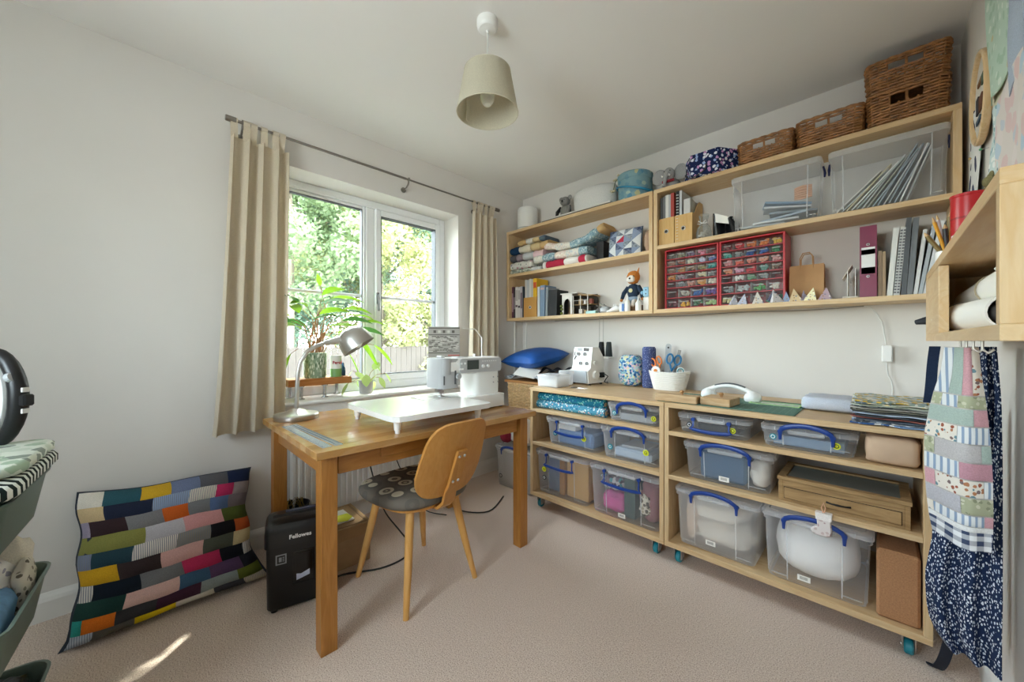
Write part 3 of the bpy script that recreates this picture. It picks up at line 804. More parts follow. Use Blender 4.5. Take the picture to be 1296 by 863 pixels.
# ------------------------------------------------------------------ generic builders
def noise3(p, s):
    return (sin(p[0]*s + 1.3) * cos(p[1]*s*1.3 + .4) + sin(p[1]*s*.8 + p[2]*s*1.1 + 2.1) + cos(p[2]*s*1.4 + p[0]*s*.7)) / 3
def blob_mb(r, amp=.12, fr=9, seed=0, n=20, mm=12, e=.7, flat=None, T=None):
    """soft lump: superellipsoid with folds; sits on z=0 when flat is given"""
    m = MB(); rings = []; o = seed * 3.7
    def P(a, b):
        ca, sa, cb, sb = cos(a), sin(a), cos(b), sin(b)
        f = lambda t: math.copysign(abs(t)**e, t)
        d = Vector((f(ca)*f(cb), f(sa)*f(cb), f(sb)))
        k = 1 + amp * noise3((d.x*r[0]*3 + o, d.y*r[1]*3 - o, d.z*r[2]*3 + o), fr/(max(r)*3))
        return (r[0]*d.x*k, r[1]*d.y*k, r[2]*d.z*(k if sb > 0 else min(k, 1.0)) + r[2])
    for i in range(mm + 1):
        b = -pi/2*.985 + pi*.985*i/mm
        rings.append([P(2*pi*j/n, b) for j in range(n)])
    return m.loft(rings, True, True, T)
def blob(name, label, cat, loc, r, mat, seed=0, amp=.12, fr=9, rz=0, group=None, e=.7, par=None, n=20, mm=12):
    o = blob_mb(r, amp, fr, seed, n, mm, e).build(name, mat, par, loc, (0, 0, rz), smooth=70)
    if par is None: tag(o, label, cat, group)
    return o
def cushion_mb(w, h, t, n=16, pinch=.10, sag=0.0):
    """square cushion lying in the local xz plane, thickness along y, corners pulled out"""
    def surf(sg):
        def fn(u, v):
            a, b = u*2-1, v*2-1
            k = 1 - pinch * (1 - a*a*b*b) * (abs(a)**4 + abs(b)**4) * .5
            th = t/2 * (max(0, 1-a*a)**.5 * max(0, 1-b*b)**.5) ** .75
            return (a*w/2*k, sg*th, h/2 + b*h/2*k)
        return fn
    return surf
def cushion(name, label, w, h, t, loc, rot, mat, pinch=.1, n=16, cat='cushion'):
    root = thing(name, label, cat, loc); root.rotation_euler = rot
    s = cushion_mb(w, h, t, n, pinch)
    MB().sheet(s(-1), n, n).build('front_cover', mat[0] if isinstance(mat, list) else mat, root, smooth=80)
    MB().sheet(s(1), n, n).build('back_cover', mat[1] if isinstance(mat, list) else mat, root, smooth=80)
    return root, s

def sbox(label, x0, x1, yf, d, z, h, handle='up', stick=None, lid=CLEAR, bodym=CLEAR, white_tag=None):
    """clear lidded storage box with a blue clip handle; origin bottom front centre"""
    w = x1 - x0; g = thing('storage_box', label, 'storage box', ((x0+x1)/2, yf, z), 0, 'clear storage boxes with blue handles')
    tp = .012 if h < .12 else .020; lh = .024; hb = h - lh*.45; cy = d/2
    def ring(k, zz, r=.02): return [(x, y, zz) for x, y in rrect(w - 2*k, d - 2*k, r, 3, 0, cy)]
    m = MB(); m.loft([ring(tp+.008, .0, .03), ring(tp, .006), ring(tp, .018), ring(tp-.003, .02), ring(tp*.25+.004, hb-.03), ring(.003, hb-.028), ring(.003, hb)], False)
    b = len(m.v) - 7*16; m.f.append(tuple(range(b, b+16))[::-1]); m.mi.append(0)
    m.build('body', bodym, g)
    m = MB(); m.loft([ring(-.001, h-lh, .022), ring(-.002, h-.006, .022), ring(.004, h-.001, .02), ring(.02, h-.001, .02), ring(.024, h-.006, .02)], True)
    lidob = m.build('lid', lid, g)
    m = MB(); k = int(w / .045)                      # raised ribs round the lid edge
    for i in range(1, k): m.bx(-w/2 + w*i/k - .001, -w/2 + w*i/k + .001, -.0035, 0, h-lh, h-.006)
    o = m.build('lid_rib', FROST, lidob); o['kind'] = 'stuff'
    def fy(zz): return (tp*.25+.004) + (tp - tp*.25 - .004) * max(0, 1 - zz/hb)   # y of the front face at a height
    for sx in (-1, 1):
        MB().tube([(sx*w*.245, fy(.012)-.001, .012), (sx*w*.25, fy(hb-.03)-.001, hb-.03)], .0022, 5).build('rib', FROST, g)
    m = MB()
    for sx in (-1, 1): m.tube([(sx*w*.245, fy(.024)-.001, .024), (sx*(w/2-tp-.012), fy(.024)-.001, .024)], .0018, 5)
    o = m.build('base_rib', FROST, g); o['kind'] = 'stuff'
    MB().cbx(-w*.19, w*.19, -.010, .002, h-lh-.008, h-lh+.006, .003).build('clip_plate', FROST, g)
    hw = w*.27 if handle == 'up' else w*.245
    if handle == 'up':
        pts = [(sx*hw*(1 - .0), -.012, h-lh-.034) for sx in (-1,)]
        pts += [(-hw, -.013, h-lh+.0)] + [(-hw + 2*hw*t, -.016, h-lh+.002 + .030*(1-(2*t-1)**2)**.6) for t in (.04, .12, .25, .4, .5, .6, .75, .88, .96)] + [(hw, -.013, h-lh+.0), (hw, -.012, h-lh-.034)]
        rr = [.005, .0075] + [.0095]*9 + [.0075, .005]
    else:
        lo = h - lh - min(.062, h*.45)
        pts = [(-hw, -.009, h-lh+.004), (-hw, -.012, lo+.012)] + [(-hw*1.12 + 2*hw*1.12*t, -.018, lo - .008*(1-(2*t-1)**2)) for t in (0, .08, .25, .5, .75, .92, 1)] + [(hw, -.012, lo+.012), (hw, -.009, h-lh+.004)]
        rr = [.0035, .0045] + [.0085]*7 + [.0045, .0035]
    hd = MB().tube(pts, rr, 8, up=(0, -1, 0), flat=.7).build('handle', BLUEP, g)
    for sx in (-1, 1): MB().cyl((sx*hw, -.016, h-lh), (sx*hw, 0, h-lh), .009, n=10).build('hinge_lug', BLUEP, g)
    for (fx, fz, kd) in (stick or []):
        yy = fy(h*fz); mt = YELLOW if kd == 'y' else pm('teal_sticker', '#2a8694', .5) if kd == 't' else pm('dark_sticker', '#33373c', .5)
        sk = MB().cyl((fx*w, yy-.0032, h*fz), (fx*w, yy-.0008, h*fz), min(.016, h*.13), n=18).build('round_sticker', mt, g)
        MB().tube([(fx*w + .007*cos(a), yy-.0036, h*fz + .007*sin(a)) for a in [2*pi*i/8 for i in range(8)]], .0016, 4, closed=True).build('printed_ring', BLACKP if kd == 'y' else WHITEP, sk)
    if white_tag:
        fx, fz = white_tag; yy = fy(h*fz)
        tg = MB().bx(fx*w-.021, fx*w+.021, yy-.003, yy-.0018, h*fz-.011, h*fz+.011).build('paper_label', PAPER, g)
        m = MB()
        for i in range(9): m.bx(fx*w-.013+i*.003, fx*w-.0118+i*.003, yy-.0034, yy-.003, h*fz-.005, h*fz+.007)
        m.build('barcode', BLACKP, tg)['kind'] = 'stuff'
    return g

# ------------------------------------------------------------------ low shelving trolleys
TEAL = pm('teal_wheel', '#1d7f8e', .45)
def trolley(label, x0, x1, y0, y1):
    t = thing('shelf_trolley', label, 'shelving unit', ((x0+x1)/2, y0, 0)); w = (x1-x0)/2; d = y1-y0; k = .022
    MB().cbx(-w, w, 0, d, .770, .793, .0015).build('top_panel', PLY['x'], t)
    MB().cbx(-w, w, 0, d, .080, .105, .0015).build('bottom_panel', PLY['x'], t)
    for s in (-1, 1): MB().cbx(s*(w-k/2)-k/2, s*(w-k/2)+k/2, 0, d, .105, .770, .0015).build('side_panel', PLY['z'], t)
    for z in (.438, .655): MB().cbx(-w+k, w-k, .0, d-.01, z-.021, z, .0015).build('shelf', PLY['x'], t)
    for sx in (-1, 1):
        for y in (.045, d-.06):
            x = sx*(w-.055); c = MB().cbx(x-.025, x+.025, y-.025, y+.025, .074, .080, .001).build('castor', STEEL, t)
            m = MB(); m.cbx(x-.018, x-.014, y-.016, y+.022, .02, .075, .001); m.cbx(x+.014, x+.018, y-.016, y+.022, .02, .075, .001); m.cbx(x-.018, x+.018, y-.012, y+.016, .066, .075, .001)
            m.build('fork', STEEL, c)
            MB().lathe([(.004, -.012), (.022, -.012), (.026, -.008), (.026, .008), (.022, .012), (.004, .012)], 18, Tm((x, y+.004, .0265), ry=R(90))).build('wheel', TEAL, c)
            MB().cyl((x-.021, y+.004, .0265), (x+.021, y+.004, .0265), .005, n=8).build('axle', CHROME, c)
    return t
TY0, TY1 = 1.875, 2.47
trolley('low plywood shelf trolley on castors, the one nearer the corner', -1.670, -.7765, TY0, TY1)
trolley('low plywood shelf trolley on castors, the one nearer the hanging quilt', -.7735, .1245, TY0, TY1)

sbox('tall clear box with brown card inside, bottom shelf next to the desk leg', -1.643, -1.235, 1.893, .46, .105, .285, 'down', [(-.33, .55, 'y'), (-.33, .36, 'd')])
sbox('tall clear box with pink fabric inside, bottom shelf of corner trolley', -1.225, -.805, 1.893, .46, .105, .285, 'down', white_tag=(-.02, .10))
sbox('clear box with lowered blue handle, middle shelf of corner trolley', -1.555, -1.165, 1.895, .36, .438, .178, 'down', [(-.32, .42, 't'), (.23, .42, 'y')])
sbox('clear box with raised blue handle, middle shelf of corner trolley', -1.152, -.803, 1.893, .36, .438, .183, 'up', [(-.33, .36, 't'), (.27, .40, 'y')])
sbox('shallow clear box beside the fabric rolls on the top shelf', -1.105, -.803, 1.893, .30, .655, .104, 'up', [(-.36, .42, 't'), (.38, .40, 'y')])
sbox('shallow clear box with lowered handle under the cutting mat', -.718, -.408, 1.895, .36, .655, .096, 'down', [(-.32, .42, 'd'), (.28, .42, 'y')])
sbox('shallow clear box with raised handle beside the brown paper parcel', -.368, -.060, 1.893, .36, .655, .097, 'up', [(-.36, .45, 't'), (.30, .42, 'y')])
sbox('clear box holding dark blue cloth beside the wooden display case', -.690, -.322, 1.893, .42, .438, .178, 'up', white_tag=(-.02, .16))
sbox('tall clear box stuffed with cream cloth on the bottom shelf', -.730, -.375, 1.893, .44, .105, .280, 'up', white_tag=(-.05, .17), bodym=FROST)
sbox('tall clear box holding round white wadding below the stocking ornament', -.364, -.018, 1.890, .44, .105, .285, 'up', white_tag=(-.09, .13))
sbox('clear box with blue handle on the carpet in the corner behind desk', -2.12, -1.74, 1.97, .48, 0, .31, 'up', [(-.36, .25, 'd')], bodym=FROST)

# what can be seen inside the boxes
CREAM = cloth('cream_cloth', '#e2d9cb'); WADD = cloth('white_wadding', '#f0ede8', .05, .6)
def put(name, label, cat, x0, x1, y0, y1, z0, z1, mat, b=.002):
    return tag(MB().cbx(x0, x1, y0, y1, z0, z1, b).build(name, mat), label, cat)
put('card_sheet', 'tan card folder standing inside the tall box by desk leg', 'folder', -1.43, -1.27, 1.96, 2.30, .115, .345, pm('tan_card', '#c99f62', .85))
put('card_sheet', 'brown card strip standing beside the tan folder in the box', 'folder', -1.475, -1.437, 1.94, 2.2, .115, .34, pm('brown_card_b', '#a87a45', .85))
put('notebook', 'blue-grey notebook standing at the left of the tall box', 'notebook', -1.585, -1.49, 1.97, 2.2, .115, .33, pm('bluegrey_card', '#8397b4', .7))
blob('fabric_bundle', 'bright pink cloth bundle low in the tall clear box', 'fabric', (-1.10, 2.0, .115), (.075, .07, .055), cloth('pink_cloth', '#d0609a'), 2, .25)
blob('fabric_bundle', 'dull rose cloth filling the right of the tall clear box', 'fabric', (-.89, 2.03, .115), (.062, .09, .11), cloth('rose_cloth', '#8d5860'), 5, .2)
put('folder', 'dark green folder standing behind the pink cloth bundle', 'folder', -1.03, -.965, 1.95, 2.28, .115, .33, pm('dark_green_card', '#36504c', .7))
blob('fabric_bundle', 'grey floral cloth at the top left of the tall box', 'fabric', (-1.12, 2.03, .235), (.08, .09, .045), pat('grey_floral', '#7d6f78', ['#c9c3bf', '#5b9fa0', '#4d4550'], 45), 7, .2)
blob('fabric_bundle', 'cream crumpled strip in front of the rose cloth in the box', 'fabric', (-.905, 1.945, .16), (.03, .02, .055), pat('cream_dark_scrap', '#d6cdb8', ['#4d463e', '#a59a86'], 60), 9, .3)
put('fabric_stack', 'folded blue cloth lying in the lowered-handle box', 'fabric', -1.50, -1.23, 1.945, 2.2, .446, .535, cloth('mid_blue_cloth', '#6f8fb8'), .012)
put('paper_stack', 'white paper stack lying on the blue cloth in the box', 'paper', -1.49, -1.36, 1.95, 2.2, .5355, .565, PAPER, .002)
put('fabric_stack', 'pale blue folded cloth lying in the raised-handle box', 'fabric', -1.09, -.87, 1.94, 2.2, .446, .50, cloth('pale_blue_cloth', '#b5c3d2'), .012)
put('cutting_guide', 'grey plastic template lying on the pale blue folded cloth', 'template', -1.05, -.90, 1.96, 2.1, .5005, .515, GREYP)
put('tray', 'grey tool tray inside the shallow box beside the rolls', 'tray', -1.04, -.86, 1.93, 2.12, .662, .70, GREYP)
put('zip_pouch', 'dark zip pouch inside the shallow box under the mat', 'pouch', -.64, -.47, 1.95, 2.2, .662, .715, pm('dark_pouch', '#2a2a2c', .8), .01)
put('pattern_packet', 'blue and brown pattern packet inside shallow box by parcel', 'packet', -.33, -.10, 1.94, 2.2, .662, .70, pm('packet_blue', '#8098b2', .7))
put('fabric_stack', 'folded dark blue cloth inside the box by display case', 'fabric', -.625, -.43, 1.935, 2.25, .446, .575, cloth('slate_blue_cloth', '#3d5f7c'), .012)
blob('fabric_bundle', 'cream cloth pushed in the right end of the blue-cloth box', 'fabric', (-.385, 2.02, .446), (.04, .09, .06), CREAM, 3, .2)
blob('fabric_bundle', 'lower cream cloth bundle in the stuffed tall box', 'fabric', (-.55, 2.07, .115), (.135, .14, .065), CREAM, 11, .22, 14)
blob('fabric_bundle', 'upper cream cloth bundle in the stuffed tall box', 'fabric', (-.56, 2.05, .235), (.12, .12, .055), CREAM, 14, .3, 14)
blob('fabric_bundle', 'rolled peach cloth at the left of the stuffed tall box', 'fabric', (-.67, 1.97, .12), (.025, .04, .10), cloth('peach_cloth', '#d8bda4'), 16, .15)
blob('wadding_bundle', 'large round bundle of white wadding in clear box', 'wadding', (-.195, 2.075, .115), (.142, .155, .118), WADD, 4, .06, 22, e=.78)
put('paper_bundle', 'white paper sheets standing in the floor box behind the desk', 'paper', -2.02, -1.80, 2.02, 2.35, .01, .26, pm('offwhite_paper', '#cfcac4', .9))

# rolls of fabric on the top shelf
def vroll(name, label, x0, x1, y, z, r, mat, core=CARD):
    g = thing(name, label, 'fabric roll', (x0, y, z))
    m = MB(); m.tube([(0, 0, r), (x1-x0, 0, r)], r, 20); m.build('fabric', mat, g)
    MB().cyl((x1-x0, 0, r), (x1-x0+.004, 0, r), r*.45, n=16).build('core', core, g)
    return g
TF = pat('teal_floral', '#1f6f86', ['#4fa6a8', '#a8d3cf', '#2b5d8c', '#79b9a6'], 75, .26)
TF2 = pat('pale_teal_floral', '#4f93ad', ['#c9dfe4', '#9fc9d6', '#e7b8a8', '#2c6d95', '#d9e8ea'], 70, .26)
vroll('fabric_roll', 'dark teal floral fabric roll lying on the paler roll', -1.640, -1.145, 1.945, .7035, .026, TF)
vroll('fabric_roll', 'pale teal floral fabric roll lying below the darker roll', -1.645, -1.135, 1.935, .6555, .0265, TF2)
put('board_core', 'grey cardboard bolt end behind the fabric rolls on shelf', 'board', -1.20, -1.118, 1.99, 2.10, .6555, .758, pm('grey_board', '#8f8b84', .9))

# ------------------------------------------------------------------ right trolley: case, parcel, cork, stocking
CASEW = wood('weathered_wood', '#b08f62', '#8f7049', 'x', .75)
cs = thing('display_case', 'weathered wooden display case with glass lid and front drawer', 'display case', (-.116, 1.905, .438))
w = .19
m = MB(); m.cbx(-w, -w+.014, 0, .25, 0, .085, .001); m.build('side_panel', CASEW, cs)
m = MB(); m.cbx(w-.014, w, 0, .25, 0, .085, .001); m.build('side_panel', CASEW, cs)
MB().cbx(-w+.014, w-.014, .236, .25, 0, .085, .001).build('back_panel', CASEW, cs)
MB().cbx(-w+.014, w-.014, 0, .012, 0, .085, .001).build('front_panel', CASEW, cs)
MB().cbx(-w+.014, w-.014, .012, .236, .0, .008, .001).build('base', CASEW, cs)
dr = MB().cbx(-w+.02, w-.022, -.007, -.0002, .014, .058, .002).build('drawer_front', CASEW, cs)
m = MB()
for a in ((-w+.02, w-.022, .012, .014), (-w+.02, w-.022, .058, .060), (-w+.018, -w+.02, .012, .06), (w-.022, w-.02, .012, .06)): m.bx(a[0], a[1], -.001, 0, a[2], a[3])
m.build('drawer_gap', pm('gap_dark', '#2c2118', .9), cs)
kn = MB().tube([(-.035, -.010, .037), (-.02, -.018, .037), (0, -.02, .037), (.02, -.018, .037), (.035, -.010, .037)], [.004, .003, .004, .003, .004], 8).build('handle', pm('black_iron', '#1f1c1a', .5, .5), dr)
m = MB()
for x0, x1, y0, y1 in ((-w-.004, w+.004, -.006, .022), (-w-.004, w+.004, .226, .254), (-w-.004, -w+.024, .022, .226), (w-.024, w+.004, .022, .226)): m.cbx(x0, x1, y0, y1, .087, .101, .001)
m.build('lid_frame', CASEW, cs)
MB().bx(-w+.024, w-.024, .022, .226, .093, .096).build('lid_glass', clear('case_glass', '#dfe4e2', .06, .04), cs)
st = thing('stocking_ornament', 'small white felt stocking hung from the display case drawer', 'ornament', (-.158, 1.868, .385))
poly = [(-.022, .05), (.024, .05), (.023, .02), (.026, -.005), (.024, -.028), (.010, -.034), (-.018, -.034), (-.034, -.028), (-.038, -.016), (-.030, -.006), (-.018, .0), (-.019, .02)]
m = MB(); rings = []
for k, y in ((.86, -.010), (1, -.004), (1, .004), (.86, .010)):
    rings.append([(x*k, y, z*k) for x, z in poly])
m.loft(rings); m.build('sock', pat('felt_stars', '#dcd3d0', ['#b79d9c', '#c7b3b0'], 55, .2), st)
m = MB(); rings = [[(x*k, y, z) for x, z in [(-.024, .056), (.026, .056), (.025, .030), (-.022, .030)]] for k, y in ((.9, -.013), (1, -.011), (1, .011), (.9, .013))]
m.loft(rings); m.build('cuff', cloth('felt_white', '#ece6e2'), st)
MB().tube([(.0, .0, .055), (-.006, .004, .072), (.0, .006, .092), (.006, .004, .072), (.002, .0, .055)], .0022, 5).build('loop', pm('peach_ribbon', '#d2a184', .8), st)
put('cork_block', 'brown cork yoga block standing at end of bottom shelf', 'cork block', -.012, .098, 1.90, 2.13, .1052, .352, pm('cork', '#a77a55', .95, var=.18, vs_=220, bump=.3, bs=250), .008)
blob('cloth_bag', 'cream bag with red print tucked behind the cork block', 'bag', (.04, 2.24, .1055), (.055, .08, .14), pat('bag_print', '#cdbfae', ['#8c5a4a', '#b89a88', '#5d4a44'], 14, .3), 6, .1)
g = blob('paper_parcel', 'brown paper parcel on the top shelf beside hanging quilt', 'parcel', (.028, 1.975, .6555), (.072, .09, .051), pm('kraft_paper', '#c4a78c', .75, var=.05, vs_=12), 3, .05, 20, e=.35)

# ------------------------------------------------------------------ things on the trolley tops
TZ = .7932
mat_g = thing('cutting_mat', 'dark green self-healing cutting mat on the trolley top', 'cutting mat', (-.535, 2.09, TZ))
MB().cbx(-.285, .285, -.19, .19, 0, .003, .001).build('mat', pm('mat_green', '#4d7467', .8), mat_g)
m = MB()
for i in range(1, 23): m.bx(-.275+i*.0239, -.2743+i*.0239, -.18, .18, .003, .0032)
for j in range(0, 16): m.bx(-.275, .275, -.18+j*.024, -.1793+j*.024, .003, .0032)
m.build('grid_lines', pm('mat_line', '#8fb09c', .8), mat_g)['kind'] = 'stuff'
qr = thing('quilting_ruler', 'pale green translucent quilting ruler on the cutting mat', 'ruler', (-.36, 2.165, TZ + .0035), R(-3))
MB().bx(-.10, .10, -.05, .05, 0, .003).build('blade', clear('green_acrylic', '#b9e0b4', .5, .1), qr)
m = MB()
for a in ((-.10, .10, -.05, -.045), (-.10, .10, .045, .05), (-.10, -.095, -.045, .045), (.095, .10, -.045, .045)): m.bx(a[0], a[1], a[2], a[3], .003, .0034)
m.build('printed_border', pm('lime_print', '#9fd36a', .6), qr)
def clapper(label, x0, x1, y0, y1, h, z, cx, rz=0):
    c = thing('wooden_clapper', label, 'wooden clapper', ((x0+x1)/2, (y0+y1)/2, z), rz); a, b = (x1-x0)/2, (y1-y0)/2
    MB().cbx(-a, a, -b, b, 0, h, .003).build('block', wood('clapper_wood', '#cdb08a', '#b8966b', 'x', .6), c)
    MB().lathe([(.001, 0), (.007, 0), (.006, .006), (.010, .011), (.011, .016), (.007, .021), (.001, .022)], 14, Tm((cx, 0, h))).build('knob', wood('knob_wood', '#b98f62', '#a67c4e', 'z', .5), c)
clapper('long wooden pressing clapper with knob at the seam of the trolleys', -.83, -.628, 1.895, 1.965, .036, TZ + .0035, .02)
clapper('short wooden pressing clapper with knob in front of white handset', -.615, -.485, 1.915, 2.05, .036, TZ + .0035, .005, R(-4))
hs = thing('phone_handset', 'white handset-shaped tool with dark grip on the cutting mat', 'handset', (-.565, 2.205, TZ + .0035), R(-4))
for sx in (-1, 1): MB().lathe([(.001, 0), (.034, 0), (.038, .006), (.038, .022), (.030, .038), (.014, .048), (.001, .05)], 20, Tm((sx*.105, 0, 0))).build('cup', WHITEP, hs)
arch = [(-.108 + .216*t, 0, .040 + .030*sin(pi*t)) for t in [i/12 for i in range(13)]]
MB().tube(arch, .011, 10).build('grip', WHITEP, hs)
MB().tube([(x, y, z+.008) for x, y, z in arch[2:-2]], .007, 8).build('grip_inlay', pm('grip_grey', '#4d5156', .5), hs)
g = blob('folded_cloth', 'pale grey folded cloth lying beside the cutting mat', 'cloth', (-.155, 2.19, TZ), (.105, .10, .032), cloth('pale_grey_cloth', '#c3c8d4'), 8, .10, 16, e=.45)
# pile of fabric pieces
ords = ['lowest', 'second', 'third', 'fourth', 'fifth', 'sixth', 'seventh', 'eighth', 'ninth', 'tenth', 'eleventh', 'twelfth', 'topmost']
cols_ = [('blue print', pat('scrap0', '#7f9cc4', ['#e4e6ea', '#3c5d92'], 60)), ('grey print', pat('scrap1', '#8d9299', ['#d7d8da', '#50565f'], 60)), ('dark slate', cloth('scrap2', '#56606c')), ('rust red', cloth('scrap3', '#86524a')), ('charcoal', cloth('scrap4', '#45474c')),
         ('pale blue', cloth('scrap5', '#aebccd')), ('dark grey', cloth('scrap6', '#5f605f')), ('olive grey', cloth('scrap7', '#77776a')), ('stone', cloth('scrap8', '#a5a197')), ('grey check', pat('scrap9', '#9a9d99', ['#5a5f62'], 60)), ('sage', cloth('scrap10', '#a4aa98')), ('pale floral', pat('scrap11', '#c3c2b2', ['#8d9a84', '#d8c48a', '#6d7f8d'], 60)), ('white floral', pat('scrap12', '#d3d0c2', ['#7d8f86', '#c9a94f', '#9fb0b8'], 55))]
rg = random.Random(12)
for i, (cn_, mt) in enumerate(cols_):
    hw, hd = rg.uniform(.095, .105), rg.uniform(.125, .14); k1, k2 = rg.uniform(0, 6), rg.uniform(0, 6); dz = .0068
    def fn(u, v, i=i, hw=hw, hd=hd, k1=k1, k2=k2):
        x, y = (u-.5)*2*hw, (v-.5)*2*hd; e = max(abs(u-.5), abs(v-.5))*2
        return (x + .005*sin(v*17+k1)*abs(u-.5)*2, y + .005*sin(u*15+k2)*abs(v-.5)*2, .0045 + .0012*sin(u*9+k1+v*4)*e + .0012*sin(v*11+k2)*e)
    o = MB().sheet(fn, 14, 16, .0042).build('fabric_piece', mt, None, (.022, 2.035 + rg.uniform(-.008, .008), TZ + .0015 + i*dz), (0, 0, R(rg.uniform(-4, 4))), smooth=60)
    tag(o, '%s folded fabric piece, %s in the pile beside the hanging quilt%s' % (cn_, ords[i], '' if i in (0, 12) else ' from the bottom'), 'fabric', 'fabric pieces piled on the trolley')

# left trolley top
def lidbox(label, x0, x1, y0, y1, h, z=TZ):
    g = thing('lidded_tub', label, 'plastic tub', ((x0+x1)/2, (y0+y1)/2, z)); a, b = x1-x0, y1-y0
    ring = lambda k, zz: [(x, y, zz) for x, y in rrect(a-2*k, b-2*k, .012, 3)]
    m = MB(); m.loft([ring(.008, 0), ring(.004, .004), ring(.001, h*.72)], False); m.f.append(tuple(range(16))[::-1]); m.mi.append(0); m.build('body', FROST, g)
    MB().loft([ring(-.002, h*.72), ring(-.002, h-.004), ring(.002, h), ring(.01, h)]).build('lid', FROST, g)
    return g
lidbox('frosted white lidded tub at the corner end of trolley top', -1.668, -1.495, 1.94, 2.09, .082)
put('tub_filling', 'white notions filling the frosted lidded tub', 'notions', -1.655, -1.51, 1.955, 2.075, .798, .845, pm('notion_white', '#e6e6e6', .8), .006)
lidbox('smaller grey lidded tub behind the frosted white tub', -1.625, -1.545, 2.125, 2.20, .10)

ov = thing('overlocker', 'white and grey overlocker machine with four dials and thread cones', 'overlocker', (-1.525, 2.245, TZ), R(-6))
prof = [(-.02, .012), (-.03, .10), (-.005, .115), (.0, .13), (.02, .262), (.09, .262), (.135, .20), (.15, .16), (.15, .012)]   # y,z side profile
def extr(x0, x1, pr): return MB().loft([[(x0, y, z) for y, z in pr], [(x1, y, z) for y, z in pr]])
extr(-.07, .095, prof).build('body', SMW, ov)
extr(-.064, .085, [(-.0315, .014), (-.0405, .095), (-.0295, .098), (-.0205, .014)]).build('front_cover', pm('pearl_grey', '#bfc6cd', .25, .2), ov)
fp = lambda z: -.0015 + .02*(z-.13)/.132
for (x, z) in ((-.02, .215), (.035, .215), (.005, .15), (.06, .15)):
    d_ = MB().lathe([(.001, .012), (.011, .011), (.013, .0)][::-1], 14, Tm((x, fp(z), z), rx=R(97))).build('dial', GREYP, ov)
    MB().bx(x-.002, x+.002, fp(z)-.0135, fp(z)-.011, z-.010, z+.010).build('pointer', BLACKP, d_)
MB().bx(-.035, .005, fp(.246)-.002, fp(.246)+.001, .235, .257).build('thread_chart', GREYP, ov)
MB().bx(.02, .065, fp(.246)-.002, fp(.246)+.001, .235, .257).build('display', pm('display_dark', '#3b3038', .2), ov)
m = MB(); m.cbx(-.10, -.07, -.02, .10, .012, .06, .005); m.build('bed', SMW, ov)
MB().cbx(-.095, -.066, -.035, .03, .075, .10, .004).build('presser_housing', GREYP, ov)
m = MB(); m.tube([(-.05, fp(.2)-.003, .235), (-.055, fp(.2)-.004, .205), (-.04, fp(.2)-.004, .2), (-.06, fp(.2)-.004, .175)], .003, 5); m.build('thread_guide', BLACKP, ov)
MB().lathe([(.001, .018), (.028, .016), (.032, .004), (.032, 0)][::-1], 20, Tm((.095, .05, .07), ry=R(90))).build('handwheel', SMW, ov)
MB().lathe([(.001, .010), (.012, .010), (.013, 0)][::-1], 14, Tm((.095, .04, .155), ry=R(90))).build('knob', SMW, ov)
MB().cbx(-.06, .13, .15, .22, .18, .195, .004).build('spool_tray', SMW, ov)
for x in (.05, .115):
    cnn = MB().lathe([(.001, 0), (.026, 0), (.025, .006), (.018, .10), (.014, .105), (.001, .105)], 16, Tm((x-.005, .185, .196))).build('thread_cone', pm('thread_%d' % int(x*1000), '#26282b' if x < .1 else '#2f3638', .9, bump=.3, bs=900), ov)
MB().cyl((.02, .195, .195), (.02, .195, .50), .0025, n=6).build('thread_mast', STEEL, ov)
MB().cyl((.05, .2, .30), (.05, .2, .50), .0022, n=6).build('thread_mast', STEEL, ov)
MB().tube([(-.05, .195, .50), (.02, .195, .503), (.10, .195, .50)], .003, 6).build('mast_bar', STEEL, ov)
pg = MB().cbx(.096, .118, .09, .13, .05, .085, .003).build('plug', BLACKP, ov)
MB().tube([(.118, .11, .07), (.14, .10, .075), (.15, .12, .06), (.13, .13, .045), (.125, .11, .02), (.12, .16, .006), (.05, .25, .005)], .0035, 6).build('power_cord', BLACKC, ov)
for x in (-.055, .08):
    for y in (.0, .13): MB().cyl((x, y, 0), (x, y, .013), .01, n=8).build('rubber_foot', BLACKP, ov)
sc = thing('scissors', 'small metal scissors lying on the trolley in front of the overlocker', 'scissors', (-1.40, 2.04, TZ), R(10))
for s in (-1, 1):
    MB().loft([[(x, y*s + (0 if s > 0 else 0), z + (.002 if s > 0 else 0)) for x, y, z in ((-.012, -.003, 0), (.06, .010, 0), (-.01, .005, 0))], [(x, y*s, z + (.002 if s > 0 else 0)) for x, y, z in ((-.012, -.003, .0015), (.06, .010, .0015), (-.01, .005, .0015))]]).build('blade', CHROME, sc)
    MB().tube([(-.03 + .014*cos(a), s*.014 + .010*sin(a), .004) for a in [2*pi*i/12 for i in range(12)]], .003, 6, closed=True).build('finger_loop', pm('scissor_grey', '#8d8478', .4, .6), sc)
FLO = pat('floral_bag', '#b9c9cf', ['#3f78a8', '#7fb0b5', '#d6cf9a', '#cfb0bd', '#2d5788', '#7fa5b8'], 72, .50)
blob('tailors_ham', 'blue floral tailors ham standing against the wall', 'tailors ham', (-1.215, 2.40, TZ), (.083, .06, .108), FLO, 2, .03, 9, e=.62)
rl_ = thing('sleeve_roll', 'dark blue speckled sleeve roll standing beside the floral ham', 'sleeve roll', (-1.090, 2.40, TZ))
MB().lathe([(.001, 0), (.038, .001), (.043, .01), (.043, .255), (.036, .268), (.001, .27)], 22).build('roll', pat('navy_speckle', '#46507a', ['#8d97b8', '#6672a0'], 110, .2), rl_)
rbk = thing('rope_basket', 'white coiled rope basket filled with scissors and cutters', 'basket', (-.952, 2.385, TZ))
rows = 14
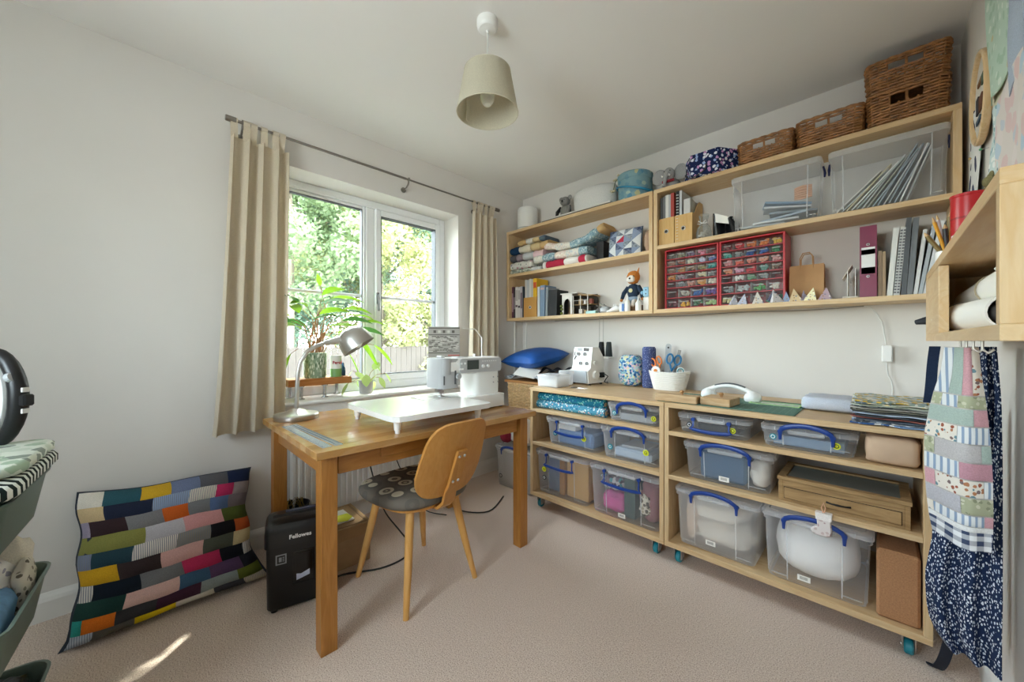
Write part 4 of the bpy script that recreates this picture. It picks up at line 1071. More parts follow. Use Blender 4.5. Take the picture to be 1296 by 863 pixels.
for i in range(rows):
    t = i/(rows-1); k = .76 + .24*t
    pts_ = [(x, y, .005 + t*.105 + (.006*abs(x/.11)**2*t)) for x, y in rrect(.235*k, .165*k, .07*k, 5)]
    MB().tube(pts_, .0047, 6, closed=True).build('rope_coil', cloth('white_rope', '#e7e5e0', .06), rbk)
MB().prism(rrect(.235*.75, .165*.75, .05, 4), .001, .008).build('base', MATS['white_rope'], rbk)
# tools in the basket
def scissors_up(label, loc, c, rz, tilt, s=1.0, name='scissors'):
    g = thing(name, label, 'scissors', loc, rz); g.rotation_euler = (0, tilt, rz)
    mt = pm('handle_' + c[1:], c, .4)
    for k in (-1, 1):
        MB().tube([(k*.020*s + .016*s*cos(a), 0.004*k, .125*s + .026*s*sin(a)) for a in [2*pi*i/14 for i in range(14)]], .0055*s, 7, closed=True).build('finger_loop', mt, g)
        MB().tube([(k*.016*s, .004*k, .10*s), (-k*.002*s, .003*k, .06*s)], [.006*s, .005*s], 6).build('shank', mt, g)
    for k in (-1, 1): MB().loft([[(-.007*s, .001*k-.001, .06*s), (.007*s, .001*k-.001, .06*s), (.001, .001*k-.001, -.03*s)], [(-.007*s, .001*k+.001, .06*s), (.007*s, .001*k+.001, .06*s), (.001, .001*k+.001, -.03*s)]]).build('blade', CHROME, g)
scissors_up('blue-handled scissors standing in the white rope basket', (-.945, 2.37, TZ + .05), '#1f6f9f', R(15), R(10), 1.15)
scissors_up('orange-handled scissors leaning in the white rope basket', (-.985, 2.365, TZ + .06), '#e07a2a', R(-10), R(-22), 1.0)
rc = thing('rotary_cutter', 'white rotary cutter with orange hub leaning over basket edge', 'rotary cutter', (-1.015, 2.335, TZ + .10))
MB().cyl((0, -.006, .02), (0, .006, .02), .028, n=22).build('guard', WHITEP, rc)
MB().cyl((0, -.010, .02), (0, -.006, .02), .011, n=16).build('hub', pm('hub_orange', '#d9853a', .4), rc)
MB().tube([(.02, 0, .01), (.05, .005, -.01), (.085, .01, -.05)], [.012, .014, .012], 8).build('grip', WHITEP, rc)
gt = thing('hinged_ruler', 'grey metal ruler standing up in the white rope basket', 'ruler', (-.99, 2.43, TZ + .03)); gt.rotation_euler = (0, R(4), 0)
m = MB(); m.prism(rrect(.036, .26, .016, 4), 0, .004, Tm((0, 0, .13), rx=R(90))); m.build('blade', GREYP, gt)
MB().cyl((0, -.0055, .235), (0, .001, .235), .006, n=12).build('eyelet', BLACKP, gt)
g2 = thing('sewing_gauge', 'second grey strip leaning behind the standing metal ruler', 'gauge', (-.955, 2.44, TZ + .03)); g2.rotation_euler = (0, R(12), 0)
MB().cbx(-.010, .010, 0, .003, 0, .225, .001).build('strip', pm('gauge_grey', '#8a8580', .5), g2)
tr_ = thing('tape_roll', 'small white and teal tape roll at the basket edge', 'tape', (-.87, 2.35, TZ + .112), R(20))
MB().lathe([(.010, -.008), (.022, -.008), (.022, .008), (.010, .008)], 18, Tm((0, 0, .012), rx=R(70)), cap=False).build('tape', WHITEP, tr_)
MB().tube([(.016*cos(a), -.009*1, .012+.016*sin(a)) for a in [2*pi*i/14 for i in range(14)]], .003, 5, closed=True).build('rim', pm('teal_rim', '#2f8f97', .4), tr_)
# ------------------------------------------------------------------ wall-hung shelf units on the back wall
UY0, UY1 = 2.33, 2.549
UZ0, UZT = 1.275, 2.055
def unit(label, x0, x1, zm):
    t = thing('pine_shelf_unit', label, 'shelf unit', ((x0+x1)/2, UY0, UZ0)); w = (x1-x0)/2; d = UY1-UY0; k = .024; H_ = UZT-UZ0
    MB().cbx(-w, w, 0, d, H_-k, H_, .0012).build('top_panel', PINE['x'], t)
    MB().cbx(-w, w, 0, d, 0, k, .0012).build('bottom_panel', PINE['x'], t)
    for s in (-1, 1): MB().cbx(s*(w-k/2)-k/2, s*(w-k/2)+k/2, 0, d, k, H_-k, .0012).build('side_panel', PINE['z'], t)
    MB().cbx(-w+k, w-k, .0, d, zm-UZ0-k, zm-UZ0, .0012).build('shelf', PINE['x'], t)
unit('pine wall shelf unit with folded quilts, the one by the window', -2.352, -1.036, 1.680)
unit('pine wall shelf unit with red drawer cabinets and plastic boxes', -1.030, .232, 1.700)
ZB, ZL, ZR = UZ0 + .0242, 1.6802, 1.7002

def slabpath(name, label, path, y0, y1, th, mats, cuts, cat='quilt', seed=0):
    """folded quilt: thick soft slab following path (x,z) with patches along it"""
    root = thing(name, label, cat, (path[0][0], (y0+y1)/2, path[0][1])); P0 = Vector((path[0][0], path[0][1]))
    cum = [0.0]
    for a, b in zip(path, path[1:]): cum.append(cum[-1] + math.hypot(b[0]-a[0], b[1]-a[1]))
    L_ = cum[-1]
    def at(s):
        s = max(0, min(1, s)) * L_
        for i in range(len(path)-1):
            if s <= cum[i+1] + 1e-9:
                f = (s - cum[i]) / max(1e-9, cum[i+1]-cum[i]); return Vector((path[i][0]*(1-f)+path[i+1][0]*f, path[i][1]*(1-f)+path[i+1][1]*f))
        return Vector(path[-1])
    hd = (y1-y0)/2
    sec = rrect(2*hd, th, th*.48, 4)
    def ring(s, k=1.0):
        p = at(s); t = at(s+.02) - at(s-.02)
        if t.length < 1e-6: t = Vector((1, 0))
        t.normalize(); nx, nz = -t.y, t.x
        wob = 1 + .10*sin(s*23 + seed) + .05*sin(s*51 + seed*2)
        return [(p.x - P0.x + nx*(b*k*wob + th/2), a*k*(1 - .02*sin(s*31+seed)), p.y - P0.y + nz*(b*k*wob + th/2)) for a, b in sec]
    cuts = [0] + list(cuts) + [1]
    for i in range(len(cuts)-1):
        a, b = cuts[i], cuts[i+1]; n = max(3, int((b-a)*24)); e = .004
        rings = [ring(a+e*.2, .93)] + [ring(a + (b-a)*j/n) for j in range(1, n)] + [ring(b-e*.2, .93)]
        if i == 0: rings = [ring(0, .35), ring(.002, .75)] + rings
        if i == len(cuts)-2: rings = rings + [ring(.998, .75), ring(1, .35)]
        MB().loft(rings).build('patch', mats[i % len(mats)], root, smooth=70)
    return root
QF = {'navy': cloth('q_navy', '#23405f'), 'char': cloth('q_char', '#5a5a60'), 'mauve': cloth('q_mauve', '#9c8c94'), 'lgrey': cloth('q_lgrey', '#c3c5c8'), 'pink': cloth('q_pink', '#e2c0c4'), 'cream': cloth('q_cream', '#e2dac6'), 'beige': cloth('q_beige', '#cbb48a'),
      'wflo': pat('q_white_floral', '#dcd8d0', ['#b9a6a2', '#8d9a8c', '#c07f8c', '#9a8f95'], 40, .22), 'sage': pat('q_sage_print', '#a9afa2', ['#c8cabd', '#8c9488'], 60), 'blue': pat('q_blue_print', '#8ea9b4', ['#b9c9cd', '#6f8f9e', '#c8d2d2'], 70, .3), 'cb': pat('q_cream_print', '#e3dfd4', ['#c4cdd2', '#d9c9c2'], 60, .25), 'pp': pat('q_pale_pink', '#e3d3c8', ['#d8bdb4', '#eee6dc'], 60, .3), 'red': cloth('q_red', '#b8344c'), 'white': cloth('q_white', '#e9e4df'), 'tan': cloth('q_tan', '#c9a878'), 'slate': cloth('q_slate', '#5b6b7c')}
def flat(label, x0, x1, z0, th, mats, cuts, y0=2.338, y1=2.54, seed=0):
    return slabpath('folded_quilt', label, [(x0, z0), ((x0+x1)/2, z0), (x1, z0)], y0, y1, th, [QF[k] for k in mats], cuts, seed=seed)
flat('pale sage folded quilt, lowest in the left stack', -2.325, -1.975, ZL + .001, .032, ['sage', 'lgrey'], [.7], seed=1)
flat('white floral folded quilt lying on the sage one', -2.325, -2.07, ZL + .036, .066, ['wflo'], [], seed=2)
flat('folded quilt in charcoal, mauve, grey and pink blocks', -2.325, -1.955, ZL + .107, .060, ['char', 'mauve', 'lgrey', 'pink'], [.2, .4, .72], seed=3)
flat('folded quilt with navy end, cream and beige blocks', -2.325, -1.90, ZL + .171, .062, ['navy', 'cream', 'beige', 'tan'], [.25, .55, .8], seed=4)
flat('thin beige folded quilt lying on top of the left stack', -2.23, -1.93, ZL + .238, .038, ['tan', 'cb', 'beige', 'slate'], [.3, .55, .8], seed=5)
flat('red and white folded quilt at the shelf edge under the pale quilt', -1.955, -1.535, ZL + .001, .058, ['white', 'red', 'white', 'red', 'white'], [.08, .5, .82, .96], y1=2.50, seed=6)
m_ = [QF[k] for k in ('cb', 'blue', 'pp', 'cb', 'blue', 'pp')]
slabpath('folded_quilt', 'large pale blue and cream quilt, lower fold over the red one', [(-2.05, ZL+.062), (-1.8, ZL+.062), (-1.53, ZL+.062)], 2.334, 2.52, .060, m_, [.18, .42, .62, .85], seed=7)
slabpath('folded_quilt', 'pale blue quilt fold curling up towards the patchwork cushion', [(-1.945, ZL+.162), (-1.80, ZL+.130), (-1.65, ZL+.126), (-1.53, ZL+.150), (-1.44, ZL+.190), (-1.385, ZL+.215)], 2.338, 2.53, .056, [QF[k] for k in ('pp', 'cb', 'blue', 'blue', 'tan')], [.2, .45, .7, .9], seed=8)
put('book', 'black bound volume standing behind the curling quilt fold', 'book', -1.50, -1.44, 2.42, 2.54, ZL, ZL + .15, pm('black_book', '#232325', .6))

# small patchwork cushion of triangles
pc, sf = cushion('patchwork_cushion', 'small navy, white and red patchwork cushion on the upper shelf', .245, .205, .06, (-1.275, 2.42, ZL + .002), (R(-8), 0, R(3)), [QF['slate'], QF['navy']], .04)
TRI = [pat('tri_navy', '#4a5670', ['#6d7890'], 60), cloth('tri_white', '#dde1e4'), cloth('tri_blue', '#8d9db8'), pat('tri_grey', '#76808e', ['#9aa4b0'], 70), cloth('tri_red', '#b83a50')]
grid_ = [[0, 1, 3, 1], [1, 0, 1, 3], [3, 4, 2, 1], [2, 3, 1, 2]]
rg = random.Random(2)
for i in range(4):
    for j in range(4):
        a0, a1, b0, b1 = .02 + i*.24, .02 + (i+1)*.24, .02 + j*.24, .02 + (j+1)*.24
        cs_ = [(a0, b0), (a1, b0), (a1, b1), (a0, b1)]; k = (i + j) % 2
        tris = [(cs_[0], cs_[1], cs_[2]), (cs_[0], cs_[2], cs_[3])] if k else [(cs_[0], cs_[1], cs_[3]), (cs_[1], cs_[2], cs_[3])]
        for q, t in enumerate(tris):
            def fn(u, v, t=t):
                A, B, C_ = t; x = A[0] + (B[0]-A[0])*u*(1-v) + (C_[0]-A[0])*v; y = A[1] + (B[1]-A[1])*u*(1-v) + (C_[1]-A[1])*v
                p = sf(-1)(x, y); return (p[0], p[1] - .002, p[2])
            mi = grid_[j][i] if q == 0 else (grid_[j][i] + 1 + (i*2 + j) % 2) % 4
            MB().sheet(fn, 3, 3).build('patch', TRI[mi], pc, smooth=70)
blob('cloth_bundle', 'tan cloth bundle squeezed beside the patchwork cushion', 'cloth', (-1.095, 2.45, ZL), (.032, .07, .08), cloth('tan_bundle', '#b89c86'), 5, .12)

# ------------------------------------------------------------------ books, files and binders
def book(label, x0, x1, h, c, z=None, yf=2.365, d=.15, lean=0.0, name='book', cat='book', band=None, rough=.6):
    z = ZB if z is None else z; w = x1 - x0
    g = thing(name, label, cat, (x0, yf, z)); g.rotation_euler = (0, lean, 0)
    mt = pm('cover_' + c[1:], c, rough)
    m = MB(); t = min(.0025, w*.2)
    m.bx(0, t, 0, d, 0, h); m.bx(w-t, w, 0, d, 0, h); m.bx(t, w-t, 0, t, 0, h); m.build('cover', mt, g)
    MB().bx(t, w-t, t, d-.004, .003, h-.004).build('page_block', PAPER, g)
    for (f0, f1, bc) in (band or []): MB().bx(w*.1, w*.9, -.0006, 0, h*f0, h*f1).build('spine_print', pm('cover_' + bc[1:], bc, rough), g)
    return g
x = -2.322
for (w_, h_, c, lb, bd) in ((.019, .275, '#5b2c40', 'slim maroon book at the corner end of the lower shelf', [(.2, .8, '#a98a92')]), (.021, .262, '#3a3138', 'slim dark plum book beside the maroon one', [(.3, .7, '#8b7f86')]),
        (.030, .272, '#d8d4d0', 'white-spined book beside the dark plum one', [(.35, .42, '#6a5560'), (.55, .9, '#b5b0ac')]), (.026, .266, '#cfcac8', 'second white-spined book, with dark printed dot', [(.33, .40, '#3a3038'), (.6, .9, '#a8a2a0')]), (.024, .270, '#bfb7ba', 'pale pinkish book beside the white-spined ones', [(.3, .8, '#7d6a74')]), (.016, .266, '#2b3440', 'thin dark navy book beside the tan file', None)):
    book(lb, x, x + w_, h_, c, band=bd); x += w_ + .0015
def magfile(label, x0, x1, yf, d, z, hf, hb, mat, ringm, zr=.5):
    g = thing('magazine_file', label, 'magazine file', ((x0+x1)/2, yf, z)); w = (x1-x0)/2; t = .003
    MB().bx(-w, w, 0, t, 0, hf).build('front_panel', mat, g)
    MB().bx(-w, w, d-t, d, 0, hb).build('back_panel', mat, g)
    MB().bx(-w+t, w-t, t, d-t, 0, t).build('base', mat, g)
    sh = [(t, 0), (d-t, 0), (d-t, hb)] + [(d*.72, hb)] + [(d*.72 - d*.5*f, hb - (hb-hf)*(f**1.6)) for f in (.25, .5, .75, .95)] + [(t, hf)]
    for s in (-1, 1): MB().loft([[(s*(w-t*.5)-t*.45, y, z_) for y, z_ in sh], [(s*(w-t*.5)+t*.45, y, z_) for y, z_ in sh]]).build('side_panel', mat, g)
    MB().tube([(.011*cos(a), -.001, hf*zr + .011*sin(a)) for a in [2*pi*i/18 for i in range(18)]], .0028, 6, closed=True).build('finger_ring', ringm, g)
    MB().cyl((0, -.0008, hf*zr), (0, .0001, hf*zr), .010, n=16).build('finger_hole', pm('hole_dark', '#3d3328', .9), g)
    return g
TANF = pm('tan_file', '#c8954f', .7); BIRCHF = wood('birch_file', '#d8b277', '#caa163', 'z', .55)
magfile('tan cardboard magazine file on the lower left shelf', -2.176, -2.032, 2.362, .17, ZB, .168, .24, TANF, WHITEP)
x = -2.168
for (w_, h_, c, lb) in ((.022, .322, '#c9c7c3', 'pale magazine at the left end inside tan file'), (.024, .318, '#b9bcc0', 'grey magazine inside the tan file'), (.02, .325, '#d6d4cf', 'white magazine inside the tan file'), (.022, .320, '#c3c0ba', 'stone magazine beside the yellow one in the tan file')):
    book(lb, x, x + w_, h_ - .004, c, ZB + .0035, 2.368, .15, name='magazine', cat='magazine'); x += w_ + .001
book('yellow magazine with red and green print in the tan file', x + .001, -2.037, .318, '#e2b324', ZB + .0035, 2.368, .15, name='magazine', cat='magazine', band=[(.75, .9, '#c24a2a'), (.35, .5, '#3f8f6a')])
book('off-white binder between the tan file and the blue binder', -2.026, -2.002, .248, '#d5d8da', name='binder', cat='binder')
book('blue-grey ring binder leaning beside the black folder', -2.000, -1.952, .256, '#7f94ae', name='binder', cat='binder', lean=R(1), band=[(.86, .93, '#c9a9a4')])
book('grey plastic sleeve beside the blue-grey binder', -1.942, -1.922, .235, '#8f969c', name='folder', cat='folder', lean=R(2))
book('black folder leaning at the end of the book row', -1.915, -1.830, .210, '#1d1e20', name='folder', cat='folder', lean=R(2.5))

# miniature house
mh = thing('miniature_house', 'miniature model house with white arch and furnished rooms', 'model house', (-1.668, 2.385, ZB))
WOODM = wood('model_wood', '#c9ab82', '#a98a60', 'x', .7); MW = pm('model_white', '#e8e4de', .7); DKM = pm('model_dark', '#3c352e', .8)
MB().cbx(-.135, .135, 0, .13, 0, .008, .001).build('base', WOODM, mh)
arc = [(-.13, .008), (-.13, .165), (-.035, .165), (-.035, .008), (-.05, .008), (-.05, .085)] + [(-.0825 + .0325*cos(R(a)), .085 + .045*sin(R(a))) for a in range(0, 181, 20)] + [(-.115, .008)]
MB().loft([[(x, .012, z) for x, z in arc], [(x, .018, z) for x, z in arc]]).build('arched_front', MW, mh)
MB().bx(-.13, .125, .118, .124, .008, .16).build('back_wall', DKM, mh)
MB().cbx(-.138, .02, .0, .13, .165, .173, .001).build('roof', MW, mh)
MB().cbx(.0, .13, .02, .13, .150, .158, .001).build('roof', WOODM, mh, rot=(0, R(4), 0))
for x in (-.03, .035, .10): MB().cbx(x-.003, x+.003, .02, .026, .008, .152, .001).build('post', MW, mh)
MB().bx(-.03, .125, .03, .118, .078, .082).build('upper_floor', WOODM, mh)
for (x, y, z, a, b, c_, mt) in ((.01, .06, .008, .03, .03, .04, MW), (.06, .05, .008, .025, .03, .03, WOODM), (.09, .06, .008, .02, .04, .055, DKM), (.0, .07, .082, .03, .02, .045, WOODM), (.05, .06, .082, .02, .03, .03, MW), (.10, .06, .082, .025, .03, .04, pm('model_red', '#8f4a3a', .7)), (-.085, .07, .008, .03, .03, .06, WOODM)):
    MB().cbx(x-a/2, x+a/2, y, y+b, z, z+c_, .001).build('furniture', mt, mh)
MB().tube([(-.03, .018, .11), (.10, .018, .11)], .002, 5).build('railing', MW, mh)
for x, z in ((-.128, .02), (-.125, .05), (-.13, .075)): MB().ball((x+.002, .0, z), .011, 8, 6).build('tiny_bush', pm('model_green', '#6d7a3a', .9), mh)
# small things on the lower left shelf
rg = random.Random(8)
m = MB()
for i in range(26):
    p = [Vector((rg.uniform(-.10, .10), rg.uniform(-.03, .03), rg.uniform(.004, .05 + .03*(i % 2)))) for _ in range(4)]
    for q in p: q.z *= max(.25, 1 - abs(q.x + .04)/.16)
    m.tube([tuple(q) for q in p], .0035, 5)
o = m.build('trim_heap', pat('silver_trim', '#8d8b88', ['#d0cfcc', '#4f4d4b'], 120, .3), None, (-1.43, 2.44, ZB + .004)); tag(o, 'tangled heap of silvery grey trims beside the model house', 'trims', None, 'stuff')
put('small_box', 'small pale teal box in front of the silvery trims', 'box', -1.545, -1.462, 2.345, 2.385, ZB, ZB + .020, pm('pale_teal', '#a5d0cf', .5))
blob('pebble_ornament', 'pale grey lumpy ornament in front of the silvery trims', 'ornament', (-1.405, 2.38, ZB), (.033, .026, .022), pm('pebble', '#b9bcc0', .6), 3, .25)
wh = thing('animal_ornament', 'white long-nosed animal ornament lying on the lower shelf', 'ornament', (-1.33, 2.37, ZB), R(5))
MB().tube([(-.055, 0, .008), (-.03, 0, .012), (0, 0, .022), (.03, 0, .027), (.045, 0, .022)], [.006, .010, .018, .021, .012], 12).build('body', WHITEP, wh)
for x in (-.002, .012): MB().tube([(x, 0, .038), (x+.003, 0, .058)], [.007, .002], 6).build('ear', WHITEP, wh)
for (x, c, lb) in ((-1.262, '#4d78b8', 'small blue and white carton on the lower left shelf'),):
    g = put('small_carton', lb, 'carton', x-.018, x+.018, 2.352, 2.38, ZB, ZB + .058, pm('carton_white', '#e3e6ea', .5))
    MB().bx(x+.002, x+.0185, 2.3512, 2.352, ZB + .004, ZB + .054).build('printed_panel', pm('carton_blue', c, .5), g)
def bottle(label, x, y, h, r, cap=None, nz=.6):
    g = thing('squeeze_bottle', label, 'bottle', (x, y, ZB))
    MB().lathe([(.001, 0), (r, 0), (r*1.03, .004), (r, h*.5), (r*.55, h*.62), (r*.3, h*.68), (r*.16, h*.97), (.001, h)], 14).build('body', FROST if cap is None else WHITEP, g)
    if cap: MB().lathe([(r*.36, h*.66), (r*.2, h*.98), (.001, h*1.0)], 12).build('nozzle', cap, g)
bottle('white squeeze bottle with pointed nozzle in front of the fox', -1.222, 2.36, .11, .018, WHITEP)
bottle('white squeeze bottle at the end of the lower left shelf', -1.142, 2.355, .105, .019, FROST)
fx = thing('blue_figure', 'pale blue toy figure with dots at the end of the shelf', 'toy', (-1.098, 2.385, ZB))
MB().cbx(-.022, .022, -.015, .015, 0, .09, .006).build('body', WHITEP, fx); MB().cbx(-.022, .022, -.016, .016, .092, .155, .006).build('head', pm('toy_blue', '#8fbbd6', .5), fx)
MB().ball((-.032, 0, .12), .012, 8, 6).build('ear', MATS['toy_blue'], fx)
for z in (.11, .135): MB().cyl((.0, -.0175, z), (.0, -.016, z), .004, n=8).build('dot', BLACKP, fx)
put('wood_block', 'small brown wooden block under the soft toy fox', 'block', -1.275, -1.175, 2.405, 2.50, ZB, ZB + .05, wood('brown_block', '#8a6a4e', '#6f5139', 'x', .6))
# soft fox sitting on the block
fo = thing('soft_toy_fox', 'soft toy fox in a dark jacket and pale shorts', 'soft toy', (-1.225, 2.45, ZB + .05))
OR = cloth('fox_orange', '#c9803f'); FWH = cloth('fox_white', '#e9e3da'); JK = cloth('denim_jacket', '#2f3d50'); SHO = cloth('grey_shorts', '#8f9fb0')
m = blob_mb((.042, .03, .05), .04, 6, 1, 16, 10, .8); m.build('torso', JK, fo, (0, 0, .045), smooth=70)
m = blob_mb((.045, .033, .028), .04, 6, 2, 16, 10, .8); m.build('shorts', SHO, fo, (0, 0, .005), smooth=70)
for s in (-1, 1):
    MB().tube([(s*.022, 0, .03), (s*.026, -.05, .018), (s*.028, -.066, -.012)], [.016, .014, .012], 10).build('leg', FWH, fo)
    MB().tube([(s*.036, 0, .125), (s*.065, -.012, .085), (s*.075, -.02, .045)], [.016, .015, .012], 10).build('arm', JK, fo)
    MB().ball((s*.078, -.022, .036), .011, 10, 7).build('paw', OR, fo)
MB().loft([[(x*k, y*k + yo, z + .145) for x, y in rrect(.085, .07, .03, 4)] for k, z, yo in ((.3, 0, 0), (.7, .008, -.004), (1, .03, -.004), (1.02, .055, 0), (.8, .08, .003), (.3, .092, .004))]).build('head', OR, fo, smooth=70)
MB().loft([[(x*k, y*k - .035 - dy, z + .158) for x, y in rrect(.06, .03, .014, 4)] for k, z, dy in ((.5, -.004, 0), (1, .006, .004), (.9, .028, .003), (.3, .044, 0))]).build('muzzle', FWH, fo, smooth=70)
MB().ball((0, -.056, .178), .006, 8, 6).build('nose', BLACKP, fo)
for s in (-1, 1):
    MB().tube([(s*.028, 0, .215), (s*.042, 0, .255)], [.018, .003], 8, flat=.5).build('ear', FWH if s < 0 else OR, fo)
    MB().ball((s*.02, -.037, .195), .004, 8, 6).build('eye', BLACKP, fo)
MB().cyl((-.005, -.033, .098), (-.005, -.029, .098), .014, n=14).build('badge', pm('badge_cream', '#d8d0a0', .7), fo)

# ------------------------------------------------------------------ upper right unit: files, jar, bag
magfile('birch magazine file at the seam side, holding thin magazines', -1.003, -.910, 2.352, .185, ZR, .168, .262, BIRCHF, STEEL)
magfile('birch magazine file beside the glass jar, holding a ring binder', -.906, -.803, 2.352, .185, ZR, .168, .262, BIRCHF, STEEL)
x = -.997
for (w_, h_, c, lb) in ((.016, .30, '#4b4d50', 'dark grey magazine, first in the left birch file'), (.014, .305, '#77797c', 'grey magazine, second in the left birch file'), (.018, .31, '#d9d8d4', 'white magazine in the middle of the left birch file'), (.013, .308, '#aeb0b2', 'silver magazine in the left birch file'), (.02, .315, '#a8443a', 'red-covered magazine in the left birch file')):
    book(lb, x, x + w_, h_, c, ZR + .0035, 2.36, .16, name='magazine', cat='magazine'); x += w_ + .0008
x = -.900
bk = book('black spiral notebook in the right birch file', x, x + .018, .315, '#1e1f22', ZR + .0035, 2.36, .16, name='notebook', cat='notebook')
m = MB()
for i in range(16): m.tube([(.002 + .007*(1+cos(a)), -.005 + .006*sin(a)*-1, .02 + i*.018) for a in [2*pi*j/8 for j in range(8)]], .0014, 4, closed=True)
m.build('spiral', WHITEP, bk)['kind'] = 'stuff'
book('pale grey folder beside the spiral notebook in the birch file', -.880, -.866, .315, '#b8bcc0', ZR + .0035, 2.36, .16, name='folder', cat='folder')
book('silver ring binder in the right birch file', -.855, -.818, .255, '#c9c9c6', ZR + .0035, 2.36, .165, name='binder', cat='binder')
jr = thing('glass_jar', 'clear glass jar with a ribbon tied round its neck', 'jar', (-.752, 2.395, ZR))
MB().lathe([(.001, 0), (.034, 0), (.040, .008), (.042, .045), (.034, .075), (.022, .090), (.020, .10), (.026, .135), (.028, .15)], 22, cap=False).build('body', GLASSJ, jr)
MB().tube([(.0225*cos(a), .0225*sin(a), .095) for a in [2*pi*i/16 for i in range(16)]], .003, 5, closed=True).build('ribbon', pm('white_ribbon', '#e6e4e0', .6), jr)
for s in (-1, 1): MB().tube([(0, -.024, .095), (s*.02, -.03, .108), (s*.026, -.03, .092), (0, -.025, .094)], .0025, 5).build('bow', MATS['white_ribbon'], jr)
m = MB()
for i in range(14): m.ball((rg.uniform(-.022, .022), rg.uniform(-.022, .022), .012 + rg.random()*.04), rg.uniform(.006, .010), 7, 5)
m.build('filling', pm('jar_fill', '#c9c3b9', .5), jr)['kind'] = 'stuff'
bb = thing('black_bag', 'shiny black folded bag with white panel beside the jar', 'bag', (-.652, 2.41, ZR))
def fnb(u, v): return (-.055 + .115*u + .02*(1-v)*u, -.03*sin(u*9)*(.4+v) - .02*u, v*(.135 - .045*u + .008*sin(u*14)))
MB().sheet(fnb, 30, 10, .003).build('front', pm('gloss_black', '#16161a', .22), bb, smooth=70)
MB().sheet(lambda u, v: (fnb(u, v)[0] + .006, .035 + .01*sin(u*7), fnb(u, v)[2]*1.0), 20, 6, .003).build('back', MATS['gloss_black'], bb, smooth=70)
MB().sheet(lambda u, v: (-.03 + .09*u, -.035 - .01*v, .085 + .05*v*(1-.3*u) - .03*u), 6, 4, .002).build('white_panel', PAPER, bb)
# big clear boxes with clips on their ends
def bigbox(label, x0, x1, z, h, y0=2.337, d=.205):
    w = x1-x0; g = thing('storage_box', label, 'storage box', ((x0+x1)/2, y0, z), 0, 'large clear boxes on the wall shelf')
    ring = lambda k, zz, r=.018: [(x, y, zz) for x, y in rrect(w-2*k, d-2*k, r, 3, 0, d/2)]
    m = MB(); m.loft([ring(.02, 0, .02), ring(.012, .008), ring(.004, h-.03), ring(.002, h-.028), ring(.002, h-.012)], False); m.f.append(tuple(range(16))[::-1]); m.mi.append(0); m.build('body', clear('big_box_plastic', '#fbfcfd', .16, .15, .45), g)
    ld = MB().loft([ring(-.002, h-.03, .02), ring(-.003, h-.006, .02), ring(.004, h, .018), ring(.02, h, .016)]).build('lid', FROST, g)
    m = MB()
    for i in range(1, 9): m.bx(-w/2 + w*i/9 - .001, -w/2 + w*i/9 + .001, -.005, -.0025, h-.03, h-.006)
    m.build('lid_rib', FROST, ld)['kind'] = 'stuff'
    for sx in (-1, 1):
        MB().tube([(sx*w*.36, .010, .012), (sx*w*.37, .004, h-.032)], .0024, 5).build('rib', FROST, g)
        MB().tube([(sx*w*.36, .0105, .02), (sx*(w/2-.02), .0105, .02)], .002, 5).build('base_rib', FROST, g)
        MB().tube([(sx*(w/2+.002), d*.4, h-.03), (sx*(w/2+.007), d*.42, h-.055), (sx*(w/2+.006), d*.5, h-.075), (sx*(w/2+.007), d*.58, h-.055), (sx*(w/2+.002), d*.6, h-.03)], .0045, 6).build('handle', pm('navy_handle', '#1d2557', .4), g)
    return g
bigbox('large clear box on the wall shelf holding packets and a peach fan', -.592, -.207, ZR, .298)
bigbox('large clear box on the wall shelf packed with leaning patterns', -.178, .202, ZR, .298)
for i, (c, lb, a, x, z) in enumerate((('#b8c0c6', 'grey', 4, -.46, 0), ('#d9dde0', 'white', 2, -.40, .014), ('#a7b9cc', 'pale blue', -5, -.36, .028), ('#8796a2', 'slate', 8, -.33, .045), ('#cfd3d6', 'silver', 12, -.36, .075), ('#7fa0bf', 'blue', 16, -.36, .095))):
    o = MB().cbx(-.10, .10, -.06, .06, 0, .011, .002).build('packet', pm('packet_' + c[1:], c, .35), None, (x, 2.44, ZR + .014 + z), (0, R(a*.6), R(a))); tag(o, '%s flat packet lying in the box with the peach fan' % lb, 'packet', 'packets in the clear box')
pf = thing('pleated_fan', 'peach pleated bundle inside the large clear box', 'fan', (-.285, 2.39, ZR + .115))
for i in range(6): MB().tube([(-.03, 0, .01 + i*.010), (0, -.01, .005 + i*.012), (.04, -.004, .012 + i*.010)], .006, 6).build('pleat', pm('peach', '#d9a98a', .8), pf)
rg = random.Random(31)
names_ = ['first', 'second', 'third', 'fourth', 'fifth', 'sixth', 'seventh', 'eighth', 'ninth', 'tenth', 'eleventh', 'twelfth', 'thirteenth', 'fourteenth']
pcs = ['#e0e0da', '#c9cfd4', '#d0c49f', '#ebebe7', '#b2bcb8', '#d5d7d8', '#aaa898', '#a2b0ba', '#8f9da8', '#e0e2e3', '#8794a0', '#aab6c0', '#e4e5e2', '#bfc7cc']
for i, c in enumerate(pcs):
    o = MB().bx(-.002, .003, -.06, .07, 0, .265 - .05*abs(i-8)/8).build('pattern_sheet', pm('sheet_' + c[1:], c, .4), None, (-.150 + i*.0175, 2.435 + rg.uniform(-.015, .01), ZR + .012), (0, R(46 - i*2.1 + rg.uniform(-2, 2)), 0))
    tag(o, '%s leaning pattern packet counted from the left in the clear box' % names_[i], 'pattern packet', 'pattern packets in the clear box')

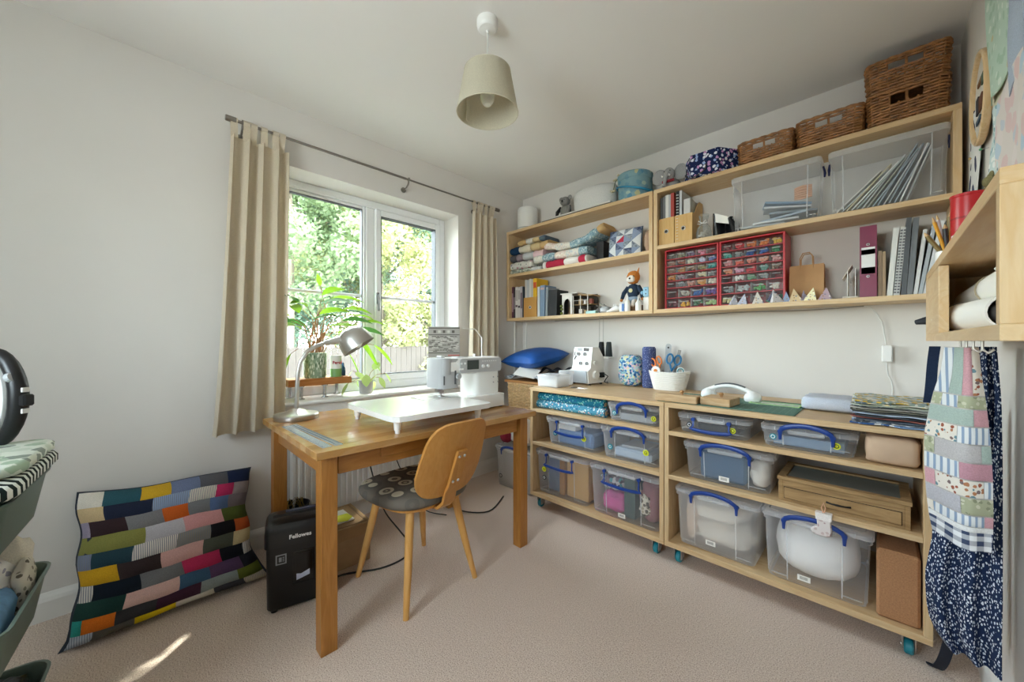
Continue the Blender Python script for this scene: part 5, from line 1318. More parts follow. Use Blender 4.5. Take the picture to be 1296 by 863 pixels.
# ------------------------------------------------------------------ red drawer cabinets
RED = pm('cabinet_red', '#b8202c', .4); SMOKE = clear('drawer_plastic', '#fafbfb', .02, .1, .3)
def drawers(label, x0, x1, cols1):
    w = x1-x0; h = .368; d = .165; y0 = 2.372; t = .009
    g = thing('drawer_cabinet', label, 'drawer cabinet', (x0, y0, ZB))
    for a, b in ((0, t), (w-t, w)): MB().cbx(a, b, -.006, d, 0, h, .001).build('side_panel', RED, g)
    for a, b in ((0, .007), (h-.007, h)): MB().cbx(t, w-t, -.006, d, a, b, .001).build('end_panel', RED, g)
    MB().bx(t, w-t, d-.004, d, .007, h-.007).build('back_panel', RED, g)
    rows = [.062]*2 + [.0448]*5; z = .007; iw = w - 2*t
    for r, rh in enumerate(rows):
        n = 4 if r < 2 else 5
        if r: MB().bx(t, w-t, -.004, d-.004, z-.0035, z).build('divider', RED, g)
        rr = len(rows)-1-r
        for c in range(n):
            cw = iw/n; a = t + c*cw + .0015; b = t + (c+1)*cw - .0015; zt_ = z + rh - .0045
            m = MB(); m.bx(a, b, 0, .002, z+.001, zt_); m.bx(a, a+.001, .002, .13, z+.001, zt_-.006); m.bx(b-.001, b, .002, .13, z+.001, zt_-.006); m.bx(a, b, .002, .13, z+.001, z+.002)
            dr = m.build('drawer', SMOKE, g)
            MB().cbx(a + cw*.16, b - cw*.16, -.007, 0, z + rh*.52, z + rh*.60, .001).build('handle', FROST, dr)
            cc = cols1[rr][c]
            if cc:
                m = MB(); hm = rh*.62
                for i in range(15):
                    m.ball((rg.uniform(a+.010, b-.010), rg.uniform(.0095, .020), z + .010 + rg.random()*hm*.72), (rg.uniform(.006, .011), .007, rg.uniform(.006, .010)), 6, 5)
                m.build('notions', [pm('notion_' + q[1:], q, .6) for q in (cc,)][0], dr)['kind'] = 'stuff'
        z += rh
G = '#8c8f90'
drawers('red drawer cabinet of small clear drawers nearer the window', -.972, -.664, [['#6d6a62', '#8d8a70', '#7d6680', '#d98aa0', None], ['#a07868', '#a5614f', '#d8d3c0', '#c3c8de', '#7a86b8'], ['#8a6a58', '#b5834e', '#8f7460', '#9a8a5a', '#3f9f9a'], ['#d18b3a', '#a08890', None, '#ddd3b0', G], [None, G, '#c98f80', '#dca05a', '#d9d0bf'], [None, '#b5aca2', '#2f5f9f', '#7a5aa5'], ['#6b2a35', '#d9a437', '#4d7a5a', '#a8bd86']])
drawers('red drawer cabinet of small clear drawers nearer the paper bag', -.660, -.352, [['#7a2a30', '#cf3540', '#d2722f', '#e0803a', '#e0b63f'], ['#4aa59a', G, '#1f4f9a', '#2f5fae', '#3f8a5a'], ['#d58f8f', '#de6a55', '#d98a7a', '#e5a592', '#dfa9a5'], ['#e0966f', '#dba0b5', '#c8343f', '#6f9a90', '#8f7566'], [None, '#e6e2dd', '#6f9a78', G, None], [G, '#b9bcbe', '#4f9a4a', '#d5cabf'], ['#d9cf9a', None, None, '#2f6a4a']])
# paper bag
pb_ = thing('paper_bag', 'brown paper carrier bag with twisted handles on the shelf', 'paper bag', (-.272, 2.415, ZB))
KR = pm('kraft_bag', '#b98f64', .85, var=.06, vs_=10)
w = .07
m = MB(); m.loft([[(-w, 0, 0), (w, 0, 0), (w, .035, 0), (w, .07, 0), (-w, .07, 0), (-w, .035, 0)], [(-w, .0, .10), (w, .0, .10), (w-.012, .035, .10), (w, .07, .10), (-w, .07, .10), (-w+.012, .035, .10)], [(-w, .012, .19), (w, .012, .19), (w-.02, .03, .19), (w, .05, .19), (-w, .05, .19), (-w+.02, .03, .19)]], False); m.f.append((5, 4, 3, 2, 1, 0)); m.mi.append(0)
m.build('bag_body', KR, pb_, smooth=0)
for y in (.011, .051): MB().tube([(-.026, y, .17), (-.026, y, .225), (-.015, y, .25), (.012, y, .252), (.024, y, .235), (.026, y, .17)], .0028, 6).build('handle', KR, pb_)
# little fabric pyramids along the shelf edge
PY = [(-.590, .028, .058, '#c9ccd8', 'grey-lilac fabric pyramid at the left end of the row'), (-.535, .030, .060, '#aeb2c2', 'blue-grey fabric pyramid, second in the row'), (-.470, .027, .066, '#d8d0c8', 'cream print fabric pyramid, third in the row'), (-.392, .037, .070, '#d9d6d8', 'largest pale fabric pyramid in front of the red cabinet'), (-.340, .022, .056, '#8fa0bd', 'small blue fabric pyramid beside the largest one'), (-.308, .029, .066, '#e0c8a0', 'peach floral fabric pyramid in front of paper bag'), (-.276, .018, .056, '#a9a6c0', 'lilac fabric pyramid behind the peach one'), (-.243, .032, .064, '#e6dfb8', 'pale yellow fabric pyramid at the right'), (-.196, .027, .060, '#bfa8b4', 'mauve print fabric pyramid at the right end of the row')]
for i, (x, r, h, c, lb) in enumerate(PY):
    r *= 1.15; a0 = .4 + i*.7; b3 = [(r*cos(a0+2*pi*k/3), r*.72*sin(a0+2*pi*k/3), .0) for k in range(3)]
    m = MB(); m.v = [tuple(p) for p in b3] + [(r*.3*cos(a0), .004, h)]; m.f = [(2, 1, 0), (0, 1, 3), (1, 2, 3), (2, 0, 3)]; m.mi = [0]*4
    o = m.build('fabric_pyramid', pat('pyr_%d' % i, c, ['#8d8fa0', '#b08a6a', '#f0ece4'], 90, .18), None, (x, 2.352 if i not in (4, 6) else 2.362, ZB), smooth=0); tag(o, lb, 'fabric pyramid', 'fabric pyramids along the shelf edge')
sp_ = thing('ribbon_spool', 'dark navy and green striped spool leaning between fabric pyramids', 'spool', (-.428, 2.362, ZB)); sp_.rotation_euler = (0, R(30), 0)
MB().cyl((0, 0, .012), (0, 0, .066), .011, n=14).build('ribbon', pat('navy_stripe', '#2b3148', ['#8d93a8'], 180, .3, 'stripe', rot=(0, R(90), 0)), sp_)
MB().cyl((0, 0, .008), (0, 0, .012), .014, n=14).build('flange', pm('spool_green', '#2f7a55', .5), sp_)
# right end of the lower shelf
cr_ = thing('folded_card', 'white folded card standing like a tent beside the maroon binder', 'card', (-.098, 2.365, ZB))
MB().bx(-.016, -.013, 0, .10, 0, .125).build('panel', PAPER, cr_); MB().bx(.012, .015, 0, .10, 0, .14).build('panel', PAPER, cr_)
MB().loft([[(-.034, 0, .095), (.0, 0, .158), (.002, 0, .156), (-.032, 0, .093)], [(-.034, .1, .095), (.0, .1, .158), (.002, .1, .156), (-.032, .1, .093)]]).build('roof_flap', pm('card_cream', '#d9cfc2', .8), cr_)
put('card_tray', 'flat pale card lying in front of the folded card', 'card', -.128, -.074, 2.338, 2.362, ZB, ZB + .008, pm('pale_card', '#cfc6ba', .8))
bd = book('maroon lever arch binder with white spine label', -.070, -.013, .325, '#7c1c44', yf=2.358, d=.175, name='binder', cat='binder', band=[(.33, .70, '#e4e4e2'), (.33, .42, '#6f8a80'), (.60, .67, '#3a3a3a')], rough=.4)
for z in (.095, .24): MB().lathe([(.003, 0), (.006, 0), (.006, .002), (.003, .002)], 12, Tm((.028, -.0008, z), rx=R(90)), cap=False).build('rivet', CHROME, bd)
book('thin brown book beside the maroon binder', -.009, .003, .205, '#8a735c', yf=2.36, d=.14)
book('second thin tan book beside the brown one', .0042, .015, .200, '#a58b6e', yf=2.36, d=.14)
book('white spiral notebook leaning right of the tan book', .018, .036, .300, '#dcdcd8', yf=2.36, d=.16, name='notebook', cat='notebook', lean=R(4))
s2 = book('second spiral notebook with white coil, leaning', .038, .058, .298, '#c8c8c6', yf=2.36, d=.16, name='notebook', cat='notebook', lean=R(4.5))
for nb, xx in ((s2, .004), (s2, .014)):
    m = MB()
    for i in range(22): m.bx(xx-.003, xx+.004, -.003, .0, .012 + i*.0128, .018 + i*.0128)
    m.build('spiral', pm('coil_dark', '#55545a', .4), nb)['kind'] = 'stuff'
for (x, w_, h_, c, a, lb) in ((.062, .016, .335, '#4d5054', 3, 'dark grey display folder, the tallest in the row'), (.079, .018, .33, '#6a6e72', 3.5, 'mid grey display folder beside the dark one'), (.099, .012, .275, '#cfd0d0', 6, 'white plastic sleeve leaning right of the folders'), (.113, .012, .30, '#a9b0b6', 8, 'pale blue-grey plastic sleeve leaning next to white one'), (.127, .014, .305, '#d5d9dc', 9, 'wide white document sleeve near the end panel'), (.144, .010, .30, '#4a4d50', 9, 'thin black folder leaning last in the row')):
    book(lb, x, x + w_, h_, c, yf=2.357, d=.17, name='folder', cat='folder', lean=R(a), rough=.3)

# ------------------------------------------------------------------ on top of the wall units
ZT = UZT + .0002
sk = thing('speaker', 'plain white cylindrical speaker in the corner on the wall unit', 'speaker', (-2.195, 2.43, ZT))
MB().lathe([(.001, 0), (.085, 0), (.088, .004), (.088, .18), (.082, .19), (.001, .19)], 30).build('body', pm('speaker_white', '#e9e8e5', .5), sk)
MB().lathe([(.0885, .012), (.0885, .016), (.088, .018), (.088, .010), (.0885, .012)], 30, cap=False).build('base_ring', GREYP, sk)
for (z, lb, c) in ((0, 'dark-edged flat board under the white oval tub', '#55504a'), (.0115, 'pale flat board lying on the dark-edged board', '#d9d6d0')):
    put('flat_board', lb, 'board', -1.96, -1.34, 2.34, 2.54, ZT + z, ZT + z + .010, pm('board_' + c[1:], c, .6), .001)
obx = thing('oval_tub', 'pale grey woven oval tub on the flat boards', 'tub', (-1.525, 2.44, ZT + .022))
ov_ = [[(.18*k*cos(2*pi*i/32), .095*k*sin(2*pi*i/32), z) for i in range(32)] for k, z in ((.90, 0), (.96, .004), (1.0, .11), (.99, .135), (.93, .15), (.5, .156), (.05, .157))]
MB().loft(ov_).build('body', pm('woven_pale', '#d6d5d2', .9, var=.06, vs_=160, bump=.6, bs=260), obx, smooth=60)
ko = thing('soft_toy_koala', 'grey koala soft toy beside the oval tub', 'soft toy', (-1.80, 2.45, ZT + .022))
KG = cloth('koala_grey', '#8d8a86', .2, .8)
blob_mb((.045, .04, .055), .05, 8, 3, 16, 10, .9).build('body', KG, ko, (0, 0, 0), smooth=70)
blob_mb((.042, .038, .036), .05, 8, 4, 16, 10, .95).build('head', KG, ko, (.0, -.01, .10), smooth=70)
for s in (-1, 1): MB().ball((s*.042, -.005, .16), (.020, .010, .020), 10, 7).build('ear', KG, ko); MB().ball((s*.016, -.044, .14), .004, 8, 6).build('eye', BLACKP, ko)
MB().ball((0, -.05, .128), (.008, .008, .011), 8, 6).build('nose', BLACKP, ko)
for s in (-1, 1): MB().tube([(s*.04, -.01, .09), (s*.055, -.04, .05), (s*.05, -.05, .02)], [.016, .015, .013], 8).build('arm', BLACKP if s < 0 else KG, ko)
o = put('blue_book', 'small blue book behind the koala soft toy', 'book', -1.735, -1.655, 2.505, 2.535, ZT + .0222, ZT + .225, pm('blue_cover', '#476f8f', .6))
hb = thing('hat_box', 'blue damask drum box tied with a bright blue cord', 'box', (-1.205, 2.435, ZT))
DAM = pat('damask_blue', '#7fa0a8', ['#a8bcae', '#5f8fa8', '#b9b890', '#6f97a5'], 26, .34)
MB().lathe([(.001, 0), (.108, 0), (.110, .005), (.113, .145), (.108, .15)], 32).build('drum', DAM, hb)
MB().lathe([(.115, .132), (.1165, .135), (.1165, .172), (.110, .178), (.001, .182)], 32).build('lid', DAM, hb)
CB = pm('cyan_cord', '#1f86ad', .5)
for z0_, ph in ((.035, 0), (.043, .25)): MB().tube([(.121*cos(a), .121*sin(a), z0_ + .035*(1-cos(a+ph))) for a in [2*pi*i/30 for i in range(30)]], .0055, 6, closed=True).build('cord', CB, hb)
fg = thing('flower_garland', 'cream fabric flower garland draped on the blue drum box', 'garland', (-1.25, 2.42, ZT + .18))
pts_ = [(-.10, -.03, -.09), (-.075, -.035, -.02), (-.045, -.03, .006), (0, -.02, .012), (.04, -.01, .010), (.07, .0, .010)]
MB().tube(pts_, .003, 5).build('string', pm('garland_green', '#6f7350', .8), fg)
for i, p in enumerate(pts_):
    for k in range(3): MB().ball((p[0] + .012*cos(k*2.1+i), p[1] + .010*sin(k*2.1+i), p[2] + .009), (.010, .010, .007), 8, 5).build('petal', pm('garland_cream', '#d9cfae', .8), fg)
# elephant
el = thing('soft_toy_elephant', 'grey plush elephant with large ears and white tusks', 'soft toy', (-.955, 2.40, ZT))
EG = cloth('elephant_grey', '#a3a3a2', .15, .6)
blob_mb((.05, .055, .04), .03, 6, 1, 18, 10, .9).build('body', EG, el, (0, .04, 0), smooth=70)
blob_mb((.036, .034, .042), .03, 6, 2, 18, 10, .95).build('head', EG, el, (0, -.012, .052), smooth=70)
MB().tube([(0, -.04, .095), (-.002, -.058, .07), (-.006, -.062, .035), (-.012, -.064, .008)], [.018, .014, .011, .009], 10).build('trunk', EG, el)
for s in (-1, 1):
    T_ = Tm((s*.066, .0, .098), ry=R(s*-14), rz=R(s*-12)); MB().ball((0, 0, 0), (.044, .009, .050), 18, 10, T_).build('ear', EG, el)
    MB().ball((s*.018, -.042, .108), .0035, 8, 6).build('eye', BLACKP, el)
    MB().tube([(s*.016, -.042, .08), (s*.022, -.066, .070), (s*.024, -.072, .076)], [.006, .005, .002], 8).build('tusk', WHITEP, el)
MB().tube([(-.035, -.02, .052), (0, -.034, .046), (.035, -.02, .052)], .009, 8).build('scarf', pm('scarf_red', '#9a2a33', .8), el)
# hexagonal butterfly box
hx = thing('hexagonal_box', 'navy hexagonal box with white and pink butterfly print', 'box', (-.722, 2.415, ZT))
BF = pat('butterfly_print', '#1f2b55', ['#e4e4ee', '#c795c4', '#dfe3f0', '#9fb3dc'], 52, .30)
hexp = [(.148*cos(R(60*i)), .148*.88*sin(R(60*i))) for i in range(6)]
MB().prism([(x*.985, y*.985) for x, y in hexp], 0, .10).build('body', BF, hx)
MB().prism(hexp, .075, .128).build('lid', BF, hx)
MB().tube([(-.10, -.09, .05), (-.10, -.115, .01), (-.07, -.128, -.012), (-.02, -.128, .0), (.01, -.124, .022), (.015, -.122, .05)], .003, 6).build('cord_handle', pm('dark_cord', '#4a463f', .8), hx)

# wicker baskets
WK = pm('wicker', '#96683c', .5, var=.4, vs_=38); WK2 = pm('wicker_pale', '#cfae80', .6, var=.2, vs_=60)
def wicker(label, x0, x1, y0, y1, z, h, mat=WK, holes=True, rw=.0122, sp=.030, lid=False, par=None):
    w, d = x1-x0, y1-y0; g = thing('wicker_basket', label, 'basket', ((x0+x1)/2, (y0+y1)/2, z)); r0 = .03
    base = rrect(1, 1, .001, 1)
    per = []
    def outline(t):                                   # tapered rounded rectangle, dense
        k = .93 + .07*t; return rrect(w*k, d*k, r0, 5)
    def resample(poly, n):
        L_ = [0]
        for a, b in zip(poly, poly[1:] + poly[:1]): L_.append(L_[-1] + math.hypot(b[0]-a[0], b[1]-a[1]))
        out = []; i = 0
        for j in range(n):
            s = L_[-1]*j/n
            while L_[i+1] < s: i += 1
            a, b = poly[i], poly[(i+1) % len(poly)]; f = (s-L_[i])/max(1e-9, L_[i+1]-L_[i]); out.append((a[0]*(1-f)+b[0]*f, a[1]*(1-f)+b[1]*f))
        return out
    n = int(2*(w+d)/sp/2)*2; hz0, hz1 = h*.60, h*.82; hw = .048
    m = MB(); rows = int((h-.012)/rw)
    for r in range(rows):
        zz = .006 + r*rw; t = zz/h; o = resample(outline(t), n*2); pts_ = []
        for j, (x, y) in enumerate(o):
            q = 1 + (.030 if ((j//2 + r) % 2 == 0) else -.026) * (1 if j % 2 == 0 else .0)
            pts_.append((x*q if abs(x) > w*.46 else x, y*q*1.0 if abs(x) <= w*.46 else y, zz + .0012*sin(j*1.7 + r*2.3)))
        if holes and hz0 < zz < hz1:
            seg = []
            k0 = next(j for j, p in enumerate(pts_) if p[1] > 0)
            for p in pts_[k0:] + pts_[:k0+1]:
                if abs(p[0]) < hw and abs(p[1]) > d*.3:
                    if len(seg) > 1: m.tube(seg, rw*.45, 6)
                    seg = []
                else: seg.append(p)
            if len(seg) > 1: m.tube(seg, rw*.45, 6)
        else: m.tube(pts_, rw*.45, 6, closed=True)
    m.build('weave', mat, g)['kind'] = 'stuff'
    a, b = resample(outline(0), n), resample(outline(1), n); m = MB()
    for j in range(n):
        if holes and 0 < abs(b[j][0]) < hw*.9 and abs(b[j][1]) > d*.3: 
            m.tube([(a[j][0], a[j][1], 0), (a[j][0]*.4+b[j][0]*.6, a[j][1]*.4+b[j][1]*.6, hz0)], .0036, 5)
        else: m.tube([(a[j][0], a[j][1], 0), (b[j][0], b[j][1], h-.006)], .0036, 5)
    if holes:
        for s in (-1, 1): m.tube([(0, s*d*.475, hz0-.01), (0, s*d*.495, hz1+.01)], .005, 5)
    m.build('stakes', mat, g)['kind'] = 'stuff'
    o = resample(outline(1), n*2)
    for s in (0, 1): MB().tube([(x*(1 + .006*sin(j*1.1 + s*pi)), y*(1 + .012*sin(j*1.1 + s*pi)), h - .006 + .004*cos(j*1.1 + s*pi)) for j, (x, y) in enumerate(o)], .0058, 6, closed=True).build('rim', mat, g)
    MB().prism(rrect(w*.92, d*.92, r0, 4), .0, .005).build('base', mat, g)
    return g
wicker('small brown wicker basket beside the butterfly box', -.566, -.314, 2.345, 2.535, ZT, .125)
wicker('brown wicker basket between the small one and the stacked pair', -.305, -.053, 2.345, 2.535, ZT, .138)
wicker('lower brown wicker basket of the stacked pair', -.046, .205, 2.345, 2.535, ZT, .150)
wicker('upper brown wicker basket of the stacked pair near the ceiling', -.050, .207, 2.342, 2.538, ZT + .1535, .135)
# ------------------------------------------------------------------ big patchwork floor cushion
fc = thing('floor_cushion', 'large patchwork floor cushion leaning against the wall', 'cushion', (-2.16, .135, 0))
def fcs(side):
    def fn(u, v):
        a, b = u*2-1, v*2-1
        ca, cb = max(0, 1-a*a), max(0, 1-b*b)
        th = (ca**.5 * cb**.5)**.8
        lowb = max(0.0, 1-v)
        x = .075 - .245*v + .03*lowb*lowb*a*a
        y = a*(.272 + .014*abs(b)**2.5 + .030*max(0, -b)**8 + .03*(a > 0)*abs(b)**3) + .006*sin(b*9 + 2*a)
        z = .012 + .455*v + (.018*a*a - .012*(1-a*a))*(v**3) - .035*v*(a > 0)*abs(a)**2 + .002*sin(a*5)
        fr = .135*(1.15 - .35*v) if side > 0 else -.035
        if lowb > .8: z -= .01*a*a*(lowb-.8)*5
        x += fr*th*.93 + .006*th*sin(a*11 + b*5)*sin(b*8 - a*3); z += fr*th*.38*v
        if side < 0: x = max(x, -.183)
        return (x, y, max(.004, z))
    return fn
MB().sheet(fcs(-1), 20, 18).build('back_cover', cloth('cushion_back', '#3a3f4a'), fc, smooth=80)
MB().sheet(fcs(1), 24, 20).build('front_cover', MATS['cushion_back'], fc, smooth=80)
PW = [
 [('#d9d3c8', 1), ('#2f5560', 1.6), ('#c9a02c', 1.4), ('#6d7896', 1.4), ('#5a5a60', 1.5), ('#222c4a', 1.3)],
 [('#c4ad86', 1), ('#252c40', 2), ('#8c9fc0s', 1.6), ('#d8d0c0s', 1.3), ('#b02f5c', .9), ('#857a7c', .9)],
 [('#9a93a8', .3), ('#3a2c30', 1.4), ('#7e7e82', 1.5), ('#bd5a24', 1.1), ('#74777c', 1), ('#556a92', .9), ('#6f6468', 1)],
 [('#87874a', 1.9), ('#b9b7c0', 1.3), ('#d29a9c', 1.5), ('#4f5a2c', 1.1)],
 [('#76809aс', .4), ('#2a4450', 1.2), ('#d8d2ces', 1.4), ('#8a857cs', 1.2), ('#1e1c20', 1), ('#b5552a', .7)],
 [('#c59a24', 1.2), ('#3a3032', 1.4), ('#cda3a0', 1.5), ('#54584f', 1.2), ('#c4b189', .8)],
 [('#d5d2ccs', .4), ('#1b2430', 1.5), ('#77797e', 1.5), ('#b8345c', 1.5), ('#1d2028', 1), ('#d9d4ccs', .4)],
 [('#22403c', 1.3), ('#d6b2ac', 1.6), ('#41607e', 1), ('#5d4668', 1.2), ('#2a2a34', .6)],
 [('#2f9088', .3), ('#cc6c22', 1.0), ('#3b3b3e', 1.3), ('#452a3c', 1.5), ('#8d9696', 1.4), ('#626b2c', 1)],
 [('#a9b0bcs', .8), ('#58564f', 1.5), ('#d2b81e', 1.6), ('#cfc8bc', 1.5), ('#3e3e44', 1.3), ('#c9bb9cs', 1)]]
vh = [.115, .105, .105, .11, .10, .105, .10, .10, .09, .07]; tot = sum(vh); vtop = .985
fnf = fcs(1)
for r, row in enumerate(PW):
    v1 = vtop; v0 = vtop - .97*vh[r]/tot; vtop = v0
    sw = sum(w for _, w in row); u = .012
    for c, w in row:
        du = .976*w/sw; u0, u1 = u, u + du; u += du
        c0 = c[:7]
        mt = pat('pw_stripe_' + c0[1:], c0, ['#79808e'], 160, .4, 'stripe', axes=(1, 1, 1), rot=(0, 0, R(90))) if len(c) > 7 else cloth('pw_' + c0[1:], c0, .12)
        def fn(s, t, u0=u0, u1=u1, v0=v0, v1=v1):
            p = Vector(fnf(u0 + (u1-u0)*s, v0 + (v1-v0)*t)); k = .002 + .009*(max(0, sin(pi*min(1, max(0, s))))**.4)*(max(0, sin(pi*min(1, max(0, t))))**.4)
            return (p.x + k, p.y, p.z + k*.3)
        MB().sheet(fn, 5, 4).build('patch', mt, fc, smooth=80)

# ------------------------------------------------------------------ shredder
shd = thing('paper_shredder', 'black paper shredder standing on the carpet under the desk', 'shredder', (-1.795, .527, 0), R(-14.7))
BK = pm('shredder_black', '#0e0f11', .35)
m = MB(); m.loft([[(x, y, z) for x, y in rrect(.165-2*k, .255-2*k, .018, 3)] for k, z in ((.006, .012), (.002, .02), (0, .265))]); m.build('bin', BK, shd)
hd_ = [[(x, y, .265 + z*(1 + .0*x)) for x, y in rrect(.172-2*k, .268-2*k, .022, 4)] for k, z in ((0, 0), (0, .055), (.004, .075), (.012, .088), (.03, .095))]
m = MB(); m.loft(hd_); m.build('shredder_head', pm('head_black', '#131417', .28), shd)
MB().cbx(-.012, .012, -.105, .105, .359, .3615, .001).build('paper_slot', pm('slot_black', '#030303', .6), shd)
MB().cbx(-.05, -.025, -.06, .06, .358, .362, .001).build('control_strip', pm('strip_blue', '#2a3048', .25), shd)
MB().cbx(.0805, .0835, -.035, .045, .10, .235, .004).build('window_frame', pm('window_black', '#08090a', .2), shd)
MB().cbx(.0835, .0850, -.026, .036, .112, .225, .003).build('window', pm('window_gloss', '#050506', .12), shd)
MB().loft([[(.0851, -.022, .116), (.0851, .026, .128), (.0851, .026, .15), (.0851, -.005, .138), (.0851, -.022, .142)], [(.0858, -.022, .116), (.0858, .026, .128), (.0858, .026, .15), (.0858, -.005, .138), (.0858, -.022, .142)]]).build('paper_scrap', pm('scrap_pale', '#aeb4c8', .8), shd)
lb_ = MB().bx(.0828, .0834, -.095, -.057, .195, .235).build('emblem_plate', pm('emblem_silver', '#8e9296', .4, .5), shd)
MB().bx(.0834, .0838, -.090, -.062, .200, .230).build('emblem_field', BK, lb_)
MB().bx(.0838, .0842, -.084, -.074, .206, .224).build('emblem_mark', MATS['emblem_silver'], lb_)
for i in range(3): MB().bx(.0838, .0842, -.071, -.065, .206 + i*.007, .210 + i*.007).build('emblem_mark', MATS['emblem_silver'], lb_)
textobj('lettering', 'Fellowes', .023, WHITEP, shd, (.0865, -.008, .298), (R(90), 0, R(90)), .0004, bold=.0006)
for x in (-.06, .06):
    for y in (-.10, .10): MB().cyl((x, y, 0), (x, y, .014), .012, n=10).build('castor', BLACKP, shd)

# ------------------------------------------------------------------ carton with papers, bin with wires
ct = thing('cardboard_carton', 'brown cardboard carton under the desk beside the shredder', 'carton', (-1.98, .735, 0), R(-2))
m = MB(); m.cbx(-.135, .135, -.125, .125, 0, .17, .003); m.build('body', CARD, ct)
MB().cbx(-.14, .14, -.13, .13, .135, .195, .003).build('lid', pm('lid_card', '#a5855f', .85, var=.05), ct)
m = MB()
for a in ((-.125, .125, -.115, -.105), (-.125, .125, .105, .115), (-.125, -.115, -.105, .105), (.115, .125, -.105, .105)): m.bx(a[0], a[1], a[2], a[3], .195, .1975)
m.build('lid_rim', pm('rim_card', '#8e7150', .85), ct)
put('paper_sheet', 'white paper sheets lying on the cardboard carton', 'paper', -2.045, -1.90, .67, .80, .1985, .204, PAPER, .0005)
o = MB().loft([[(-.04, -.03, 0), (.03, -.045, 0), (.05, .0, 0), (.02, .035, 0), (-.035, .03, 0)], [(-.04, -.03, .0015), (.03, -.045, .0015), (.05, .0, .0015), (.02, .035, .0015), (-.035, .03, .0015)]]).build('sticky_note', pm('note_yellow', '#d8dc3a', .8), None, (-1.945, .765, .2045)); tag(o, 'torn yellow note on the white paper sheets', 'note')
bn = thing('waste_bin', 'small black bin holding gold wire behind the shredder', 'bin', (-2.205, .615, 0))
MB().lathe([(.001, 0), (.052, 0), (.055, .005), (.066, .24), (.069, .243), (.064, .243), (.053, .02), (.001, .02)], 24).build('body', BLACKP, bn)
rg = random.Random(4); m = MB()
for i in range(12):
    a = rg.uniform(0, 6.28); m.tube([(.03*cos(a), .03*sin(a), .03), (.045*cos(a+.5), .045*sin(a+.5), .20), (.03*cos(a+1.2), .035*sin(a+1.2), .265), (.045*cos(a+2), .045*sin(a+2), .22)], .0016, 5)
o = m.build('gold_wire', pm('gold_wire', '#a58c4a', .4, .7), None, (-2.205, .615, 0)); tag(o, 'loops of gold wire sticking out of black bin', 'wire', None, 'stuff')

# ------------------------------------------------------------------ corner pile: bag, basket, cushion
g = wicker('tall pale wicker basket in the corner behind the desk', -2.12, -1.725, 2.10, 2.48, .3205, .455, WK2, False, .0125, .034)
blob('paper_bag_parcel', 'white plastic bag on the floor box in the corner', 'bag', (-1.90, 2.045, .3205), (.10, .045, .10), pm('white_bag', '#d9d6d4', .5), 5, .15, 16)
blob('red_pouch', 'dark red pouch on the corner floor box', 'pouch', (-2.06, 2.04, .3205), (.05, .045, .085), pm('pouch_red', '#9a1f3c', .6), 2, .08)
put('basket_tray', 'orange-brown wooden tray lying over the corner basket', 'tray', -2.135, -1.715, 2.09, 2.49, .777, .796, wood('tray_wood', '#b9854f', '#a5713d', 'x', .5), .003)
def crump(name, label, cat, loc, sx, sy, mat, seed, h=.03, rz=0):
    rg_ = random.Random(seed); k = [rg_.uniform(0, 6.28) for _ in range(4)]
    fn = lambda u, v: ((u-.5)*sx, (v-.5)*sy, h*(.5 + .5*sin(u*7+k[0])*cos(v*6+k[1])) + h*.35*sin(u*15+k[2]+v*4) + .012)
    return tag(MB().sheet(fn, 20, 20, .003).build(name, mat, None, loc, (0, 0, rz), smooth=70), label, cat)
crump('crumpled_cloth', 'crumpled grey check cloth under the blue cushion', 'cloth', (-1.93, 2.26, .801), .40, .34, pat('grey_check_cloth', '#b9bcc0', ['#6a7078', '#e0e2e4'], 40), 3, .035)
crump('crumpled_cloth', 'dark crumpled cloth at the back of the corner basket', 'cloth', (-1.84, 2.37, .845), .24, .20, cloth('dark_scrap', '#3a3a40'), 6, .03, .4)
o = MB().cbx(-.09, .09, -.06, .06, 0, .004, .001).build('paper_sheet', PAPER, None, (-1.92, 2.12, .86), (R(28), R(8), R(15))); tag(o, 'white folded paper sticking out below the blue cushion', 'paper')
cushion('velvet_cushion', 'royal blue velvet cushion on top of the corner basket', .40, .40, .15, (-2.03, 2.11, .93), (R(-80), R(0), R(-8)), pm('blue_velvet', '#1653a0', .55, var=.25, vs_=9), .10, 18)

# ------------------------------------------------------------------ green three-tier cart at the left edge
cart = thing('utility_cart', 'grey-green metal three-tier utility cart at the left edge', 'cart', (-1.467, -.389, 0), R(-4.8))
CG = pm('cart_green', '#67786f', .42)
def tray(z):
    w, d, h, t = .37, .45, .118, .003
    def ring(k, zz, r=.045): return [(x, y, zz) for x, y in rrect(w-2*k, d-2*k, r, 5)]
    m = MB(); m.loft([ring(.018, z-h), ring(0, z-.008), ring(-.006, z-.006, .05), ring(-.007, z, .05), ring(-.001, z, .046), ring(.003, z-.006), ring(.02, z-h+.003)], True)
    m.build('tray', CG, cart)
for z in (.762, .500, .232): tray(z)
for sx in (-1, 1):
    MB().tube([(sx*.196, -.02, .06), (sx*.196, -.02, .80), (sx*.196, -.05, .83), (sx*.196, -.14, .83), (sx*.196, -.17, .80), (sx*.196, -.17, .06)], .010, 8).build('post', CG, cart)
    for y in (-.17, .17):
        c = MB().cyl((sx*.14, y, .06), (sx*.14, y, .116), .008, n=8).build('castor', BLACKP, cart); MB().lathe([(.003, -.01), (.03, -.01), (.03, .01), (.003, .01)], 16, Tm((sx*.14, y, .031), ry=R(90))).build('wheel', BLACKP, c)
def cartp(x, y, z):
    a = R(-4.8); return (-1.467 + x*cos(a) - y*sin(a), -.389 + x*sin(a) + y*cos(a), z)
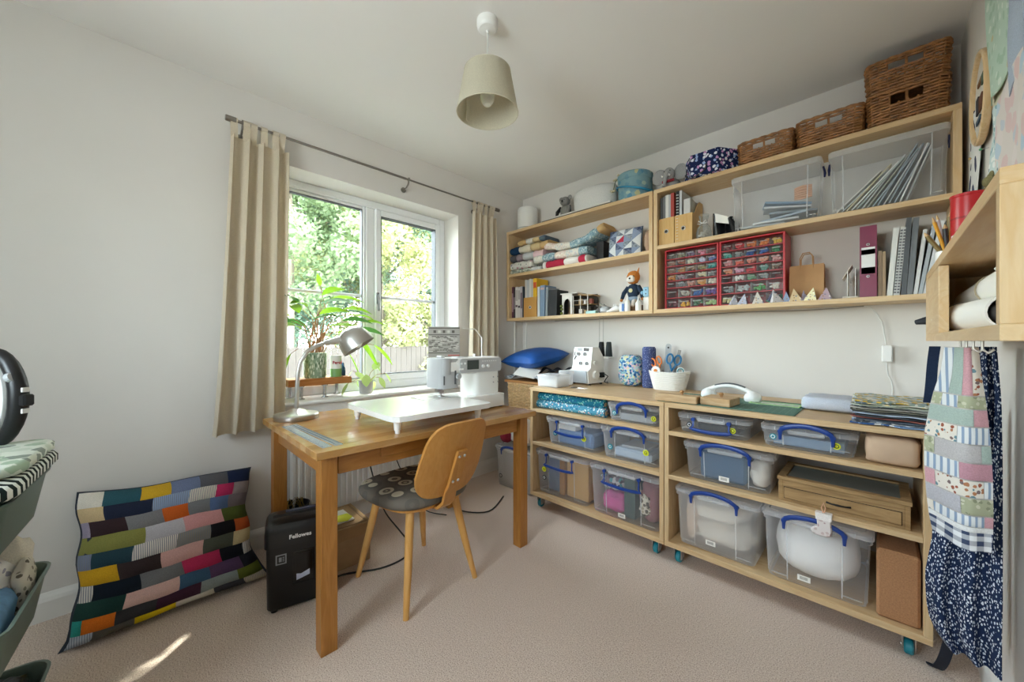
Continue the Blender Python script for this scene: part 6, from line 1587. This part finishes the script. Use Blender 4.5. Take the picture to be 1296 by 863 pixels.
ZEB = pat('leaf_stripe', '#e3e6df', ['#1f2a28'], 16, .5, 'swirl', rot=(0, 0, R(40))); PGR = pat('pale_leaf', '#d9e0d4', ['#a9bfa8', '#c8d3c4', '#8f9a90'], 26, .36)
im = thing('ironing_mat', 'folded ironing mat with black leaf stripes on the cart top', 'ironing mat', cartp(-.02, .07, .765), R(-4.8))
MB().loft([[(x*k, y*k, z + .012*max(0, -x)) for x, y in rrect(.40, .34, .05, 4)] for k, z in ((.95, 0), (1, .008), (1, .024), (.96, .033))]).build('lower_fold', ZEB, im, smooth=60)
MB().loft([[(x*k - .03, y*k + .03, z) for x, y in rrect(.33, .27, .05, 4)] for k, z in ((.95, .0385), (1, .044), (1, .058), (.95, .065))]).build('upper_fold', PGR, im, smooth=60)
ir = thing('steam_iron', 'black and white steam iron standing on its heel on cart', 'iron', (-1.68, -.275, .833), R(44.45))
# handle arc: outer black hoop, inner white band, sole behind
hoop = [(.115*cos(R(a))*.62, 0, .118 + .118*sin(R(a))) for a in range(-84, 85, 12)]
MB().tube(hoop, [.019 - .004*abs(i-7)/7 for i in range(15)], 12, up=(0, 1, 0)).build('handle', BLACKP, ir, (.035, 0, 0))
MB().tube([(x*.68 + .028, y - .0, .118 + (z-.118)*.82) for x, y, z in hoop], .011, 10, up=(0, 1, 0), flat=1.5).build('white_band', WHITEP, ir)
MB().loft([[(-.07, y*k, .118 + z*k) for y, z in rrect(.11, .235, .05, 5)] for k in (1,)] + [[(-.045, y*.95, .118 + z*.97) for y, z in rrect(.11, .235, .05, 5)], [(-.01, y*.6, .118 + z*.8) for y, z in rrect(.11, .235, .05, 5)]]).build('body', BLACKP, ir)
MB().cbx(-.078, -.0705, -.055, .055, .004, .232, .003).build('sole_plate', CHROME, ir)
MB().lathe([(.001, .010), (.011, .010), (.013, 0)][::-1], 14, Tm((.098, -.012, .172), ry=R(70))).build('dial', GREYP, ir)
MB().cbx(.118, .136, -.012, .012, .098, .128, .004).build('button', BLACKP, ir)
for z in (.085, .14): MB().cbx(.121, .1255, -.008, .008, z-.006, z+.006, .001).build('printed_mark', WHITEP, ir)
blob('cloth_bundle', 'white speckled cloth at the left of the cart middle tray', 'cloth', cartp(-.085, .11, .395), (.075, .08, .085), pat('white_speckle', '#dedbd6', ['#b8b4b8', '#9a97a2'], 45, .2), 3, .2)
blob('cloth_bundle', 'cream knitted cloth sticking up in the cart middle tray', 'cloth', cartp(-.135, .165, .395), (.035, .04, .10), cloth('cream_knit', '#ddd6c6', .1, .7), 8, .15)
blob('cloth_bundle', 'pale blue denim cloth in the cart middle tray', 'cloth', cartp(.03, .15, .395), (.12, .055, .062), pm('denim_pale', '#6f9cc4', .9, var=.25, vs_=25), 12, .12)
blob('cloth_bundle', 'navy and white patterned cloth at the front of cart tray', 'cloth', cartp(.125, .185, .395), (.05, .025, .05), pat('navy_white', '#223457', ['#dfe4ea', '#4f9ac4'], 26, .34), 15, .2)
blob('cloth_bundle', 'cream print cloth at the corner of the cart middle tray', 'cloth', cartp(-.10, .195, .395), (.065, .018, .075), pat('cream_dots', '#cfc8b8', ['#6a6258', '#8d8578'], 60, .2), 17, .15)
blob('plastic_bag', 'glossy black bag in the lowest tray of the cart', 'bag', cartp(-.06, .12, .122), (.11, .09, .065), pm('gloss_bag', '#0d0d0f', .18), 6, .22, 16)
blob('cloth_bundle', 'small white cloth on the black bag in the cart', 'cloth', cartp(.06, .185, .13), (.06, .025, .045), cloth('white_scrap_cloth', '#d9d9d6'), 9, .15)

# ------------------------------------------------------------------ shelf on the right wall
s3 = thing('right_shelf_box', 'pine box shelf on the right-hand wall above hanging quilt', 'shelf', (.175, 1.23, 1.10))
y0, y1, xa, xb = -.51, .508, -.075, .073
MB().cbx(xa, xb, y0, y1, .0, .02, .001).build('bottom_panel', PINE['y'], s3)
MB().cbx(xa, xb, y0, y1, .185, .205, .001).build('top_panel', PINE['y'], s3)
MB().cbx(xa, xb, y0, y0+.02, .02, .185, .001).build('end_panel', PINE['z'], s3)
MB().cbx(xa, xb, y1-.02, y1, .02, .185, .001).build('end_panel', PINE['z'], s3)
MB().cbx(xa, xa+.017, .15, y1-.02, .02, .183, .001).build('front_panel', PINE['y'], s3)
hp = [(xb-.02, -.1), (xb-.02, -.2)]
m = MB()
for y in (.05, .16, .26, .36): MB().tube([(-.02, y, 0), (-.02, y, -.018), (-.012, y, -.026), (-.004, y, -.018)], .0025, 6).build('cup_hook', STEEL, s3)
STP = 1.3052
rc_ = thing('red_can', 'tall red crisp can on the right-hand shelf', 'can', (.172, 1.62, STP))
MB().lathe([(.001, 0), (.032, 0), (.033, .003), (.033, .19), (.0345, .192), (.0345, .198), (.001, .2)], 26).build('tube', pm('can_red', '#b3151c', .35), rc_)
MB().lathe([(.0333, .13), (.0336, .131), (.0336, .134), (.0333, .135)], 26, cap=False).build('ridge', pm('can_red_dark', '#8e0f16', .35), rc_)
for z, w_ in ((.045, .026), (.062, .03), (.08, .022)):
    MB().sheet(lambda u, v, z=z, w_=w_: (.0338*cos(R(-135) + (u-.5)*w_*40), .0338*sin(R(-135) + (u-.5)*w_*40), z + .010*v + .008*(u-.5)), 8, 2).build('printed_band', WHITEP if z != .062 else pm('can_blue', '#2f4f9a', .4), rc_)
cpn = thing('pen_cup', 'white pen cup at the far end of the right-hand shelf', 'cup', (.138, 1.665, STP))
MB().lathe([(.001, 0), (.022, 0), (.024, .005), (.0245, .055), (.0225, .055), (.021, .006), (.001, .005)], 20).build('cup', WHITEP, cpn)
for i, (c, lb, dx, dy, L_, r) in enumerate((('#d29a2a', 'yellow pencil leaning left in the white pen cup', -.030, -.01, .15, .0042), ('#3a3c3e', 'dark grey marker standing in the pen cup', -.006, -.006, .125, .0055), ('#c98a2a', 'orange pen standing at the right of the pen cup', .012, .004, .13, .0048), ('#7d6a3c', 'olive brush leaning far left in the pen cup', -.045, .004, .11, .0055), ('#8a7a55', 'broad wooden brush at the back of the pen cup', .008, .02, .165, .007), ('#c9b8b8', 'pale pink pen behind the yellow pencil', -.02, .014, .16, .004))):
    p = thing('pen', lb, 'pen', (.138, 1.665, STP + .008), 0, 'pens in the white cup'); t = Vector((dx, dy, L_)); b = Vector((-dx*.25, -dy*.25, 0))
    MB().tube([tuple(b), tuple(b*.1+t*.9)], r, 8).build('barrel', pm('pen_' + c[1:], c, .45), p); MB().tube([tuple(b*.1+t*.9), tuple(t)], [r*.95, r*.25], 8).build('tip', pm('pen_tip', '#caa777', .6), p)
def proll(label, p0, p1, r, band):
    g = thing('paper_roll', label, 'paper roll', p0); d = Vector(p1) - Vector(p0); n = 20; L_ = d.length; q = d.to_track_quat('Z', 'Y').to_matrix().to_4x4()
    pr = [(r, 0), (r, L_), (r-.004, L_), (r-.004, 0), (r, 0)]
    MB().lathe(pr, n, q, cap=False).build('sheet', PAPER, g); MB().lathe([(r*.55, .01), (r*.55, L_-.004)], n, q, cap=False).build('inner_turn', pm('roll_inside', '#6b6866', .9), g)
    MB().tube([tuple(q @ Vector(((r+.001)*cos(a), (r+.001)*sin(a), L_*band))) for a in [2*pi*i/20 for i in range(20)]], .002, 5, closed=True).build('elastic_band', pm('band_' + str(band), '#5a5550' if band < .5 else '#b5a88d', .7), g)
proll('lower white paper roll inside the right-hand shelf', (.135, 1.56, 1.1585), (.185, 1.22, 1.1585), .036, .25)
proll('upper white paper roll with dark band inside the right-hand shelf', (.178, 1.60, 1.205), (.206, 1.24, 1.232), .034, .55)
o = MB().bx(-.03, .03, -.001, .001, -.03, .03).build('paper_card', PAPER, None, (.19, 1.22, 1.245), (R(10), R(40), R(50))); tag(o, 'white check paper card above the rolls in the shelf', 'card')
o = MB().cbx(-.02, .02, -.012, .012, 0, .012, .002).build('tape_dispenser', FROST, None, (.165, 1.62, 1.1205)); tag(o, 'small clear plastic holder at the back of the shelf', 'holder')

# pinned design wall with fabric pieces
dw = thing('design_board', 'white pinboard on the right-hand wall above the shelf', 'pinboard', (.245, 1.45, 1.34))
MB().bx(-.005, .0045, -.72, .74, 0, 1.0).build('board', pm('board_felt', '#d5d1cb', .95, bump=.3, bs=200), dw)
for (y, z, c) in ((.62, .40, '#c8a86a'), (.28, .78, '#2b2430'), (.33, .86, '#5b3a62'), (.64, .28, '#7a5a86'), (.42, .36, '#3f8f5f')):
    MB().cyl((-.02, y, z), (-.005, y, z), .0012, n=5).build('pin', CHROME, dw); MB().ball((-.022, y, z), .004, 8, 6).build('pin_head', pm('pin_' + c[1:], c, .4), dw)
def piece(name, label, cat, y0, y1, z0, z1, mat, x=.236, amp=.004, sl=0.0, k=0):
    fn = lambda u, v: (x + amp*sin(u*7+k)*cos(v*5+k) - amp, y0 + (y1-y0)*u + sl*(v-.5), z0 + (z1-z0)*v + .008*sin(u*9+k))
    return tag(MB().sheet(fn, 12, 12, .0025).build(name, mat, None, smooth=70), label, cat)
hp = thing('embroidery_hoop', 'wooden embroidery hoop with a stitched house on the pinboard', 'embroidery hoop', (.222, 1.862, 1.857))
MB().tube([(0, .125*cos(a), .135*sin(a)) for a in [2*pi*i/36 for i in range(36)]], .0065, 8, closed=True, up=(1, 0, 0), flat=1.5).build('outer_ring', PINE['z'], hp)
MB().lathe([(.001, 0), (.122, 0), (.122, .003), (.001, .003)], 36, Tm((.002, 0, 0), ry=R(90), sc=(1.08, 1, 1))).build('linen', cloth('hoop_linen', '#cfc9be'), hp)
for (y, z, a, b, c) in ((-.02, -.02, .05, .045, '#6a4a3a'), (.035, -.01, .035, .05, '#3a3a40'), (-.05, .04, .03, .03, '#5a6a5a'), (0, .05, .06, .012, '#8a6a4a'), (.02, -.06, .07, .012, '#4a5a6a')):
    MB().bx(-.0035, .0, y-a/2, y+a/2, z-b/2, z+b/2).build('stitched_shape', cloth('st_' + c[1:], c), hp)
MB().cbx(-.006, .006, -.012, .012, .134, .15, .002).build('screw', STEEL, hp)
piece('fabric_piece', 'mint green floral fabric piece pinned at top of pinboard', 'fabric', 1.50, 1.73, 1.76, 2.20, pat('mint_floral', '#b7cdbd', ['#cfdccf', '#a5c0ac', '#c3b98f'], 34, .22), .226, .005, .05)
piece('fabric_piece', 'cream backing fabric behind the mint green piece', 'fabric', 1.47, 1.755, 1.74, 2.22, cloth('cream_back', '#d3cdb4'), .234, .004, .05, 1)
piece('fabric_piece', 'blue-grey fabric strip right of the mint piece', 'fabric', 1.36, 1.51, 1.70, 2.15, cloth('bluegrey_strip', '#a9b4c4'), .230, .005, .03, 2)
piece('fabric_piece', 'pink and blue blotched fabric below the mint piece', 'fabric', 1.20, 1.62, 1.36, 1.74, pat('pink_blue_blotch', '#d8d0cb', ['#b9cbd8', '#d8c0bf', '#dcd3d0', '#c3c8d0'], 20, .40), .229, .006, .0, 3)
piece('fabric_piece', 'frayed aqua and white fabric beside the embroidery hoop', 'fabric', 1.60, 1.71, 1.40, 1.73, pat('aqua_fray', '#c6d6d6', ['#8fb0b8', '#e4e8e6', '#6f7f86'], 60, .3), .232, .006, .0, 4)
piece('fabric_piece', 'navy and white brushstroke fabric at the pinboard edge', 'fabric', 1.93, 2.10, 1.38, 1.86, pat('navy_brush', '#d8d8d4', ['#28304a', '#3a3f55'], 24, .26, axes=(1, 1, .5)), .233, .006, .0, 5)
fm = thing('felt_mouse', 'small olive felt mouse pinned above the shelf', 'ornament', (.215, 1.66, 1.47))
blob_mb((.018, .026, .030), .1, 8, 2, 14, 8, .9).build('body', cloth('felt_olive', '#7d7553', .2, .8), fm, (0, 0, 0), smooth=70)
MB().ball((0, -.005, .068), (.016, .018, .016), 12, 8).build('head', MATS['felt_olive'], fm)
for s in (-1, 1): MB().ball((0, s*.014, .084), (.005, .010, .010), 10, 6).build('ear', MATS['felt_olive'], fm)
MB().bx(.008, .018, -.006, .006, -.165, .004).build('hanging_tail', cloth('felt_cream', '#d5cdb8'), fm)

# ------------------------------------------------------------------ clothes hanging under the shelf
def hang(prof, y_of, amp, fr, k=0):
    """prof: list of (z, ratio_left, ratio_right) widths; returns surface with u across, v downwards"""
    def fn(u, v):
        v = max(0, min(1, v)); z = prof[0][0] + (prof[-1][0]-prof[0][0])*v
        for (za, la, ra), (zb, lb2, rb2) in zip(prof, prof[1:]):
            if z <= za + 1e-9 and z >= zb - 1e-9:
                f = (za-z)/max(1e-9, za-zb); l, r = la+(lb2-la)*f, ra+(rb2-ra)*f; break
        x = l + (r-l)*u
        return (x, y_of(u) + amp*sin(u*fr+k+v*1.2)*(.4+.6*v), z)
    return fn
qx = [(1.085, .118, .168), (1.02, .112, .172), (.967, .100, .178), (.92, .092, .182), (.852, .083, .187), (.77, .083, .190), (.68, .088, .191), (.635, .092, .190), (.595, .098, .188)]
yq = lambda u: 1.50 - .07*u - .03*sin(u*pi)
qf = hang(qx, yq, .012, 7)
hq = thing('hanging_quilt', 'pastel patchwork quilt hanging from hooks under the right-hand shelf', 'quilt', (.14, 1.47, 1.085))
OFF = Vector((.14, 1.47, 1.085))
def hpatch(nm, fn, u0, u1, v0, v1, mat, par, puff=.003, off=OFF, nu=5, nv=5):
    def f(s, t):
        p = Vector(fn(u0 + (u1-u0)*s, v0 + (v1-v0)*t)) - off; s2, t2 = min(1, max(0, s)), min(1, max(0, t))
        return (p.x, p.y - .004 - puff*(sin(pi*s2)*sin(pi*t2))**.5 if sin(pi*s2)*sin(pi*t2) > 0 else p.y - .004, p.z)
    return MB().sheet(f, nu, nv).build(nm, mat, par, smooth=70)
def back_sheet(nm, fn, mat, par, off, t=.006, nu=24, nv=20):
    return MB().sheet(lambda u, v: tuple(Vector(fn(u, v)) - off), nu, nv, -t).build(nm, mat, par, smooth=70)
back_sheet('backing', qf, cloth('quilt_backing', '#b9b4b0'), hq, OFF)
QS = {'st': pat('hq_stripe', '#d9dcde', ['#8d9fb8'], 95, .4, 'stripe'), 'gc': pat('hq_green_check', '#a8ab90', ['#c4c4ae', '#8c9078'], 90, .25), 'te': cloth('hq_teal', '#a3b3ac'), 'pk': cloth('hq_pink', '#c79aa2'), 'fl': pat('hq_floral', '#ddd6cc', ['#9a5a48', '#6f8f9a', '#b07a5a', '#7d6a6a'], 75, .20), 'gl': cloth('hq_grey', '#b7b3b4'), 'li': cloth('hq_lilac', '#b3b1b8'), 'ro': cloth('hq_rose', '#b98c98')}
zz = [1.085, .967, .935, .893, .850, .806, .764, .722, .680, .652]
V = lambda z: (1.085 - z)/(1.085-.595)
rows_ = [[('st', .0, .28), ('te', .28, .52), ('pk', .52, .74), ('fl', .74, 1)], [('gc', 0, .18), ('st', .18, .46), ('gc', .46, 1)], [('te', 0, .74), ('pk', .74, 1)], [('fl', 0, .48), ('st', .48, 1)], [('gc', 0, .16), ('gl', .16, .84), ('te', .84, 1)], [('st', 0, .5), ('ro', .5, 1)], [('pk', 0, .16), ('fl', .16, .86), ('st', .86, 1)], [('li', 0, .5), ('gc', .5, 1)], [('fl', 0, .1), ('st', .1, .86), ('pk', .86, 1)]]
for r, row in enumerate(rows_):
    for (k, a, b) in row: hpatch('patch', qf, a + .003, b - .003, V(zz[r]) + .003, V(zz[r+1]) - .003, QS[k], hq)
hpatch('white_band', qf, .0, 1, V(.652), V(.640), cloth('hq_white', '#dcdcdc'), hq, .002, nu=16)
hpatch('gingham_border', qf, .0, 1, V(.640), V(.595), pat('hq_gingham', '#e2e4e8', ['#3f4a66'], 42, .5, 'check'), hq, .002, nu=16)
# navy dress behind and below the quilt
nx_ = [(1.085, .165, .205), (.95, .165, .212), (.80, .12, .214), (.66, .105, .214), (.55, .104, .214), (.44, .090, .214), (.36, .092, .213), (.30, .10, .213), (.255, .128, .213)]
yn = lambda u: 1.585 - .05*u
nf = hang(nx_, yn, .016, 15, 1)
nd = thing('hanging_dress', 'navy dress with white leaf print hanging behind the quilt', 'dress', (.14, 1.56, 1.085)); NOFF = Vector((.14, 1.56, 1.085))
NAVY = pat('navy_leaf', '#1d2b4a', ['#d9dee6', '#b9c3d2'], 190, .22, axes=(1, 1, .6))
back_sheet('skirt', nf, NAVY, nd, NOFF, .004, 48, 26)
dn = thing('denim_apron', 'dark denim apron strap hanging at the wall side of quilt', 'apron', (.11, 1.60, 1.085))
DEN = cloth('dark_denim', '#253048')
MB().sheet(lambda u, v: (-.012 + .022*u - .012*v, .0 + .01*sin(v*6), -.16*v), 4, 10, .003).build('strap', DEN, dn, smooth=70)
MB().sheet(lambda u, v: (.0 + .09*u, .06 + .01*sin(u*12), -.16 - .62*v), 16, 12, .003).build('panel', DEN, dn, smooth=70)
bs = thing('bag_strap', 'black webbing strap trailing on the carpet beside the castor', 'strap', (.135, 1.62, 0))
MB().sheet(lambda u, v: (-.026 + .026*u + .035*(1-v), .12 + .16*v, .010 + .26*max(0, 1-v)**2.2 + .008*sin(v*3)), 3, 14, .004).build('webbing', pm('navy_web', '#141c2c', .8), bs, smooth=70)
bk_ = thing('folded_umbrella', 'black folded umbrella tip poking out beyond the right-hand shelf', 'umbrella', (.12, 1.765, 1.165))
MB().tube([(.045, -.026, .012), (.02, .0, .006), (-.012, .018, .001), (-.038, .034, -.004)], [.014, .017, .014, .008], 8).build('fabric', pm('umbrella_black', '#1b1e26', .6), bk_)

# ------------------------------------------------------------------ cables, adapter, trunking
def cable(label, pts, r, mat, name='cable'):
    # smooth the path with Catmull-Rom
    P = [Vector(p) for p in pts]; out = []
    for i in range(len(P)-1):
        a, b, c, d = P[max(i-1, 0)], P[i], P[i+1], P[min(i+2, len(P)-1)]
        for k in range(6):
            t = k/6; out.append(tuple(.5*((2*b) + (c-a)*t + (2*a-5*b+4*c-d)*t*t + (3*b-a-3*c+d)*t*t*t)))
    out.append(tuple(P[-1])); return tag(MB().tube(out, r, 6).build(name, mat), label, 'cable')
ad = thing('power_adapter', 'white power adapter fixed to the wall under the shelf', 'adapter', (.020, 2.548, 1.0))
MB().cbx(-.018, .018, -.035, 0, 0, .080, .004).build('body', WHITEP, ad); MB().cbx(.0181, .020, -.032, -.002, .004, .074, .001).build('side_face', GREYP, ad)
cable('thin white cable running from the shelf to the adapter', [(-.06, 2.53, 1.272), (-.035, 2.535, 1.262), (.0, 2.54, 1.20), (.012, 2.542, 1.13), (.018, 2.54, 1.079)], .0028, WHITEC)
cable('thin white cable hanging below the wall adapter', [(.020, 2.54, .999), (.022, 2.54, .95), (.034, 2.54, .91), (.040, 2.535, .87), (.030, 2.50, .80)], .0028, WHITEC)
cable('long thin cable pinned along under both wall units', [(-1.95, 2.50, 1.268), (-1.6, 2.50, 1.265), (-1.25, 2.49, 1.269), (-.9, 2.50, 1.262), (-.6, 2.50, 1.268), (-.3, 2.50, 1.262), (-.06, 2.53, 1.271)], .0026, pm('grey_cable', '#8f8a82', .6))
cable('black cable sagging along the wall behind the desk', [(-2.05, .51, .69), (-2.2, .58, .55), (-2.26, .68, .46), (-2.27, .80, .43), (-2.27, .86, .48), (-2.25, .93, .66), (-2.16, .96, .715)], .0035, BLACKC)
cable('black machine cable hanging behind the desk to the carpet', [(-2.15, 1.40, .70), (-2.17, 1.45, .60), (-2.18, 1.5, .30), (-2.10, 1.55, .03), (-1.95, 1.50, .006), (-1.80, 1.62, .006), (-1.9, 1.85, .006)], .0042, BLACKC)
cable('black cable curling on the carpet beside the cardboard carton', [(-2.20, 1.02, .35), (-2.10, 1.05, .12), (-1.95, 1.08, .02), (-1.80, 1.06, .006), (-1.72, .98, .006), (-1.72, .85, .006), (-1.80, .70, .006), (-1.78, .62, .006)], .0042, BLACKC)
cable('thin black cable hanging over the radiator beside the chair', [(-2.145, 1.10, .70), (-2.20, 1.13, .62), (-2.23, 1.15, .55), (-2.22, 1.2, .35), (-2.1, 1.3, .05), (-1.95, 1.40, .006)], .0035, BLACKC)
struct(MB().cbx(-2.328, -2.31, YB-.010, YB, .105, UZ0, .002).build('trim_1', TRIM))
struct(MB().cbx(XA, XA+.010, 2.43, 2.445, .105, UZ0, .002).build('trim_2', TRIM))
